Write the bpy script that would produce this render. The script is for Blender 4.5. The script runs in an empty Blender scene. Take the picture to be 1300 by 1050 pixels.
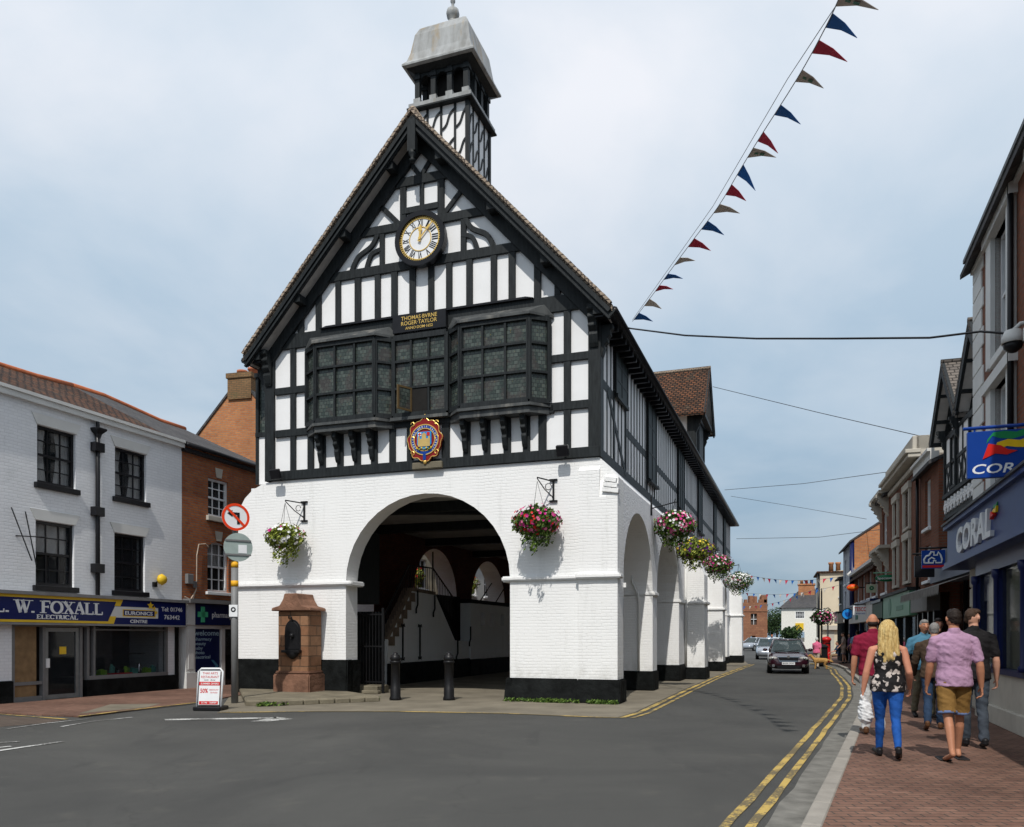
import bpy, bmesh, math, random
from mathutils import Vector, Matrix, noise
from mathutils.geometry import tessellate_polygon
random.seed(7)
S = bpy.context.scene
C = S.collection
PI = math.pi
# ---------------------------------------------------------------- survey: camera height 1.6 m, level, long rise
F, CX, HZ, CH = 1035., 650., 808., 1.6
TH = math.atan(368 / 1035.)
UX = Vector((math.cos(TH), -math.sin(TH), 0)); UY = Vector((math.sin(TH), math.cos(TH), 0))
def G(px, py, z=0.):
    Y = (CH - z) * F / (py - HZ); return Vector(((px - CX) / F * Y, Y, z))
def at(px, py, Y): return Vector(((px - CX) / F * Y, Y, CH + (HZ - py) * Y / F))
O = G(785, 893)
L0 = G(0, 895)
def _pl(P, d, px, py):
    k = (px - CX) / F; t = (k * P.y - P.x) / (d.x - k * d.y); Y = P.y + t * d.y
    return t, CH + (HZ - py) * Y / F
def FX(px, off=0, py=500): return _pl(O - UY * off, UX, px, py)[0]
def FZ(px, py, off=0): return _pl(O - UY * off, UX, px, py)[1]
def KT(px, off=0): return _pl(O + UX * off, UY, px, 500)[0]
def hw(x, y, z=0.): v = O + UX * x + UY * y; return Vector((v.x, v.y, z))
# ---------------------------------------------------------------- mesh builder
class MB:
    tx = None
    def __init__(s): s.v = []; s.f = []; s.m = []; s.s = []
    def add(s, vs, fs, m=0, sm=False):
        n = len(s.v); s.v += [Vector(v) for v in vs]
        for f in fs: s.f.append([i + n for i in f]); s.m.append(m); s.s.append(sm)
        return s
    def box(s, x0, x1, y0, y1, z0, z1, m=0):
        x0, x1 = min(x0, x1), max(x0, x1); y0, y1 = min(y0, y1), max(y0, y1); z0, z1 = min(z0, z1), max(z0, z1)
        vs = [(x, y, z) for z in (z0, z1) for x, y in ((x0, y0), (x1, y0), (x1, y1), (x0, y1))]
        return s.add(vs, [(3, 2, 1, 0), (4, 5, 6, 7), (0, 1, 5, 4), (1, 2, 6, 5), (2, 3, 7, 6), (3, 0, 4, 7)], m)
    def beam(s, p, q, w, d, up=(0, 1, 0), m=0):
        """box from p to q; d along up, w across"""
        p = Vector(p); q = Vector(q); a = (q - p).normalized(); u = Vector(up); u = (u - a * u.dot(a)).normalized(); r = a.cross(u)
        vs = [e + r * i * w / 2 + u * j * d / 2 for e in (p, q) for i, j in ((-1, -1), (1, -1), (1, 1), (-1, 1))]
        return s.add(vs, [(3, 2, 1, 0), (4, 5, 6, 7), (0, 1, 5, 4), (1, 2, 6, 5), (2, 3, 7, 6), (3, 0, 4, 7)], m)
    def prism(s, loops, mp, m=0, side=True, m2=None):
        """loops: 2D outline + holes, mp(a,b,k) maps to 3D for k=0 / 1"""
        L = [[Vector((a, b, 0)) for a, b in l] for l in loops]
        tr = tessellate_polygon(L); flat = [p for l in L for p in l]; n = len(flat)
        vs = [mp(p.x, p.y, 0) for p in flat] + [mp(p.x, p.y, 1) for p in flat]
        fs = [tuple(t) for t in tr]; s.add(vs, fs + [tuple(i + n for i in reversed(t)) for t in tr], m)
        if side:
            o = 0; b = len(s.v) - 2 * n
            for l in L:
                k = len(l)
                for i in range(k):
                    a, c = o + i, o + (i + 1) % k
                    s.f.append([b + a, b + c, b + c + n, b + a + n]); s.m.append(m if m2 is None else m2); s.s.append(False)
                o += k
        return s
    def xz(s, loops, y0, y1, m=0, m2=None): return s.prism(loops, lambda a, b, k: (a, (y0, y1)[k], b), m, True, m2)
    def yz(s, loops, x0, x1, m=0, m2=None): return s.prism(loops, lambda a, b, k: ((x0, x1)[k], a, b), m, True, m2)
    def xy(s, loops, z0, z1, m=0, m2=None): return s.prism(loops, lambda a, b, k: (a, b, (z0, z1)[k]), m, True, m2)
    def tube(s, pts, r, n=8, m=0, caps=True):
        pts = [Vector(p) for p in pts]; rr = r if isinstance(r, (list, tuple)) else [r] * len(pts); vs = []; prev = None
        for i, p in enumerate(pts):
            a = (pts[min(i + 1, len(pts) - 1)] - pts[max(i - 1, 0)]).normalized()
            if prev is None:
                prev = a.orthogonal().normalized()
            prev = (prev - a * prev.dot(a)).normalized(); b = a.cross(prev)
            vs += [p + (prev * math.cos(2 * PI * j / n) + b * math.sin(2 * PI * j / n)) * rr[i] for j in range(n)]
        fs = [(i * n + j, i * n + (j + 1) % n, (i + 1) * n + (j + 1) % n, (i + 1) * n + j) for i in range(len(pts) - 1) for j in range(n)]
        if caps: fs += [tuple(range(n))[::-1], tuple(range((len(pts) - 1) * n, len(pts) * n))]
        return s.add(vs, fs, m, n > 5)
    def lathe(s, prof, c=(0, 0, 0), n=20, m=0, sx=1, sy=1, sm=True, rot=None):
        c = Vector(c); vs = []
        for r, z in prof:
            for j in range(n):
                a = 2 * PI * j / n + (PI / n if n == 4 else 0); q = Vector((r * math.cos(a) * sx, r * math.sin(a) * sy, z))
                vs.append(c + (rot @ q if rot else q))
        k = len(prof)
        fs = [(i * n + j, i * n + (j + 1) % n, (i + 1) * n + (j + 1) % n, (i + 1) * n + j) for i in range(k - 1) for j in range(n)]
        fs += [tuple(range(n))[::-1], tuple(range((k - 1) * n, k * n))]
        return s.add(vs, fs, m, sm)
    def disc(s, c, r, nrm, th, n=24, m=0, r0=0):
        """flat disc (or ring with inner radius r0) of thickness th facing nrm"""
        q = Vector(nrm).normalized().to_track_quat('Z', 'Y').to_matrix(); c = Vector(c)
        if r0 <= 0: return s.lathe([(r, -th / 2), (r, th / 2)], c, n, m, sm=False, rot=q)
        vs = []; P = [(r0, -th / 2), (r, -th / 2), (r, th / 2), (r0, th / 2)]
        for a, z in P: vs += [c + q @ Vector((a * math.cos(2 * PI * j / n), a * math.sin(2 * PI * j / n), z)) for j in range(n)]
        return s.add(vs, [(i * n + j, i * n + (j + 1) % n, ((i + 1) % 4) * n + (j + 1) % n, ((i + 1) % 4) * n + j) for i in range(4) for j in range(n)], m)
    def ball(s, c, r, n=10, m=0, k=6):
        r = (r, r, r) if not isinstance(r, (tuple, list)) else r; c = Vector(c); vs = [c + Vector((0, 0, -r[2]))]
        for i in range(1, k):
            a = PI * i / k
            vs += [c + Vector((r[0] * math.sin(a) * math.cos(2 * PI * j / n), r[1] * math.sin(a) * math.sin(2 * PI * j / n), -r[2] * math.cos(a))) for j in range(n)]
        vs.append(c + Vector((0, 0, r[2]))); fs = [(0, 1 + (j + 1) % n, 1 + j) for j in range(n)]
        fs += [(1 + i * n + j, 1 + i * n + (j + 1) % n, 1 + (i + 1) * n + (j + 1) % n, 1 + (i + 1) * n + j) for i in range(k - 2) for j in range(n)]
        e = len(vs) - 1; fs += [(e, 1 + (k - 2) * n + j, 1 + (k - 2) * n + (j + 1) % n) for j in range(n)]
        return s.add(vs, fs, m, True)
    def text(s, txt, x, z, y, h, w=None, m=0, ext=.004, bold=0., shear=0., align='C', mp=None, spacing=1.):
        """lettering in the xz plane facing -y, cap height h, optional fitted width w"""
        cu = bpy.data.curves.new('t', 'FONT'); cu.body = txt; cu.extrude = 0; cu.offset = bold; cu.shear = shear; cu.resolution_u = 3; cu.space_character = spacing
        ob = bpy.data.objects.new('t', cu); C.objects.link(ob); dg = bpy.context.evaluated_depsgraph_get()
        me = bpy.data.meshes.new_from_object(ob.evaluated_get(dg)); P = [v.co.copy() for v in me.vertices]; T = [tuple(p.vertices) for p in me.polygons]
        bpy.data.objects.remove(ob); bpy.data.meshes.remove(me); bpy.data.curves.remove(cu)
        if not P: return s
        x0, x1 = min(p.x for p in P), max(p.x for p in P); z0, z1 = min(p.y for p in P), max(p.y for p in P)
        k = h / .69; kx = k if w is None else w / (x1 - x0); wd = (x1 - x0) * kx
        ox = {'C': x - wd / 2, 'L': x, 'R': x - wd}[align]
        n = len(P); vs = [Vector((ox + (p.x - x0) * kx, y, z + p.y * k)) for p in P]; vs += [v - Vector((0, ext, 0)) for v in vs]
        E = {}
        for t in T:
            for i in range(len(t)):
                a, b = t[i], t[(i + 1) % len(t)]
                if (b, a) in E: del E[(b, a)]
                else: E[(a, b)] = 1
        fs = [t[::-1] for t in T] + [tuple(i + n for i in t) for t in T] + [(a, b, b + n, a + n) for a, b in E]
        if mp: vs = [mp(v) for v in vs]
        return s.add(vs, fs, m)
    def build(s, name, mats, parent=None, bevel=0., rn=True, seg=1):
        me = bpy.data.meshes.new(name); bm = bmesh.new()
        vv = [bm.verts.new(v) for v in s.v]
        for f, m, sm in zip(s.f, s.m, s.s):
            try:
                q = bm.faces.new([vv[i] for i in f]); q.material_index = m; q.smooth = sm
            except ValueError: pass
        if rn: bmesh.ops.recalc_face_normals(bm, faces=bm.faces)
        if bevel:
            ed = [e for e in bm.edges if len(e.link_faces) == 2 and e.calc_face_angle(0) > .6]
            bmesh.ops.bevel(bm, geom=ed, offset=bevel, segments=seg, affect='EDGES', clamp_overlap=True)
        bm.normal_update(); uv = bm.loops.layers.uv.new('m')
        for f in bm.faces:
            n = f.normal; t = Vector((0, 0, 1)).cross(n)
            t = t.normalized() if t.length > .05 else Vector((1, 0, 0))
            if s.tx: t = s.tx
            b = n.cross(t)
            for l in f.loops: l[uv].uv = (l.vert.co.dot(t), l.vert.co.dot(b))
        bm.to_mesh(me); bm.free()
        for m in (mats if isinstance(mats, (list, tuple)) else [mats]): me.materials.append(m)
        ob = bpy.data.objects.new(name, me); C.objects.link(ob)
        if parent: ob.parent = parent
        return ob
def split(m, name, mats, parent=None, bevel=0., seg=1):
    par = list(range(len(m.v)))
    def fd(a):
        while par[a] != a: par[a] = par[par[a]]; a = par[a]
        return a
    for f in m.f:
        for i in f[1:]: par[fd(i)] = fd(f[0])
    G_ = {}
    for k, f in enumerate(m.f): G_.setdefault(fd(f[0]), []).append(k)
    out = []
    for ks in G_.values():
        q = MB(); mp = {}
        for k in ks:
            f = []
            for i in m.f[k]:
                if i not in mp: mp[i] = len(q.v); q.v.append(m.v[i])
                f.append(mp[i])
            q.f.append(f); q.m.append(m.m[k]); q.s.append(m.s[k])
        out.append(q.build(name, mats, parent, bevel, True, seg))
    return out
def tag(o, label=None, cat=None, group=None, kind=None):
    if label: o['label'] = label
    if cat: o['category'] = cat
    if group: o['group'] = group
    if kind: o['kind'] = kind
    return o
def thing(name, label, cat, loc=(0, 0, 0), rz=0., group=None):
    o = bpy.data.objects.new(name, None); C.objects.link(o); o.location = loc; o.rotation_euler = (0, 0, rz); o.empty_display_size = .2
    return tag(o, label, cat, group)
def cp(o, label=None, loc=None, rz=None):
    def rec(a, p):
        c = a.copy(); C.objects.link(c); c.parent = p
        for ch in list(a.children): rec(ch, c)
        return c
    r = rec(o, None)
    if label: r['label'] = label
    if loc is not None: r.location = loc
    if rz is not None: r.rotation_euler = (0, 0, rz)
    return r
# ---------------------------------------------------------------- materials
class N:
    def __init__(s, m):
        s.m = m; m.use_nodes = True; s.t = m.node_tree; s.n = s.t.nodes; s.p = s.n.get('Principled BSDF')
    def a(s, ty, **k):
        n = s.n.new(ty)
        for q, v in k.items(): setattr(n, q, v)
        return n
    def l(s, a, b): s.t.links.new(a, b)
    def uv(s, o=False): return s.a('ShaderNodeTexCoord').outputs['Object' if o else 'UV']
    def noise(s, sc, det=3, ro=.55, vec=None, dist=0):
        n = s.a('ShaderNodeTexNoise'); n.inputs['Scale'].default_value = sc; n.inputs['Detail'].default_value = det; n.inputs['Roughness'].default_value = ro; n.inputs['Distortion'].default_value = dist
        s.l(vec or s.uv(True), n.inputs['Vector']); return n.outputs['Fac']
    def ramp(s, fac, st):
        n = s.a('ShaderNodeValToRGB'); e = n.color_ramp.elements
        while len(e) < len(st): e.new(.5)
        for q, (p, c) in zip(e, st): q.position = p; q.color = (*c, 1) if isinstance(c, tuple) else (c, c, c, 1)
        s.l(fac, n.inputs[0]); return n.outputs[0]
    def mix(s, f, a, b, ty='MIX'):
        n = s.a('ShaderNodeMix', data_type='RGBA', blend_type=ty)
        for i, v in ((0, f), (6, a), (7, b)):
            if hasattr(v, 'is_linked') or hasattr(v, 'links'): s.l(v, n.inputs[i])
            elif i == 0: n.inputs[0].default_value = v
            else: n.inputs[i].default_value = (*v, 1)
        return n.outputs[2]
    def bump(s, h, st=.3, d=.01, nrm=None):
        b = s.a('ShaderNodeBump'); b.inputs['Strength'].default_value = st; b.inputs['Distance'].default_value = d; s.l(h, b.inputs['Height'])
        if nrm: s.l(nrm, b.inputs['Normal'])
        return b.outputs[0]
    def out(s, col=None, rough=None, nrm=None, **k):
        k.setdefault('Specular_IOR_Level', .22)
        for v, i in ((col, 'Base Color'), (rough, 'Roughness'), (nrm, 'Normal')):
            if v is None: continue
            if hasattr(v, 'links'): s.l(v, s.p.inputs[i])
            elif i == 'Base Color': s.p.inputs[i].default_value = (*v, 1)
            else: s.p.inputs[i].default_value = v
        for q, v in k.items(): s.p.inputs[q.replace('_', ' ')].default_value = v
        return s.m
MT = {}
def flat(name, c, rough=.6, var=.12, sc=6, bs=.15, bd=.004, bsc=40, **k):
    """a painted / cloth / metal surface with slight tone variation and surface grain"""
    if name in MT: return MT[name]
    n = N(bpy.data.materials.new(name)); f = n.noise(sc, 4)
    col = n.ramp(f, [(.25, tuple(x * (1 - var) for x in c)), (.75, tuple(min(1, x * (1 + var)) for x in c))])
    MT[name] = n.out(col, rough, n.bump(n.noise(bsc, 3), bs, bd), **k); return MT[name]
def brick(name, c1, c2, mort, bw=.225, rh=.075, ms=.012, rough=.85, st=.5, d=.006, var=.35, stain=None, off=.5, spread=.5):
    n = N(bpy.data.materials.new(name)); b = n.a('ShaderNodeTexBrick'); b.offset = off
    uv = n.uv(); b.inputs['Scale'].default_value = 1; b.inputs['Brick Width'].default_value = bw; b.inputs['Row Height'].default_value = rh
    b.inputs['Mortar Size'].default_value = ms; b.inputs['Mortar Smooth'].default_value = .3; b.inputs['Bias'].default_value = 0
    b.inputs['Color1'].default_value = (*c1, 1); b.inputs['Color2'].default_value = (*c2, 1); b.inputs['Mortar'].default_value = (*mort, 1)
    wob = n.a('ShaderNodeVectorMath', operation='ADD'); w2 = n.a('ShaderNodeTexNoise'); w2.inputs['Scale'].default_value = 3; n.l(uv, w2.inputs[0])
    sc = n.a('ShaderNodeVectorMath', operation='SCALE'); sc.inputs['Scale'].default_value = .012; n.l(w2.outputs['Color'], sc.inputs[0]); n.l(uv, wob.inputs[0]); n.l(sc.outputs[0], wob.inputs[1]); n.l(wob.outputs[0], b.inputs['Vector'])
    big = n.noise(.7, 5, .6); sm = n.noise(9, 3)
    col = n.mix(var, b.outputs['Color'], n.ramp(big, [(.3, .35), (.7, 1.0)]), 'MULTIPLY')
    col = n.mix(var * .7, col, n.ramp(sm, [(.3, .5), (.7, 1.0)]), 'MULTIPLY')
    if stain: col = n.mix(n.ramp(n.noise(1.6, 6, .7), [(.55, 0.), (.75, .8)]), col, stain)
    h = n.mix(.25, n.ramp(b.outputs['Fac'], [(0, 1.), (1, 0.)]), n.noise(30, 3))
    MT[name] = n.out(col, rough, n.bump(h, st, d)); return MT[name]
def painted_brick():
    n = N(bpy.data.materials.new('white_painted_brick')); uv = n.uv(); wob = n.a('ShaderNodeVectorMath', operation='ADD'); w2 = n.a('ShaderNodeTexNoise'); w2.inputs['Scale'].default_value = 2.2; w2.inputs['Detail'].default_value = 4; n.l(uv, w2.inputs[0]); sc = n.a('ShaderNodeVectorMath', operation='SCALE'); sc.inputs['Scale'].default_value = .07; n.l(w2.outputs['Color'], sc.inputs[0]); n.l(uv, wob.inputs[0]); n.l(sc.outputs[0], wob.inputs[1])
    b = n.a('ShaderNodeTexBrick'); b.inputs['Scale'].default_value = 1; b.inputs['Brick Width'].default_value = .235; b.inputs['Row Height'].default_value = .078; b.inputs['Mortar Size'].default_value = .010; b.inputs['Mortar Smooth'].default_value = .8; n.l(wob.outputs[0], b.inputs['Vector']); b.inputs['Color1'].default_value = (0, 0, 0, 1); b.inputs['Color2'].default_value = (1, 1, 1, 1)
    gate = n.ramp(n.noise(1.1, 4, .6), [(.38, .15), (.62, 1.)]); inv = n.ramp(b.outputs['Fac'], [(0, 1.), (1, 0.)]); h1 = n.mix(gate, (.5, .5, .5), inv); h = n.mix(.35, h1, n.mix(.5, b.outputs['Color'], n.noise(14, 5, .7)))
    mp = n.a('ShaderNodeMapping'); mp.inputs['Scale'].default_value = (2.6, 2.6, .35); n.l(n.uv(True), mp.inputs[0]); st = n.noise(1.1, 6, .7, mp.outputs[0]); sp = n.a('ShaderNodeSeparateXYZ'); n.l(n.uv(True), sp.inputs[0])
    col = n.mix(n.ramp(st, [(.55, 0.), (.78, .55)]), (.81, .81, .80), (.56, .56, .54)); low = n.ramp(sp.outputs[2], [(.55, .45), (1.3, 0.)]); spl = n.a('ShaderNodeMath', operation='MULTIPLY'); n.l(low, spl.inputs[0]); n.l(n.ramp(n.noise(5, 5, .7), [(.4, 0.), (.65, 1.)]), spl.inputs[1]); col = n.mix(spl.outputs[0], col, (.40, .39, .35))
    col = n.mix(n.ramp(n.noise(3.1, 7, .75), [(.68, 0.), (.72, .7)]), col, (.62, .60, .57))
    return n.out(col, .8, n.bump(h, .55, .014))
white_brick = painted_brick()
grey_white_brick = brick('old_white_painted_brick', (.77, .78, .80), (.82, .83, .85), (.73, .74, .76), st=.5, d=.008, var=.10, stain=(.60, .61, .62), rh=.078)
red_brick = brick('red_brick', (.36, .095, .035), (.47, .16, .055), (.22, .15, .11), var=.5)
orange_brick = brick('orange_brick', (.50, .17, .06), (.62, .25, .09), (.36, .25, .17), var=.45)
brown_brick = brick('brown_brick', (.20, .065, .035), (.27, .09, .05), (.16, .11, .08), var=.45)
dark_brick = brick('dark_red_brick', (.10, .025, .015), (.15, .04, .02), (.06, .04, .03), var=.4)  # dark red brick for the left and rear hall walls
sand = brick('red_sandstone', (.24, .115, .06), (.33, .18, .10), (.13, .08, .05), bw=.6, rh=.27, ms=.015, var=.6, st=.6, d=.02, stain=(.16, .12, .09))
sand_far = brick('tower_sandstone', (.30, .13, .075), (.38, .18, .10), (.22, .12, .08), bw=.5, rh=.25, ms=.02, var=.45)
pave_red = brick('red_block_paving', (.21, .11, .08), (.28, .155, .11), (.10, .075, .06), bw=.2, rh=.1, ms=.01, var=.8, st=.3, d=.004)
rooftile = brick('clay_roof_tiles', (.075, .045, .03), (.21, .085, .04), (.015, .01, .008), bw=.22, rh=.15, ms=.03, var=.75, st=.9, d=.03, stain=(.10, .085, .06))
rooftile_tan = brick('weathered_tan_tiles', (.34, .27, .20), (.43, .34, .26), (.09, .07, .06), bw=.17, rh=.11, ms=.014, var=.4, st=.9, d=.03)
rooftile_grey = brick('grey_roof_tiles', (.15, .13, .115), (.22, .19, .165), (.05, .045, .04), bw=.2, rh=.13, ms=.016, var=.5, st=.9, d=.03)
slate = brick('dark_roof_slates', (.07, .07, .075), (.10, .095, .095), (.03, .03, .03), bw=.3, rh=.2, ms=.01, var=.4)
def stucco():
    n = N(bpy.data.materials.new('rough_white_stucco')); h = n.noise(16, 5, .65)
    return n.out(n.ramp(n.noise(3, 4), [(.3, (.76, .77, .78)), (.7, (.82, .82, .83))]), .9, n.bump(h, .9, .035))
stucco = stucco()
plaster = flat('white_plaster_infill', (.80, .80, .80), .85, .04, 1.5, .25, .006, 12)
def timber(name, c, hi):
    n = N(bpy.data.materials.new(name)); mp = n.a('ShaderNodeMapping'); mp.inputs['Scale'].default_value = (9, 9, 1.2); n.l(n.uv(True), mp.inputs[0])
    g = n.noise(2.2, 6, .65, mp.outputs[0]); col = n.ramp(g, [(.35, c), (.8, hi)])
    return n.out(col, .55, n.bump(g, .5, .012))
black = timber('black_painted_timber', (.008, .010, .011), (.026, .031, .033))
black2 = flat('black_gloss_paint', (.012, .012, .014), .3, .2)
plinth = flat('black_plinth_paint', (.008, .009, .009), .75, .6, 3, .9, .03, 7, Specular_IOR_Level=.08)
soffit = flat('grey_soffit_boards', (.42, .40, .38), .7, .15)
leaden = None
def lead(name, base, dark, ochre):
    n = N(bpy.data.materials.new(name)); mp = n.a('ShaderNodeMapping'); mp.inputs['Scale'].default_value = (3, 3, .5); n.l(n.uv(True), mp.inputs[0])
    c = n.mix(n.ramp(n.noise(1.4, 5, .6, mp.outputs[0]), [(.4, 0.), (.7, 1.)]), base, dark)
    c = n.mix(n.ramp(n.noise(.9, 4, .6, mp.outputs[0]), [(.56, 0.), (.68, .8)]), c, ochre)
    return n.out(c, .5, n.bump(n.noise(8, 4), .3, .02))
leaden = lead('weathered_lead', (.34, .35, .35), (.20, .20, .19), (.30, .22, .12))
lead_dark = lead('dark_lead_flashing', (.075, .08, .08), (.04, .043, .045), (.17, .165, .15))
gold = flat('gold_leaf', (.75, .50, .14), .35, .15, Metallic=.6)
cream = flat('cream_render', (.62, .54, .40), .8, .08, 1.2)
offwhite = flat('offwhite_paint', (.62, .62, .60), .5, .08, 2)
whitepaint = flat('white_gloss_paint', (.74, .75, .76), .35, .05)
cream_stone = flat('cream_dressed_stone', (.46, .43, .37), .7, .12, 3)
navy = flat('navy_shopfront_paint', (.008, .014, .07), .3, .15)
navy_sign = flat('navy_sign_vinyl', (.006, .012, .09), .35, .04)
royal = flat('royal_blue_sign', (.006, .045, .26), .3, .04)
yellow = flat('yellow_sign_vinyl', (.72, .47, .03), .4, .05)
def worn(name, c):
    n = N(bpy.data.materials.new(name)); f = n.noise(26, 6, .75); g = n.noise(1.3, 4)
    m_ = n.a('ShaderNodeMath', operation='ADD'); n.l(f, m_.inputs[0]); n.l(g, m_.inputs[1]); col = n.mix(n.ramp(m_.outputs[0], [(.30, 0.), (1.3, 0.), (1.42, .8)]), n.mix(n.ramp(g, [(.3, 0.), (.7, .45)]), c, tuple(x * .6 for x in c)), (.07, .068, .06))
    return n.out(col, .85, n.bump(f, .4, .006))
yline = worn('yellow_road_paint', (.48, .34, .10)); wline = worn('white_road_paint', (.50, .50, .48))
red = flat('red_paint', (.55, .02, .02), .35, .08)
green = flat('green_sign', (.01, .14, .06), .4, .1)
palegreen = flat('pale_green_fascia', (.13, .30, .19), .4, .08, 2)
greyfascia = flat('grey_blue_fascia', (.16, .18, .23), .5, .1, 2)
grey = flat('grey_paint', (.17, .17, .17), .5, .12)
greym = flat('galvanised_steel', (.22, .23, .23), .45, .15, Metallic=.4)
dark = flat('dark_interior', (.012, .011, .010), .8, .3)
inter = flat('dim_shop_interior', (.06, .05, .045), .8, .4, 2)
tan = flat('tan_board', (.22, .14, .07), .7, .25)
curtain = flat('net_curtain', (.8, .8, .8), .9, .15, 5)
kerbm = flat('kerb_stone', (.27, .25, .22), .85, .2, 3, .4, .01, 30)
stone_old = flat('mossy_old_stone', (.16, .14, .10), .9, .35, 2, .6, .03, 8)
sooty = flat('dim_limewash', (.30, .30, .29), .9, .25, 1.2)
iron = flat('black_ironwork', (.01, .01, .011), .4, .2)
rubber = flat('black_rubber', (.015, .015, .015), .7, .2)
chrome = flat('chrome', (.6, .6, .6), .12, .02, Metallic=1.)
blue_roundel = flat('sky_blue_sign', (.02, .26, .72), .4, .05)
orange_red = flat('orange_red_sign', (.70, .07, .01), .35, .05)
def glassm(name, tint=(.02, .025, .03), trans=.55, rough=.04):
    n = N(bpy.data.materials.new(name)); t = n.a('ShaderNodeBsdfTransparent'); mx = n.a('ShaderNodeMixShader'); mx.inputs[0].default_value = trans
    n.out(tint, rough, n.bump(n.noise(1.3, 2), .04, .02)); n.p.inputs['Specular IOR Level'].default_value = .6
    n.l(n.p.outputs[0], mx.inputs[1]); n.l(t.outputs[0], mx.inputs[2]); n.l(mx.outputs[0], n.n['Material Output'].inputs[0]); return n.m
glass = glassm('window_glass', trans=.75); shopglass = glassm('shop_window_glass', trans=.7); carglass = glassm('car_glass', (.03, .05, .05), .35)
def leaded():
    n = N(bpy.data.materials.new('leaded_stained_glass')); uv = n.uv(); b = n.a('ShaderNodeTexBrick'); b.offset = .5; b.inputs['Scale'].default_value = 1; b.inputs['Brick Width'].default_value = .105; b.inputs['Row Height'].default_value = .095; b.inputs['Mortar Size'].default_value = .007; b.inputs['Mortar Smooth'].default_value = .2
    b.inputs['Color1'].default_value = (.030, .042, .037, 1); b.inputs['Color2'].default_value = (.080, .098, .086, 1); b.inputs['Mortar'].default_value = (.018, .02, .02, 1); n.l(uv, b.inputs['Vector'])
    mt = n.noise(2.6, 3); w = n.noise(24, 3, .6); c = n.mix(n.ramp(mt, [(.5, 0.), (.62, .6)]), b.outputs['Color'], (.052, .040, .038)); c = n.mix(n.ramp(w, [(.60, 0.), (.68, .55)]), c, (.11, .115, .10)); c = n.mix(n.ramp(n.noise(19, 2), [(.70, 0.), (.73, .6)]), c, (.20, .15, .03))
    h = n.mix(.5, b.outputs['Color'], n.noise(7, 2)); return n.out(c, .2, n.bump(h, .5, .012), Specular_IOR_Level=.3)
leadglass = leaded()
def asphalt():
    n = N(bpy.data.materials.new('worn_asphalt')); a = n.noise(.25, 6, .65, None, .8); b = n.noise(140, 3, .7); w = n.noise(1.7, 5)
    c = n.ramp(a, [(.3, (.046, .046, .044)), (.7, (.074, .073, .068))]); c = n.mix(.75, c, n.ramp(b, [(.3, .2), (.7, 1.9)]), 'MULTIPLY')
    mp = n.a('ShaderNodeMapping'); mp.inputs['Scale'].default_value = (.9, .22, 1); mp.inputs['Rotation'].default_value = (0, 0, .33); n.l(n.uv(True), mp.inputs[0])
    pt = n.noise(1.1, 5, .6, mp.outputs[0], 1.2); c = n.mix(n.ramp(pt, [(.60, 0.), (.70, .35)]), c, (.035, .035, .035))
    c = n.mix(n.ramp(w, [(.60, 0.), (.75, .35)]), c, (.11, .105, .09))
    ck = n.a('ShaderNodeTexVoronoi', feature='DISTANCE_TO_EDGE'); ck.inputs['Scale'].default_value = .22; wv = n.a('ShaderNodeVectorMath', operation='ADD'); nt = n.a('ShaderNodeTexNoise'); nt.inputs['Scale'].default_value = 1.6; nt.inputs['Detail'].default_value = 6; n.l(n.uv(True), nt.inputs[0]); n.l(n.uv(True), wv.inputs[0]); n.l(nt.outputs['Color'], wv.inputs[1]); n.l(wv.outputs[0], ck.inputs[0])
    c = n.mix(n.ramp(ck.outputs['Distance'], [(.001, .25), (.004, 0.)]), c, (.018, .018, .018))
    sq = n.a('ShaderNodeTexVoronoi'); sq.distance = 'CHEBYCHEV'; sq.inputs['Scale'].default_value = .16; n.l(n.uv(True), sq.inputs[0]); c = n.mix(n.ramp(sq.outputs['Color'], [(.75, 0.), (.77, .28)]), c, (.03, .03, .03))
    return n.out(c, .85, n.bump(b, .5, .006))
asph = asphalt()
paveg = flat('grey_brown_footway', (.165, .145, .11), .9, .3, 1.1, .5, .006, 50)
soil = flat('far_ground', (.09, .085, .07), .95, .3, .2)
def leafm(name, a, b):
    n = N(bpy.data.materials.new(name)); o = n.a('ShaderNodeNewGeometry'); c = n.ramp(o.outputs['Random Per Island'], [(.1, a), (.9, b)])
    n.out(c, .6); n.p.inputs['Subsurface Weight'].default_value = 0; return n.m
leaf = leafm('leaf_green', (.03, .07, .012), (.13, .20, .035)); leafy = leafm('lime_leaves', (.10, .15, .02), (.30, .33, .06)); leafd = leafm('dark_tree_leaves', (.015, .035, .012), (.05, .09, .025))
petal = {k: flat('petals_' + k, c, .6, .15) for k, c in dict(magenta=(.50, .02, .20), pink=(.65, .16, .30), white=(.75, .75, .74), red=(.60, .02, .02), purple=(.10, .015, .16), yellow=(.70, .50, .05)).items()}
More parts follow.
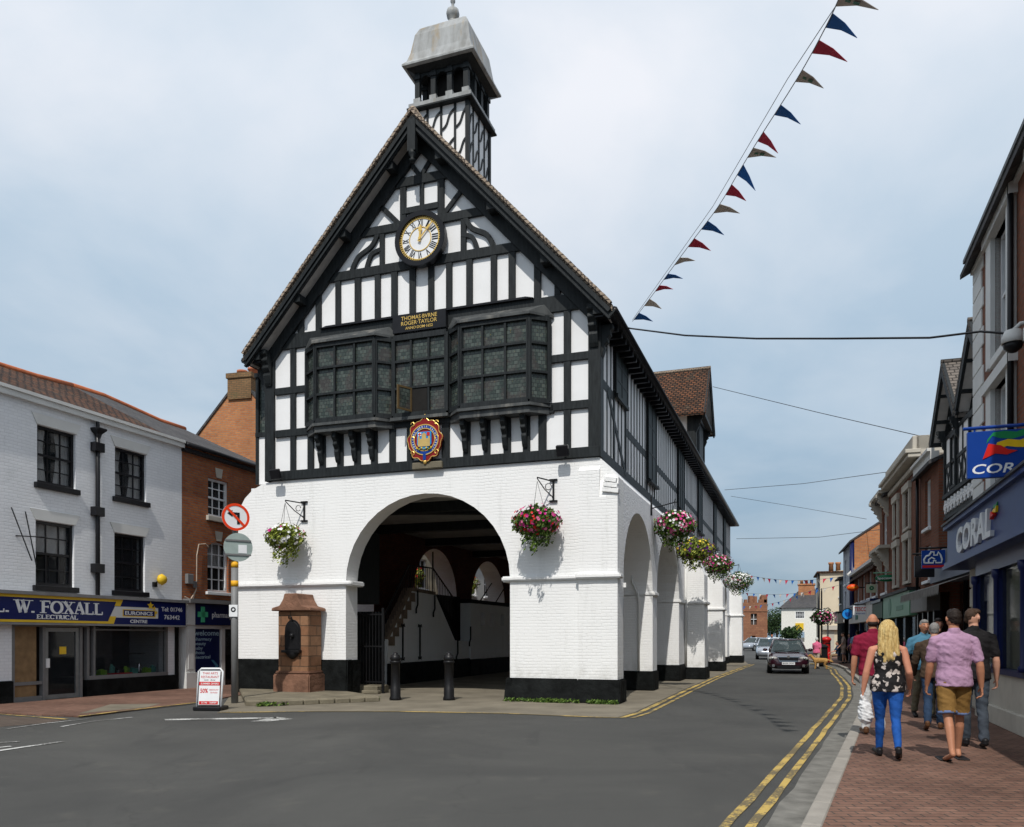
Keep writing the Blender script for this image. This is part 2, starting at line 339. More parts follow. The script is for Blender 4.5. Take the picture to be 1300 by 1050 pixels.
# ================================================================ TOWN HALL (x right along the front, y into the building)
hall = thing('town_hall', 'timber framed black and white hall on white arches with a clock gable and turret', 'town hall', O, -TH)
def arch(cx, hw_, sp, rise, n=20, z0=0.):
    return [(cx - hw_, z0)] + [(cx - hw_ * math.cos(PI * i / n), sp + rise * math.sin(PI * i / n)) for i in range(n + 1)] + [(cx + hw_, z0)]
def outline(x0, x1, top, arches, z0=0.):
    p = [(x0, z0)]
    for a in arches: p += arch(*a, z0=z0)
    return p + [(x1, z0)] + top
m = MB()
sh = [(-9.75 - 1.2 * math.sin(i * PI / 10), 5.92 - 1.0 * (1 - math.cos(i * PI / 10))) for i in range(0, 6)]
m.xz([outline(-10.96, 0, [(0, 5.42), (-.46, 5.92)] + sh, [(-5.1, 2.35, 3.05, 2.27)])], 0, .6)
m.box(-.95, 0.004, -.11, 0, 0, 4.95); m.box(-.95, -.44, -.11, 0, 4.95, 5.6); m.yz([[(-.11, 5.6), (0, 5.6), (0, 5.7)]], -.95, -.44)                                    # corner pilaster with tumbled shoulder
m.yz([[(-.11, 4.95), (0, 4.95), (0, 5.36)]], -.44, .004)
for k in range(3): m.beam((-.36 + .02 * k, -.06 + .02 * k, 5.12 + .13 * k), (.03 - .03 * k, -.06 + .02 * k, 5.06 + .13 * k), .1, .2)
RA = [(2.65, 2.1, 2.9, 2.0), (7.85, 2.35, 2.9, 2.0), (15.1, 2.3, 2.9, 1.9), (22.2, 2.3, 2.9, 1.9), (28., 2.2, 2.9, 1.9), (34.6, 2.2, 2.9, 1.9)]
m.yz([outline(.6, 38.5, [(38.5, 5.4), (.6, 5.4)], RA)], -.9, 0, 1, 0)
m.prism([[(-.9, 5.4), (0, 5.4), (-.46, 5.92), (-.9, 5.92)]], lambda a, b, k: (a, (.6, 38.5)[k], b), 1)
LA = [(4.2, 2.0, 3.2, 1.9), (11.4, 2.1, 3.2, 2.0), (17.4, 2.2, 3.2, 2.0), (24, 2.2, 3.2, 2.), (31, 2.2, 3.2, 2.)]
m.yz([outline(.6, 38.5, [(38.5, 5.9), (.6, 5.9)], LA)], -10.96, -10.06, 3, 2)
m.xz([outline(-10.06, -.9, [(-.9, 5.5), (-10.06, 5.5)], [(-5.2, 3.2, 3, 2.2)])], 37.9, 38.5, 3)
BT = []
for pl, pr in ((869, 894), (897, 921), (926, 941)):
    t = KT(pl) ; BT.append(t)
for t in BT:
    m.prism([[(0, 0), (.74, 0), (.72, 3.9), (.45, 4.5), (0, 5.1)]], lambda a, b, k, t=t: (a, (t, t + 1.15)[k], b), 0)
m.build('ground_floor_wall', [white_brick, stucco, grey_white_brick, dark_brick], hall, rn=True)
m = MB()                                                              # string course
m.box(-10.99, -7.24, -.1, 0, 2.98, 3.1); m.box(-7.45, -7.24, -.04, .64, 2.96, 3.1)
m.box(-2.95, -1.0, -.09, 0, 2.98, 3.1); m.box(-2.96, -2.75, -.04, .64, 2.96, 3.1); m.box(-1.02, .1, -.23, .2, 2.99, 3.11)
ys = [.6] + [q for a in RA for q in (a[0] - a[1], a[0] + a[1])] + [38.5]
for i in range(0, len(ys), 2): m.box(-.98, .07, ys[i] - .03, ys[i + 1] + .03, 2.8, 2.92)
for t in BT: m.box(0, .82, t - .07, t + 1.22, 2.8, 2.92)
split(m, 'string_course', white_brick, hall, .03, 2)
m = MB()                                                              # black plinth
m.prism([[(-.06, 0), (0, .97), (.3, .97), (.3, 0)]], lambda a, b, k: ((-11.02, -7.38)[k], a - .03, b))
m.box(-7.47, -7.38, -.05, .66, 0, .96); m.box(-2.84, -2.66, -.09, .66, 0, .56)
m.prism([[(-.16, 0), (-.02, .57), (.2, .57), (.2, 0)]], lambda a, b, k: ((-2.86, -.98)[k], a - .02, b))
m.prism([[(-.26, 0), (-.16, .57), (.2, .57), (.2, 0)]], lambda a, b, k: ((-.99, .09)[k], a, b))
m.box(-.5, .085, .2, .57, 0, .57)
for i in range(0, len(ys), 2): m.box(-.97, .05, ys[i] - .05, ys[i + 1] + .05, 0, .58 if i < 6 else .4)
for t in BT: m.box(0, .8, t - .06, t + 1.2, 0, .45)
ysl = [.6] + [q for a in LA for q in (a[0] - a[1], a[0] + a[1])] + [38.5]
for i in range(0, len(ysl), 2): m.box(-11.02, -10.0, ysl[i] - .05, ysl[i + 1] + .05, 0, .9)
split(m, 'plinth', plinth, hall, .03, 2)
# ---- upper walls
m = MB()
m.xz([[(-9.94, 5.93), (-.5, 5.93), (-.5, 9.7), (-5.22, 14.7), (-9.94, 9.7)]], .04, .24)
m.box(-.62, -.5, .24, 38.5, 5.93, 9.7); m.box(-9.94, -9.8, .24, 38.5, 5.93, 9.7)
m.xz([[(-9.94, 5.93), (-.5, 5.93), (-.5, 9.7), (-5.22, 14.7), (-9.94, 9.7)]], 38.3, 38.5)
m.build('plaster_infill', plaster, hall)
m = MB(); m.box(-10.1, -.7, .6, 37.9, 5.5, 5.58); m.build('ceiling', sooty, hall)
m = MB()
for y in (2.4, 6.3, 10.5, 15.5, 21, 27, 33): m.box(-10.05, -.9, y - .17, y + .17, 5.22, 5.5)
m.tube([(-9.9, 1.5, 5.1), (-7.5, 2.2, 5.32), (-5, 3.4, 5.36), (-2.5, 5.4, 5.3), (-1, 7, 5.05)], .16, 4)
split(m, 'ceiling_beam', black, hall)
# ---- front timber frame
T = MB(); Y0, Y1 = -.03, .04
def tv(px0, px1, z0, z1, m=T): m.box(FX(px0, .03) + .012, FX(px1, .03) - .012, Y0, Y1, z0, z1)
def th_(x0, x1, z0, z1, d=0., m=T): m.box(x0, x1, Y0 - .012 - d, Y1, z0, z1)
def td(x0, z0, x1, z1, w, m=T): m.beam((x0, (Y0 + Y1) / 2 - .008, z0), (x1, (Y0 + Y1) / 2 - .008, z1), w, .055)
def tcurve(pts, w, y=None, m=T):
    y = y if y is not None else -.02
    P = []
    for i in range(len(pts) - 1):
        p0, p1, p2, p3 = pts[max(i - 1, 0)], pts[i], pts[i + 1], pts[min(i + 2, len(pts) - 1)]
        for k in range(6):
            t = k / 6; P.append(tuple(.5 * (2 * p1[j] + (p2[j] - p0[j]) * t + (2 * p0[j] - 5 * p1[j] + 4 * p2[j] - p3[j]) * t * t + (3 * p1[j] - p0[j] - 3 * p2[j] + p3[j]) * t ** 3) for j in (0, 1)))
    P.append(pts[-1]); L = []; R = []
    for i, p in enumerate(P):
        a = Vector(P[min(i + 1, len(P) - 1)]) - Vector(P[max(i - 1, 0)]); a.normalize(); n_ = Vector((-a.y, a.x)) * w / 2
        L.append((p[0] + n_.x, p[1] + n_.y)); R.append((p[0] - n_.x, p[1] - n_.y))
    m.xz([L + R[::-1]], y - .018, y + .06)
th_(-10.0, -.44, 5.93, 6.18, .03)                                      # sill beam
T.box(-10.02, -9.72, Y0 - .02, .24, 5.93, 9.55); T.box(-.73, -.42, Y0 - .02, .24, 5.93, 9.6)
for a, b in ((348, 396), (682, 750)):
    th_(FX(a, .07), FX(b, .07), 8.31, 8.50); th_(FX(a, .07), FX(b, .07), 7.13, 7.33)
th_(-8.5, -1.6, 7.08, 7.28)
th_(-10.0, -.44, 9.55, 9.95)
for a, b in ((367.6, 375.2), (389.5, 398)): tv(a, b, 6.1, 9.6)
for a, b in ((682.6, 693.8), (714.8, 725)): tv(a, b, 6.1, 9.6)
for a, b in ((404.5, 412.9), (427, 435.5), (448.6, 457.6), (470, 479), (493.3, 502), (515.7, 524), (541, 549), (560, 570.7), (587, 597), (613.6, 622.4), (638.6, 648.6), (662.9, 673)): tv(a, b, 6.1, 7.2)
for a, b in ((377, 385.5), (399.8, 407.6), (424.8, 432.4), (449.3, 458), (474.8, 482.9), (495.7, 504.5), (518.8, 527.6), (542.6, 551), (565.4, 574), (591, 600), (622, 631), (644.7, 654.5), (677, 687), (703, 711.6), (718.5, 726)):
    xc = FX((a + b) / 2, .07); top = min(11.25, 14.7 - abs(xc + 5.22) * 1.06 - .1); tv(a, b, 9.9, top)
th_(-8.35, -2.1, 11.2, 11.44); th_(-7.25, -3.2, 12.26, 12.48); th_(-6.15, -4.3, 13.38, 13.62)
for a, b in ((481, 488), (584, 592)): tv(a, b, 11.4, 12.3)
for a, b in ((507, 515.5), (554.5, 564)): tv(a, b, 12.4, 13.45)
tv(532, 538, 12.8, 13.4); th_(-5.75, -4.7, 12.66, 12.82)
for s in (-1, 1):
    c = -5.22
    td(c + s * .63, 12.45, c + s * 1.3, 13.15, .13); td(c + s * .02, 13.6, c + s * .5, 14.25, .12)
    # ogee braces beside the clock and a quarter curve under each
    tcurve([(c + s * 1.25, 12.28), (c + s * 1.45, 11.98), (c + s * 1.85, 11.75), (c + s * 2.05, 11.4)], .13)
    tcurve([(c + s * 1.16, 11.86), (c + s * 1.45, 11.75), (c + s * 1.6, 11.4)], .12)
    T.beam((c + s * 4.75, -.03, 9.33), (c - s * .1, -.03, 14.62), .44, .12)   # inner verge rafters
T.build('timber_frame', black, hall, bevel=.008)
m = MB()                                                              # side timber frames
def side(x0, x1, wins, y0=.24, y1=38.5):
    m.box(x0, x1, y0, y1, 5.9, 6.2); m.box(x0, x1, y0, y1, 9.3, 9.7)
    a, b = min(x0, x1) + .002, max(x0, x1) - .004
    y = y0 + .22
    while y < y1:
        if not any(w[0] - .15 < y < w[1] + .1 for w in wins): m.box(a, b, y, y + .095, 6.15, 9.35)
        else:
            for w in wins:
                if w[0] - .15 < y < w[1] + .1 and w[2] > 6.4: m.box(a, b, y, y + .095, 6.15, w[2])
        y += .44
    ed = [y0] + [q for w in wins for q in (w[0], w[1])] + [y1]
    for i in range(0, len(ed), 2): m.box(x0 + .004, x1 - .004, ed[i], ed[i + 1], 7.74 if i < 1 else 7.2, 7.96 if i < 1 else 7.42)
    for w in wins: m.box(x0 - .01, x1 + .01, w[0] - .1, w[0], 6.2, 9.3); m.box(x0 - .01, x1 + .01, w[1], w[1] + .1, 6.2, 9.3)
WR = [(1.75, 3.2, 7.95), (6.5, 7.9, 6.6), (13.2, 14.8, 6.7), (19.8, 21.4, 6.6), (27, 28.4, 6.6), (33, 34.4, 6.6)]
side(-.5, -.482, WR); m.beam((-.487, 1.0, 7.8), (-.487, 3.2, 6.1), .18, .02, (1, 0, 0))
side(-9.96, -9.94, [(14, 16, 6.6), (24, 26, 6.6)])
m.build('side_timber_frame', black, hall)
for w in WR:
    f = MB(); y0, y1, z0 = w; f.box(-.46, -.38, y0, y1, z0 - .1, z0); f.box(-.46, -.41, y0, y1, 9.2, 9.3)
    nn = max(2, int((y1 - y0) / .5))
    for i in range(nn + 1): yy = y0 + (y1 - y0) * i / nn; f.box(-.46, -.415, yy - .03, yy + .03, z0, 9.25)
    for zz in ([z0 + (9.2 - z0) * k / 3 for k in (1, 2)]): f.box(-.45, -.42, y0, y1, zz - .03, zz + .03)
    if z0 < 7: f.box(-.46, -.32, y0 - .1, y1 + .1, z0 - .12, z0 - .05)
    f = f.build('side_window', black, hall); p = MB(); p.box(-.44, -.43, y0, y1, z0, 9.22); p.build('pane', flat('dark_side_glass', (.018, .024, .024), .5, .3, 12, Specular_IOR_Level=.12), f)
# ---- gable roof
def slab(m, c0, c1, t, y0, y1, mi=0):
    a = Vector((c1[0] - c0[0], c1[1] - c0[1])); n_ = Vector((-a.y, a.x)).normalized() * t
    if n_.y > 0: n_ = -n_
    m.xz([[c0, c1, (c1[0] + n_.x, c1[1] + n_.y), (c0[0] + n_.x, c0[1] + n_.y)]], y0, y1, mi)
r = MB()
for s in (-1, 1):
    r.xz([[(-5.22 + s * 5.18, 9.36), (-5.22, 15.0), (-5.22, 14.8), (-5.22 + s * 5.18, 9.2)]], -.5, 38.85)
    for k in range(26):                                              # stepped verge tiles on the front edge
        u = k / 26; r.beam((-5.22 + s * 5.16 * u, -.53, 15.0 - 5.62 * u - .0), (-5.22 + s * 5.16 * (u + .037), -.52, 15.0 - 5.62 * (u + .037) - .008), .07, .12)
r.tube([(-5.22, -.5, 15.02), (-5.22, 38.9, 15.02)], .1, 8)
roof = r.build('roof', rooftile_tan, hall)
b = MB()
for s in (-1, 1):
    b.beam((-5.22 + s * 5.16, -.44, 9.12), (-5.22, -.44, 14.72), .24, .07); b.beam((-5.22 + s * 5.12, -.49, 9.22), (-5.22, -.49, 14.82), .1, .08); b.beam((-5.22 + s * 5.12, -.47, 9.04), (-5.22, -.47, 14.62), .05, .09)
    for u in (.14, .42, .7, .96): b.beam((-5.22 + s * 5.0 * u, -.42, 14.55 - 5.45 * u), (-5.22 + s * 5.0 * u, .05, 14.55 - 5.45 * u), .2, .2, (0, 0, 1))
b.box(-5.33, -5.11, -.56, -.4, 13.95, 14.75); b.lathe([(.05, 0), (.09, .06), (.04, .12), (.1, .2), (.1, .3)], (-5.22, -.48, 13.68), 8)
b.build('bargeboard', black, hall)
b = MB()
for s in (-1, 1): b.beam((-5.22 + s * 5.06, -.2, 9.12), (-5.22, -.2, 14.66), .03, .44)
b.build('verge_soffit', soffit, hall)
b = MB(); b.box(-.5, -.02, -.35, 38.8, 9.16, 9.26); b.box(-10.4, -9.94, -.35, 38.8, 9.16, 9.26); b.tube([(.0, -.45, 9.24), (.0, 38.85, 9.24)], .085, 8); b.tube([(-10.42, -.45, 9.24), (-10.42, 38.85, 9.24)], .085, 8)
for i in range(80): b.box(-.5, -.08, .3 + i * .47, .4 + i * .47, 9.02, 9.16)
b.build('gutter', black2, hall)
def scroll_bracket(m, x, y, z, h, w=.13, d=.3, ax='y'):
    """carved bracket hanging from (x,y,z) down by h"""
    pr = [(0, 0), (d, 0), (d, -.12), (d * .75, -.2), (d * .85, -.3), (d * .55, -.42), (d * .62, -.5), (d * .3, -.62), (d * .36, -.7), (.05, -.9), (0, -1)]
    pr = [(a, q * h) for a, q in pr]
    if ax == 'y': m.yz([[(y - a, z + q) for a, q in pr]], x - w / 2, x + w / 2)
    else: m.xz([[(x + a * ax, z + q) for a, q in pr]], y - w / 2, y + w / 2)
m = MB()
for px in (404, 425.5, 447, 469, 588, 613, 639, 664): scroll_bracket(m, FX(px, .2), -.06, 7.22, .95)
scroll_bracket(m, -.58, -.08, 9.5, .95, .22, .3); scroll_bracket(m, -9.87, -.08, 9.5, .95, .22, .3); scroll_bracket(m, -.44, .1, 9.1, .8, .2, .3, 1); scroll_bracket(m, -10.0, .1, 9.1, .8, .2, .3, -1)
split(m, 'carved_bracket', black, hall, .015)
# ---- bay windows
def bay(name, xl, xr, cl, cr, off, z0=7.36, z1=9.38, roof_h=.55):
    f = MB(); g = MB()
    def panel(p, q, nc):
        p = Vector((*p, 0)); q = Vector((*q, 0)); a = (q - p); L = a.length; a.normalize(); nn = Vector((a.y, -a.x, 0))
        for i in range(nc + 1):
            w = .1 if i in (0, nc) else .055; c = p + a * (L * i / nc); f.beam((c.x, c.y, z0), (c.x, c.y, z1), w, .12 if w > .08 else .09, nn)
        for zz, w in ((z0, .12), (z1, .14), (z0 + .70, .06), (z0 + 1.4, .06)): f.beam((p.x, p.y, zz), (q.x, q.y, zz), w, .1 + w * .2, nn)
        g.prism([[(0, z0), (L, z0), (L, z1), (0, z1)]], lambda u, v, k: tuple(p + a * u + nn * (-.02 - .012 * k)) [:2] + (v,))
    yo = -off
    panel((xl, yo), (xr, yo), 3)
    if off > .2: panel((cl, -.06), (xl, yo), 1); panel((xr, yo), (cr, -.06), 1)
    f = f.build('bay_window', black, hall); gl = g.build('leaded_glass', leadglass, f)
    if off > .2:
        s = MB(); e = .09; s.xy([[(cl - e, 0), (xl - .06, yo - e), (xr + .06, yo - e), (cr + e, 0)]], z0 - .14, z0 - .07); s.xy([[(cl - .04, 0), (xl - .02, yo - .02), (xr + .02, yo - .02), (cr + .04, 0)]], z0 - .3, z0 - .145); s.build('window_sill', lead_dark, f)
        s = MB(); v = [(cl - .12, -.0, z1 + .1), (xl - .05, yo - .12, z1 + .1), (xr + .05, yo - .12, z1 + .1), (cr + .12, 0, z1 + .1), (cl + .1, -.09, z1 + roof_h), (cr - .1, -.09, z1 + roof_h)]
        w_ = [(a, b_, c - .06) for a, b_, c in v[:4]]; s.add(v + w_, [(0, 1, 4), (1, 2, 5, 4), (2, 3, 5), (0, 6, 7, 1), (1, 7, 8, 2), (2, 8, 9, 3), (6, 9, 8, 7), (0, 4, 5, 3, 9, 6)]); s.build('lead_roof', lead_dark, f)
    return f
bay('l', -8.14, -6.36, -8.62, -5.98, .38, roof_h=.36); bay('r', -3.93, -2.13, -4.36, -1.72, .38, roof_h=.36)
fm = bay('m', -5.93, -4.42, 0, 0, .12)
s = MB(); s.box(-6.0, -4.36, -.22, -.06, 7.22, 7.3); s.build('window_sill', lead_dark, fm)
s = MB(); v0 = FX(522, .12); v1 = FX(541, .12); s.box(v0 - .02, v1 + .04, -.155, -.141, 7.42, 8.02); s.build('casement_shade_panel', dark, fm)  # near-black panel, painted shade for the opening behind the casement
s = MB(); c0 = Vector((v0 + .02, -.17, 0)); a = Vector((-.42, -.9, 0)).normalized(); s.prism([[(0, 7.42), (.46, 7.42), (.46, 8.04), (0, 8.04)], [(.05, 7.47), (.41, 7.47), (.41, 7.99), (.05, 7.99)]], lambda u, v, k: tuple(c0 + a * u + Vector((.03 * k, 0, 0)))[:2] + (v,), 0)
s.prism([[(.05, 7.47), (.41, 7.47), (.41, 7.99), (.05, 7.99)]], lambda u, v, k: tuple(c0 + a * u + Vector((.01 + .01 * k, 0, 0)))[:2] + (v,), 1); s.build('open_casement', [flat('brass_edge', (.09, .06, .025)), leadglass], fm)
m = MB(); m.xz([[(-5.93, 9.5), (-4.42, 9.5), (-4.42, 9.94), (-5.93, 9.94)]], -.2, -.05); m.xz([[(-8.2, 9.95), (-2.1, 9.95), (-2.3, 10.0), (-8.0, 10.0)]], -.12, 0); nb = m.build('name_board', black2, hall)
m = MB()
for t, z, h, w in (('THOMAS·BVRNE', 9.80, .10, 1.02), ('ROGER·TAYLOR', 9.67, .10, 1.02), ('ANNO·DOM·1652', 9.555, .07, .78)): m.text(t, -5.17, z, -.205, h, w, bold=.004)
m.build('board_lettering', gold, nb)
# left side oriel
m = MB(); m.box(-10.55, -9.95, .35, 2.6, 5.95, 7.3, 1); m.box(-10.6, -9.95, .3, 2.65, 7.3, 7.42); m.box(-10.62, -9.95, .28, 2.7, 9.0, 9.12)
for x, y in ((-10.56, .38), (-10.56, 1.5), (-10.56, 2.58), (-10.02, .38)): m.box(x - .05, x + .05, y - .05, y + .05, 7.4, 9.05)
m.box(-10.6, -10.5, .32, .4, 5.95, 7.3); m.box(-10.12, -9.95, .32, .4, 5.95, 7.3)
m.box(-10.53, -9.98, .4, 2.5, 7.4, 9.0, 2); m.build('side_oriel', [black, plaster, leadglass], hall)
# ---- clock
ck = (-5.13, 11.84); m = MB(); q = (ck[0], -.17, ck[1]); m.disc(q, .70, (0, -1, 0), .2, 48, 0, .58); m.disc((q[0], -.25, q[2]), .71, (0, -1, 0), .03, 48, 0, .67); clk = m.build('clock', black2, hall)
m = MB(); m.disc((q[0], -.16, q[2]), .6, (0, -1, 0), .1, 48); m.build('clock_dial', whitepaint, clk)
m = MB(); m.disc((q[0], -.215, q[2]), .60, (0, -1, 0), .02, 48, 0, .575); m.disc((q[0], -.215, q[2]), .535, (0, -1, 0), .02, 48, 0, .515); m.disc((q[0], -.215, q[2]), .315, (0, -1, 0), .02, 48, 0, .295)
for i in range(60):
    a = 2 * PI * i / 60; m.beam((q[0] + .53 * math.sin(a), -.215, q[2] + .53 * math.cos(a)), (q[0] + .58 * math.sin(a), -.215, q[2] + .58 * math.cos(a)), .022, .02)
m.build('minute_track', gold, clk)
m = MB()
m.disc((q[0], -.212, q[2]), .572, (0, -1, 0), .012, 48, 0, .536)
for i, t in enumerate(('XII', 'I', 'II', 'III', 'IIII', 'V', 'VI', 'VII', 'VIII', 'IX', 'X', 'XI')):
    a = 2 * PI * i / 12
    def mp(v, a=a): return Vector((q[0] + v.x * math.cos(a) + v.z * math.sin(a), v.y, q[2] - v.x * math.sin(a) + v.z * math.cos(a)))
    m.text(t, 0, .335, -.212, .165, {1: .05, 2: .10, 3: .15, 4: .16}[len(t)] if t != 'V' and t != 'X' else .1, bold=.018, mp=mp)
m.build('clock_numerals', black2, clk)
m = MB()
for L, w, a in ((.34, .05, .07), (.53, .03, .75)):
    m.beam((q[0] - .08 * math.sin(a), -.25, q[2] - .08 * math.cos(a)), (q[0] + L * math.sin(a), -.25, q[2] + L * math.cos(a)), w, .015)
    m.beam((q[0] + L * .55 * math.sin(a), -.255, q[2] + L * .55 * math.cos(a)), (q[0] + L * .8 * math.sin(a), -.255, q[2] + L * .8 * math.cos(a)), w * 1.9, .012)
m.disc((q[0], -.25, q[2]), .035, (0, -1, 0), .05, 12); m.build('clock_hands', gold, clk)
# ---- coat of arms
cx_, cz_ = -5.01, 6.66; R = []
for i in range(72):
    a = 2 * PI * i / 72; rr = 1 + .045 * math.cos(8 * a + .3) + .035 * math.cos(13 * a); R.append((cx_ + .47 * rr * math.sin(a), cz_ + .54 * rr * math.cos(a)))
m = MB(); m.xz([R], -.2, -.11); ca = m.build('coat_of_arms', flat('maroon_paint', (.22, .012, .012), .4), hall, bevel=.012)
m = MB(); R2 = R + [R[0]]; m.tube([(a, -.2, b_) for a, b_ in R2], .010, 5); m.ball((cx_, -.18, cz_ + .6), (.03, .04, .07)); m.ball((cx_, -.18, cz_ - .57), (.05, .04, .06))
m.disc((cx_, -.21, cz_), .40, (0, -1, 0), .02, 36, 0, .375); m.disc((cx_, -.21, cz_), .30, (0, -1, 0), .02, 36, 0, .28)
for k in (-1, 1):
    for zc in (.42, -.33, .05): m.tube([(cx_ + k * (.34 + .05 * math.cos(i * .9)), -.21, cz_ + zc + .05 * math.sin(i * .9)) for i in range(6)], .016, 5)
m.build('gilt_scrollwork', gold, ca)
m = MB(); m.disc((cx_, -.207, cz_), .372, (0, -1, 0), .014, 36, 0, .302); m.box(cx_ - .04, cx_ + .04, -.222, -.2, cz_ - .52, cz_ - .3); m.build('garter_ring', royal, ca)
m = MB()
for i, t in enumerate('FIDELITAS·URBIS·SALUS·REGIS'):
    a = -2.45 + 4.9 * i / 26
    def mp(v, a=a): return Vector((cx_ + v.x * math.cos(a) + v.z * math.sin(a), v.y, cz_ - v.x * math.sin(a) + v.z * math.cos(a)))
    m.text(t, 0, .315, -.215, .045, bold=.01, mp=mp)
m.build('motto_lettering', whitepaint, ca)
m = MB(); m.xz([[(cx_ - .2, cz_ + .2), (cx_ + .2, cz_ + .2), (cx_ + .2, cz_ - .12), (cx_ + .1, cz_ - .23), (cx_, cz_ - .27), (cx_ - .1, cz_ - .23), (cx_ - .2, cz_ - .12)]], -.235, -.2); shd = m.build('shield', flat('sky_enamel', (.02, .25, .6), .3), ca)
m = MB(); m.xz([[(cx_ - .17, cz_ - .18), (cx_ + .17, cz_ - .18), (cx_ + .17, cz_ + .08), (cx_ + .12, cz_ + .08), (cx_ + .12, cz_ + .02), (cx_ + .06, cz_ + .02), (cx_ + .06, cz_ + .13), (cx_, cz_ + .18), (cx_ - .06, cz_ + .13), (cx_ - .06, cz_ + .02), (cx_ - .12, cz_ + .02), (cx_ - .12, cz_ + .08), (cx_ - .17, cz_ + .08)]], -.25, -.236); m.build('castle_charge', flat('castle_gold', (.5, .36, .13), .5), ca)
m = MB(); m.box(cx_ - .165, cx_ - .075, -.247, -.236, cz_ + .09, cz_ + .18, 0); m.box(cx_ - .13, cx_ - .11, -.252, -.247, cz_ + .09, cz_ + .18, 1); m.box(cx_ - .165, cx_ - .075, -.254, -.2475, cz_ + .125, cz_ + .145, 1); m.box(cx_ + .08, cx_ + .16, -.247, -.236, cz_ + .09, cz_ + .18, 1)
for k in range(7): m.ball((cx_ - .2 + k * .066, -.235, cz_ - .22 - .03 * (k % 2)), .028, 6, 2 + k % 2)
m.build('shield_flags', [whitepaint, red, petal['yellow'], leafy], ca)
m = MB(); m.box(-5.4, -4.55, -.16, -.06, 5.92, 6.1); m.build('date_stone', stone_old, hall, bevel=.02)
# ---- turret
tx0, tx1, ty0, ty1 = -6.03, -4.37, 1.2, 2.86
m = MB(); m.box(tx0 + .05, tx1 - .05, ty0 + .05, ty1 - .05, 12.6, 16.2); m.build('turret_wall', plaster, hall)
m = MB()
for x, y in ((tx0, ty0), (tx1, ty0), (tx0, ty1), (tx1, ty1)): m.box(x - .01 if x == tx0 else x - .1, x + .1 if x == tx0 else x + .01, y - .01 if y == ty0 else y - .1, y + .1 if y == ty0 else y + .01, 12.6, 16.2)
for k in range(1, 4):
    x = tx0 + (tx1 - tx0) * k / 4; m.box(x - .032, x + .032, ty0 + .02, ty0 + .06, 12.6, 16.2); m.box(tx1 - .06, tx1 - .02, ty0 + 1.66 * k / 4 - .03, ty0 + 1.66 * k / 4 + .03, 12.6, 16.2)
for k in range(4):
    for z in (15.6, 14.8, 14.0, 13.2):
        for fr_ in (0, 1):
            b0 = .415 * k + .04; pts = [(b0, z - .1), (b0 + .12, z + .02), (b0 + .22, z + .28), (b0 + .37, z + .42)]; q_ = MB(); tcurve(pts, .05, 0., q_)
            for v in q_.v:
                v[:] = (tx0 + v.x, ty0 + .02 + v.y * .3, v.z) if fr_ == 0 else (tx1 - .02 - v.y * .3, ty0 + v.x, v.z)
            m.add(q_.v, q_.f)
m.box(tx0, tx1, ty0 - .01, ty0 + .08, 14.6, 14.7) if False else None
m.build('turret_frame', black, hall)
m = MB(); m.box(tx0 - .1, tx1 + .1, ty0 - .1, ty1 + .1, 16.2, 16.33); m.box(tx0 - .14, tx1 + .14, ty0 - .14, ty1 + .14, 16.16, 16.2, 1); m.build('turret_shelf', [leaden, black], hall)
m = MB(); m.box(tx0 + .3, tx1 - .3, ty0 + .3, ty1 - .3, 16.34, 17.4, 1)
for k in range(4):
    for fr_ in range(4):
        u = .1 + k * 1.46 / 3
        x, y = ((tx0 + u, ty0 + .1), (tx1 - .1, ty0 + u), (tx0 + u, ty1 - .1), (tx0 + .1, ty0 + u))[fr_]
        if fr_ in (1, 3) and k in (0, 3): continue
        m.box(x - .07, x + .07, y - .07, y + .07, 16.33, 17.3); m.box(x - .1, x + .1, y - .1, y + .1, 16.33, 16.52, 2); m.box(x - .1, x + .1, y - .1, y + .1, 17.05, 17.14)
for fr_ in range(2):
    for k in range(3):
        c_ = .1 + (k + .5) * 1.46 / 3
        pr = [(c_ - .243, 16.95), (c_ - .17, 16.95)] + [(c_ - .17 * math.cos(PI * i / 8), 16.95 + .19 * math.sin(PI * i / 8)) for i in range(9)] + [(c_ + .17, 16.95), (c_ + .243, 16.95), (c_ + .243, 17.35), (c_ - .243, 17.35)]
        if fr_ == 0: m.xz([[(tx0 + a, b_) for a, b_ in pr]], ty0 + .06, ty0 + .12)
        else: m.yz([[(ty0 + a, b_) for a, b_ in pr]], tx1 - .12, tx1 - .06)
m.lathe([(1.12, 0), (1.48, .12)], ((tx0 + tx1) / 2, (ty0 + ty1) / 2, 17.21), 4, 0, sm=False)
m.build('belfry', [black, dark, leaden], hall)
m = MB(); cc = ((tx0 + tx1) / 2, (ty0 + ty1) / 2, 0); m.lathe([(h * 1.414, z) for h, z in ((1.0, 17.3), (1.07, 17.33), (1.07, 17.38), (.97, 17.5), (.89, 17.75), (.84, 18.05), (.8, 18.3), (.7, 18.52), (.55, 18.66), (.3, 18.78), (.12, 18.85))], cc, 4, sm=False)
m.lathe([(.16, 18.83), (.11, 18.95), (.13, 19.05), (.1, 19.1), (.17, 19.16), (.19, 19.26), (.17, 19.36), (.08, 19.4), (.04, 19.44), (.04, 19.56), (.07, 19.6), (.07, 19.66), (.03, 19.7), (.02, 20.6)], cc, 12)
m.build('turret_roof', leaden, hall)
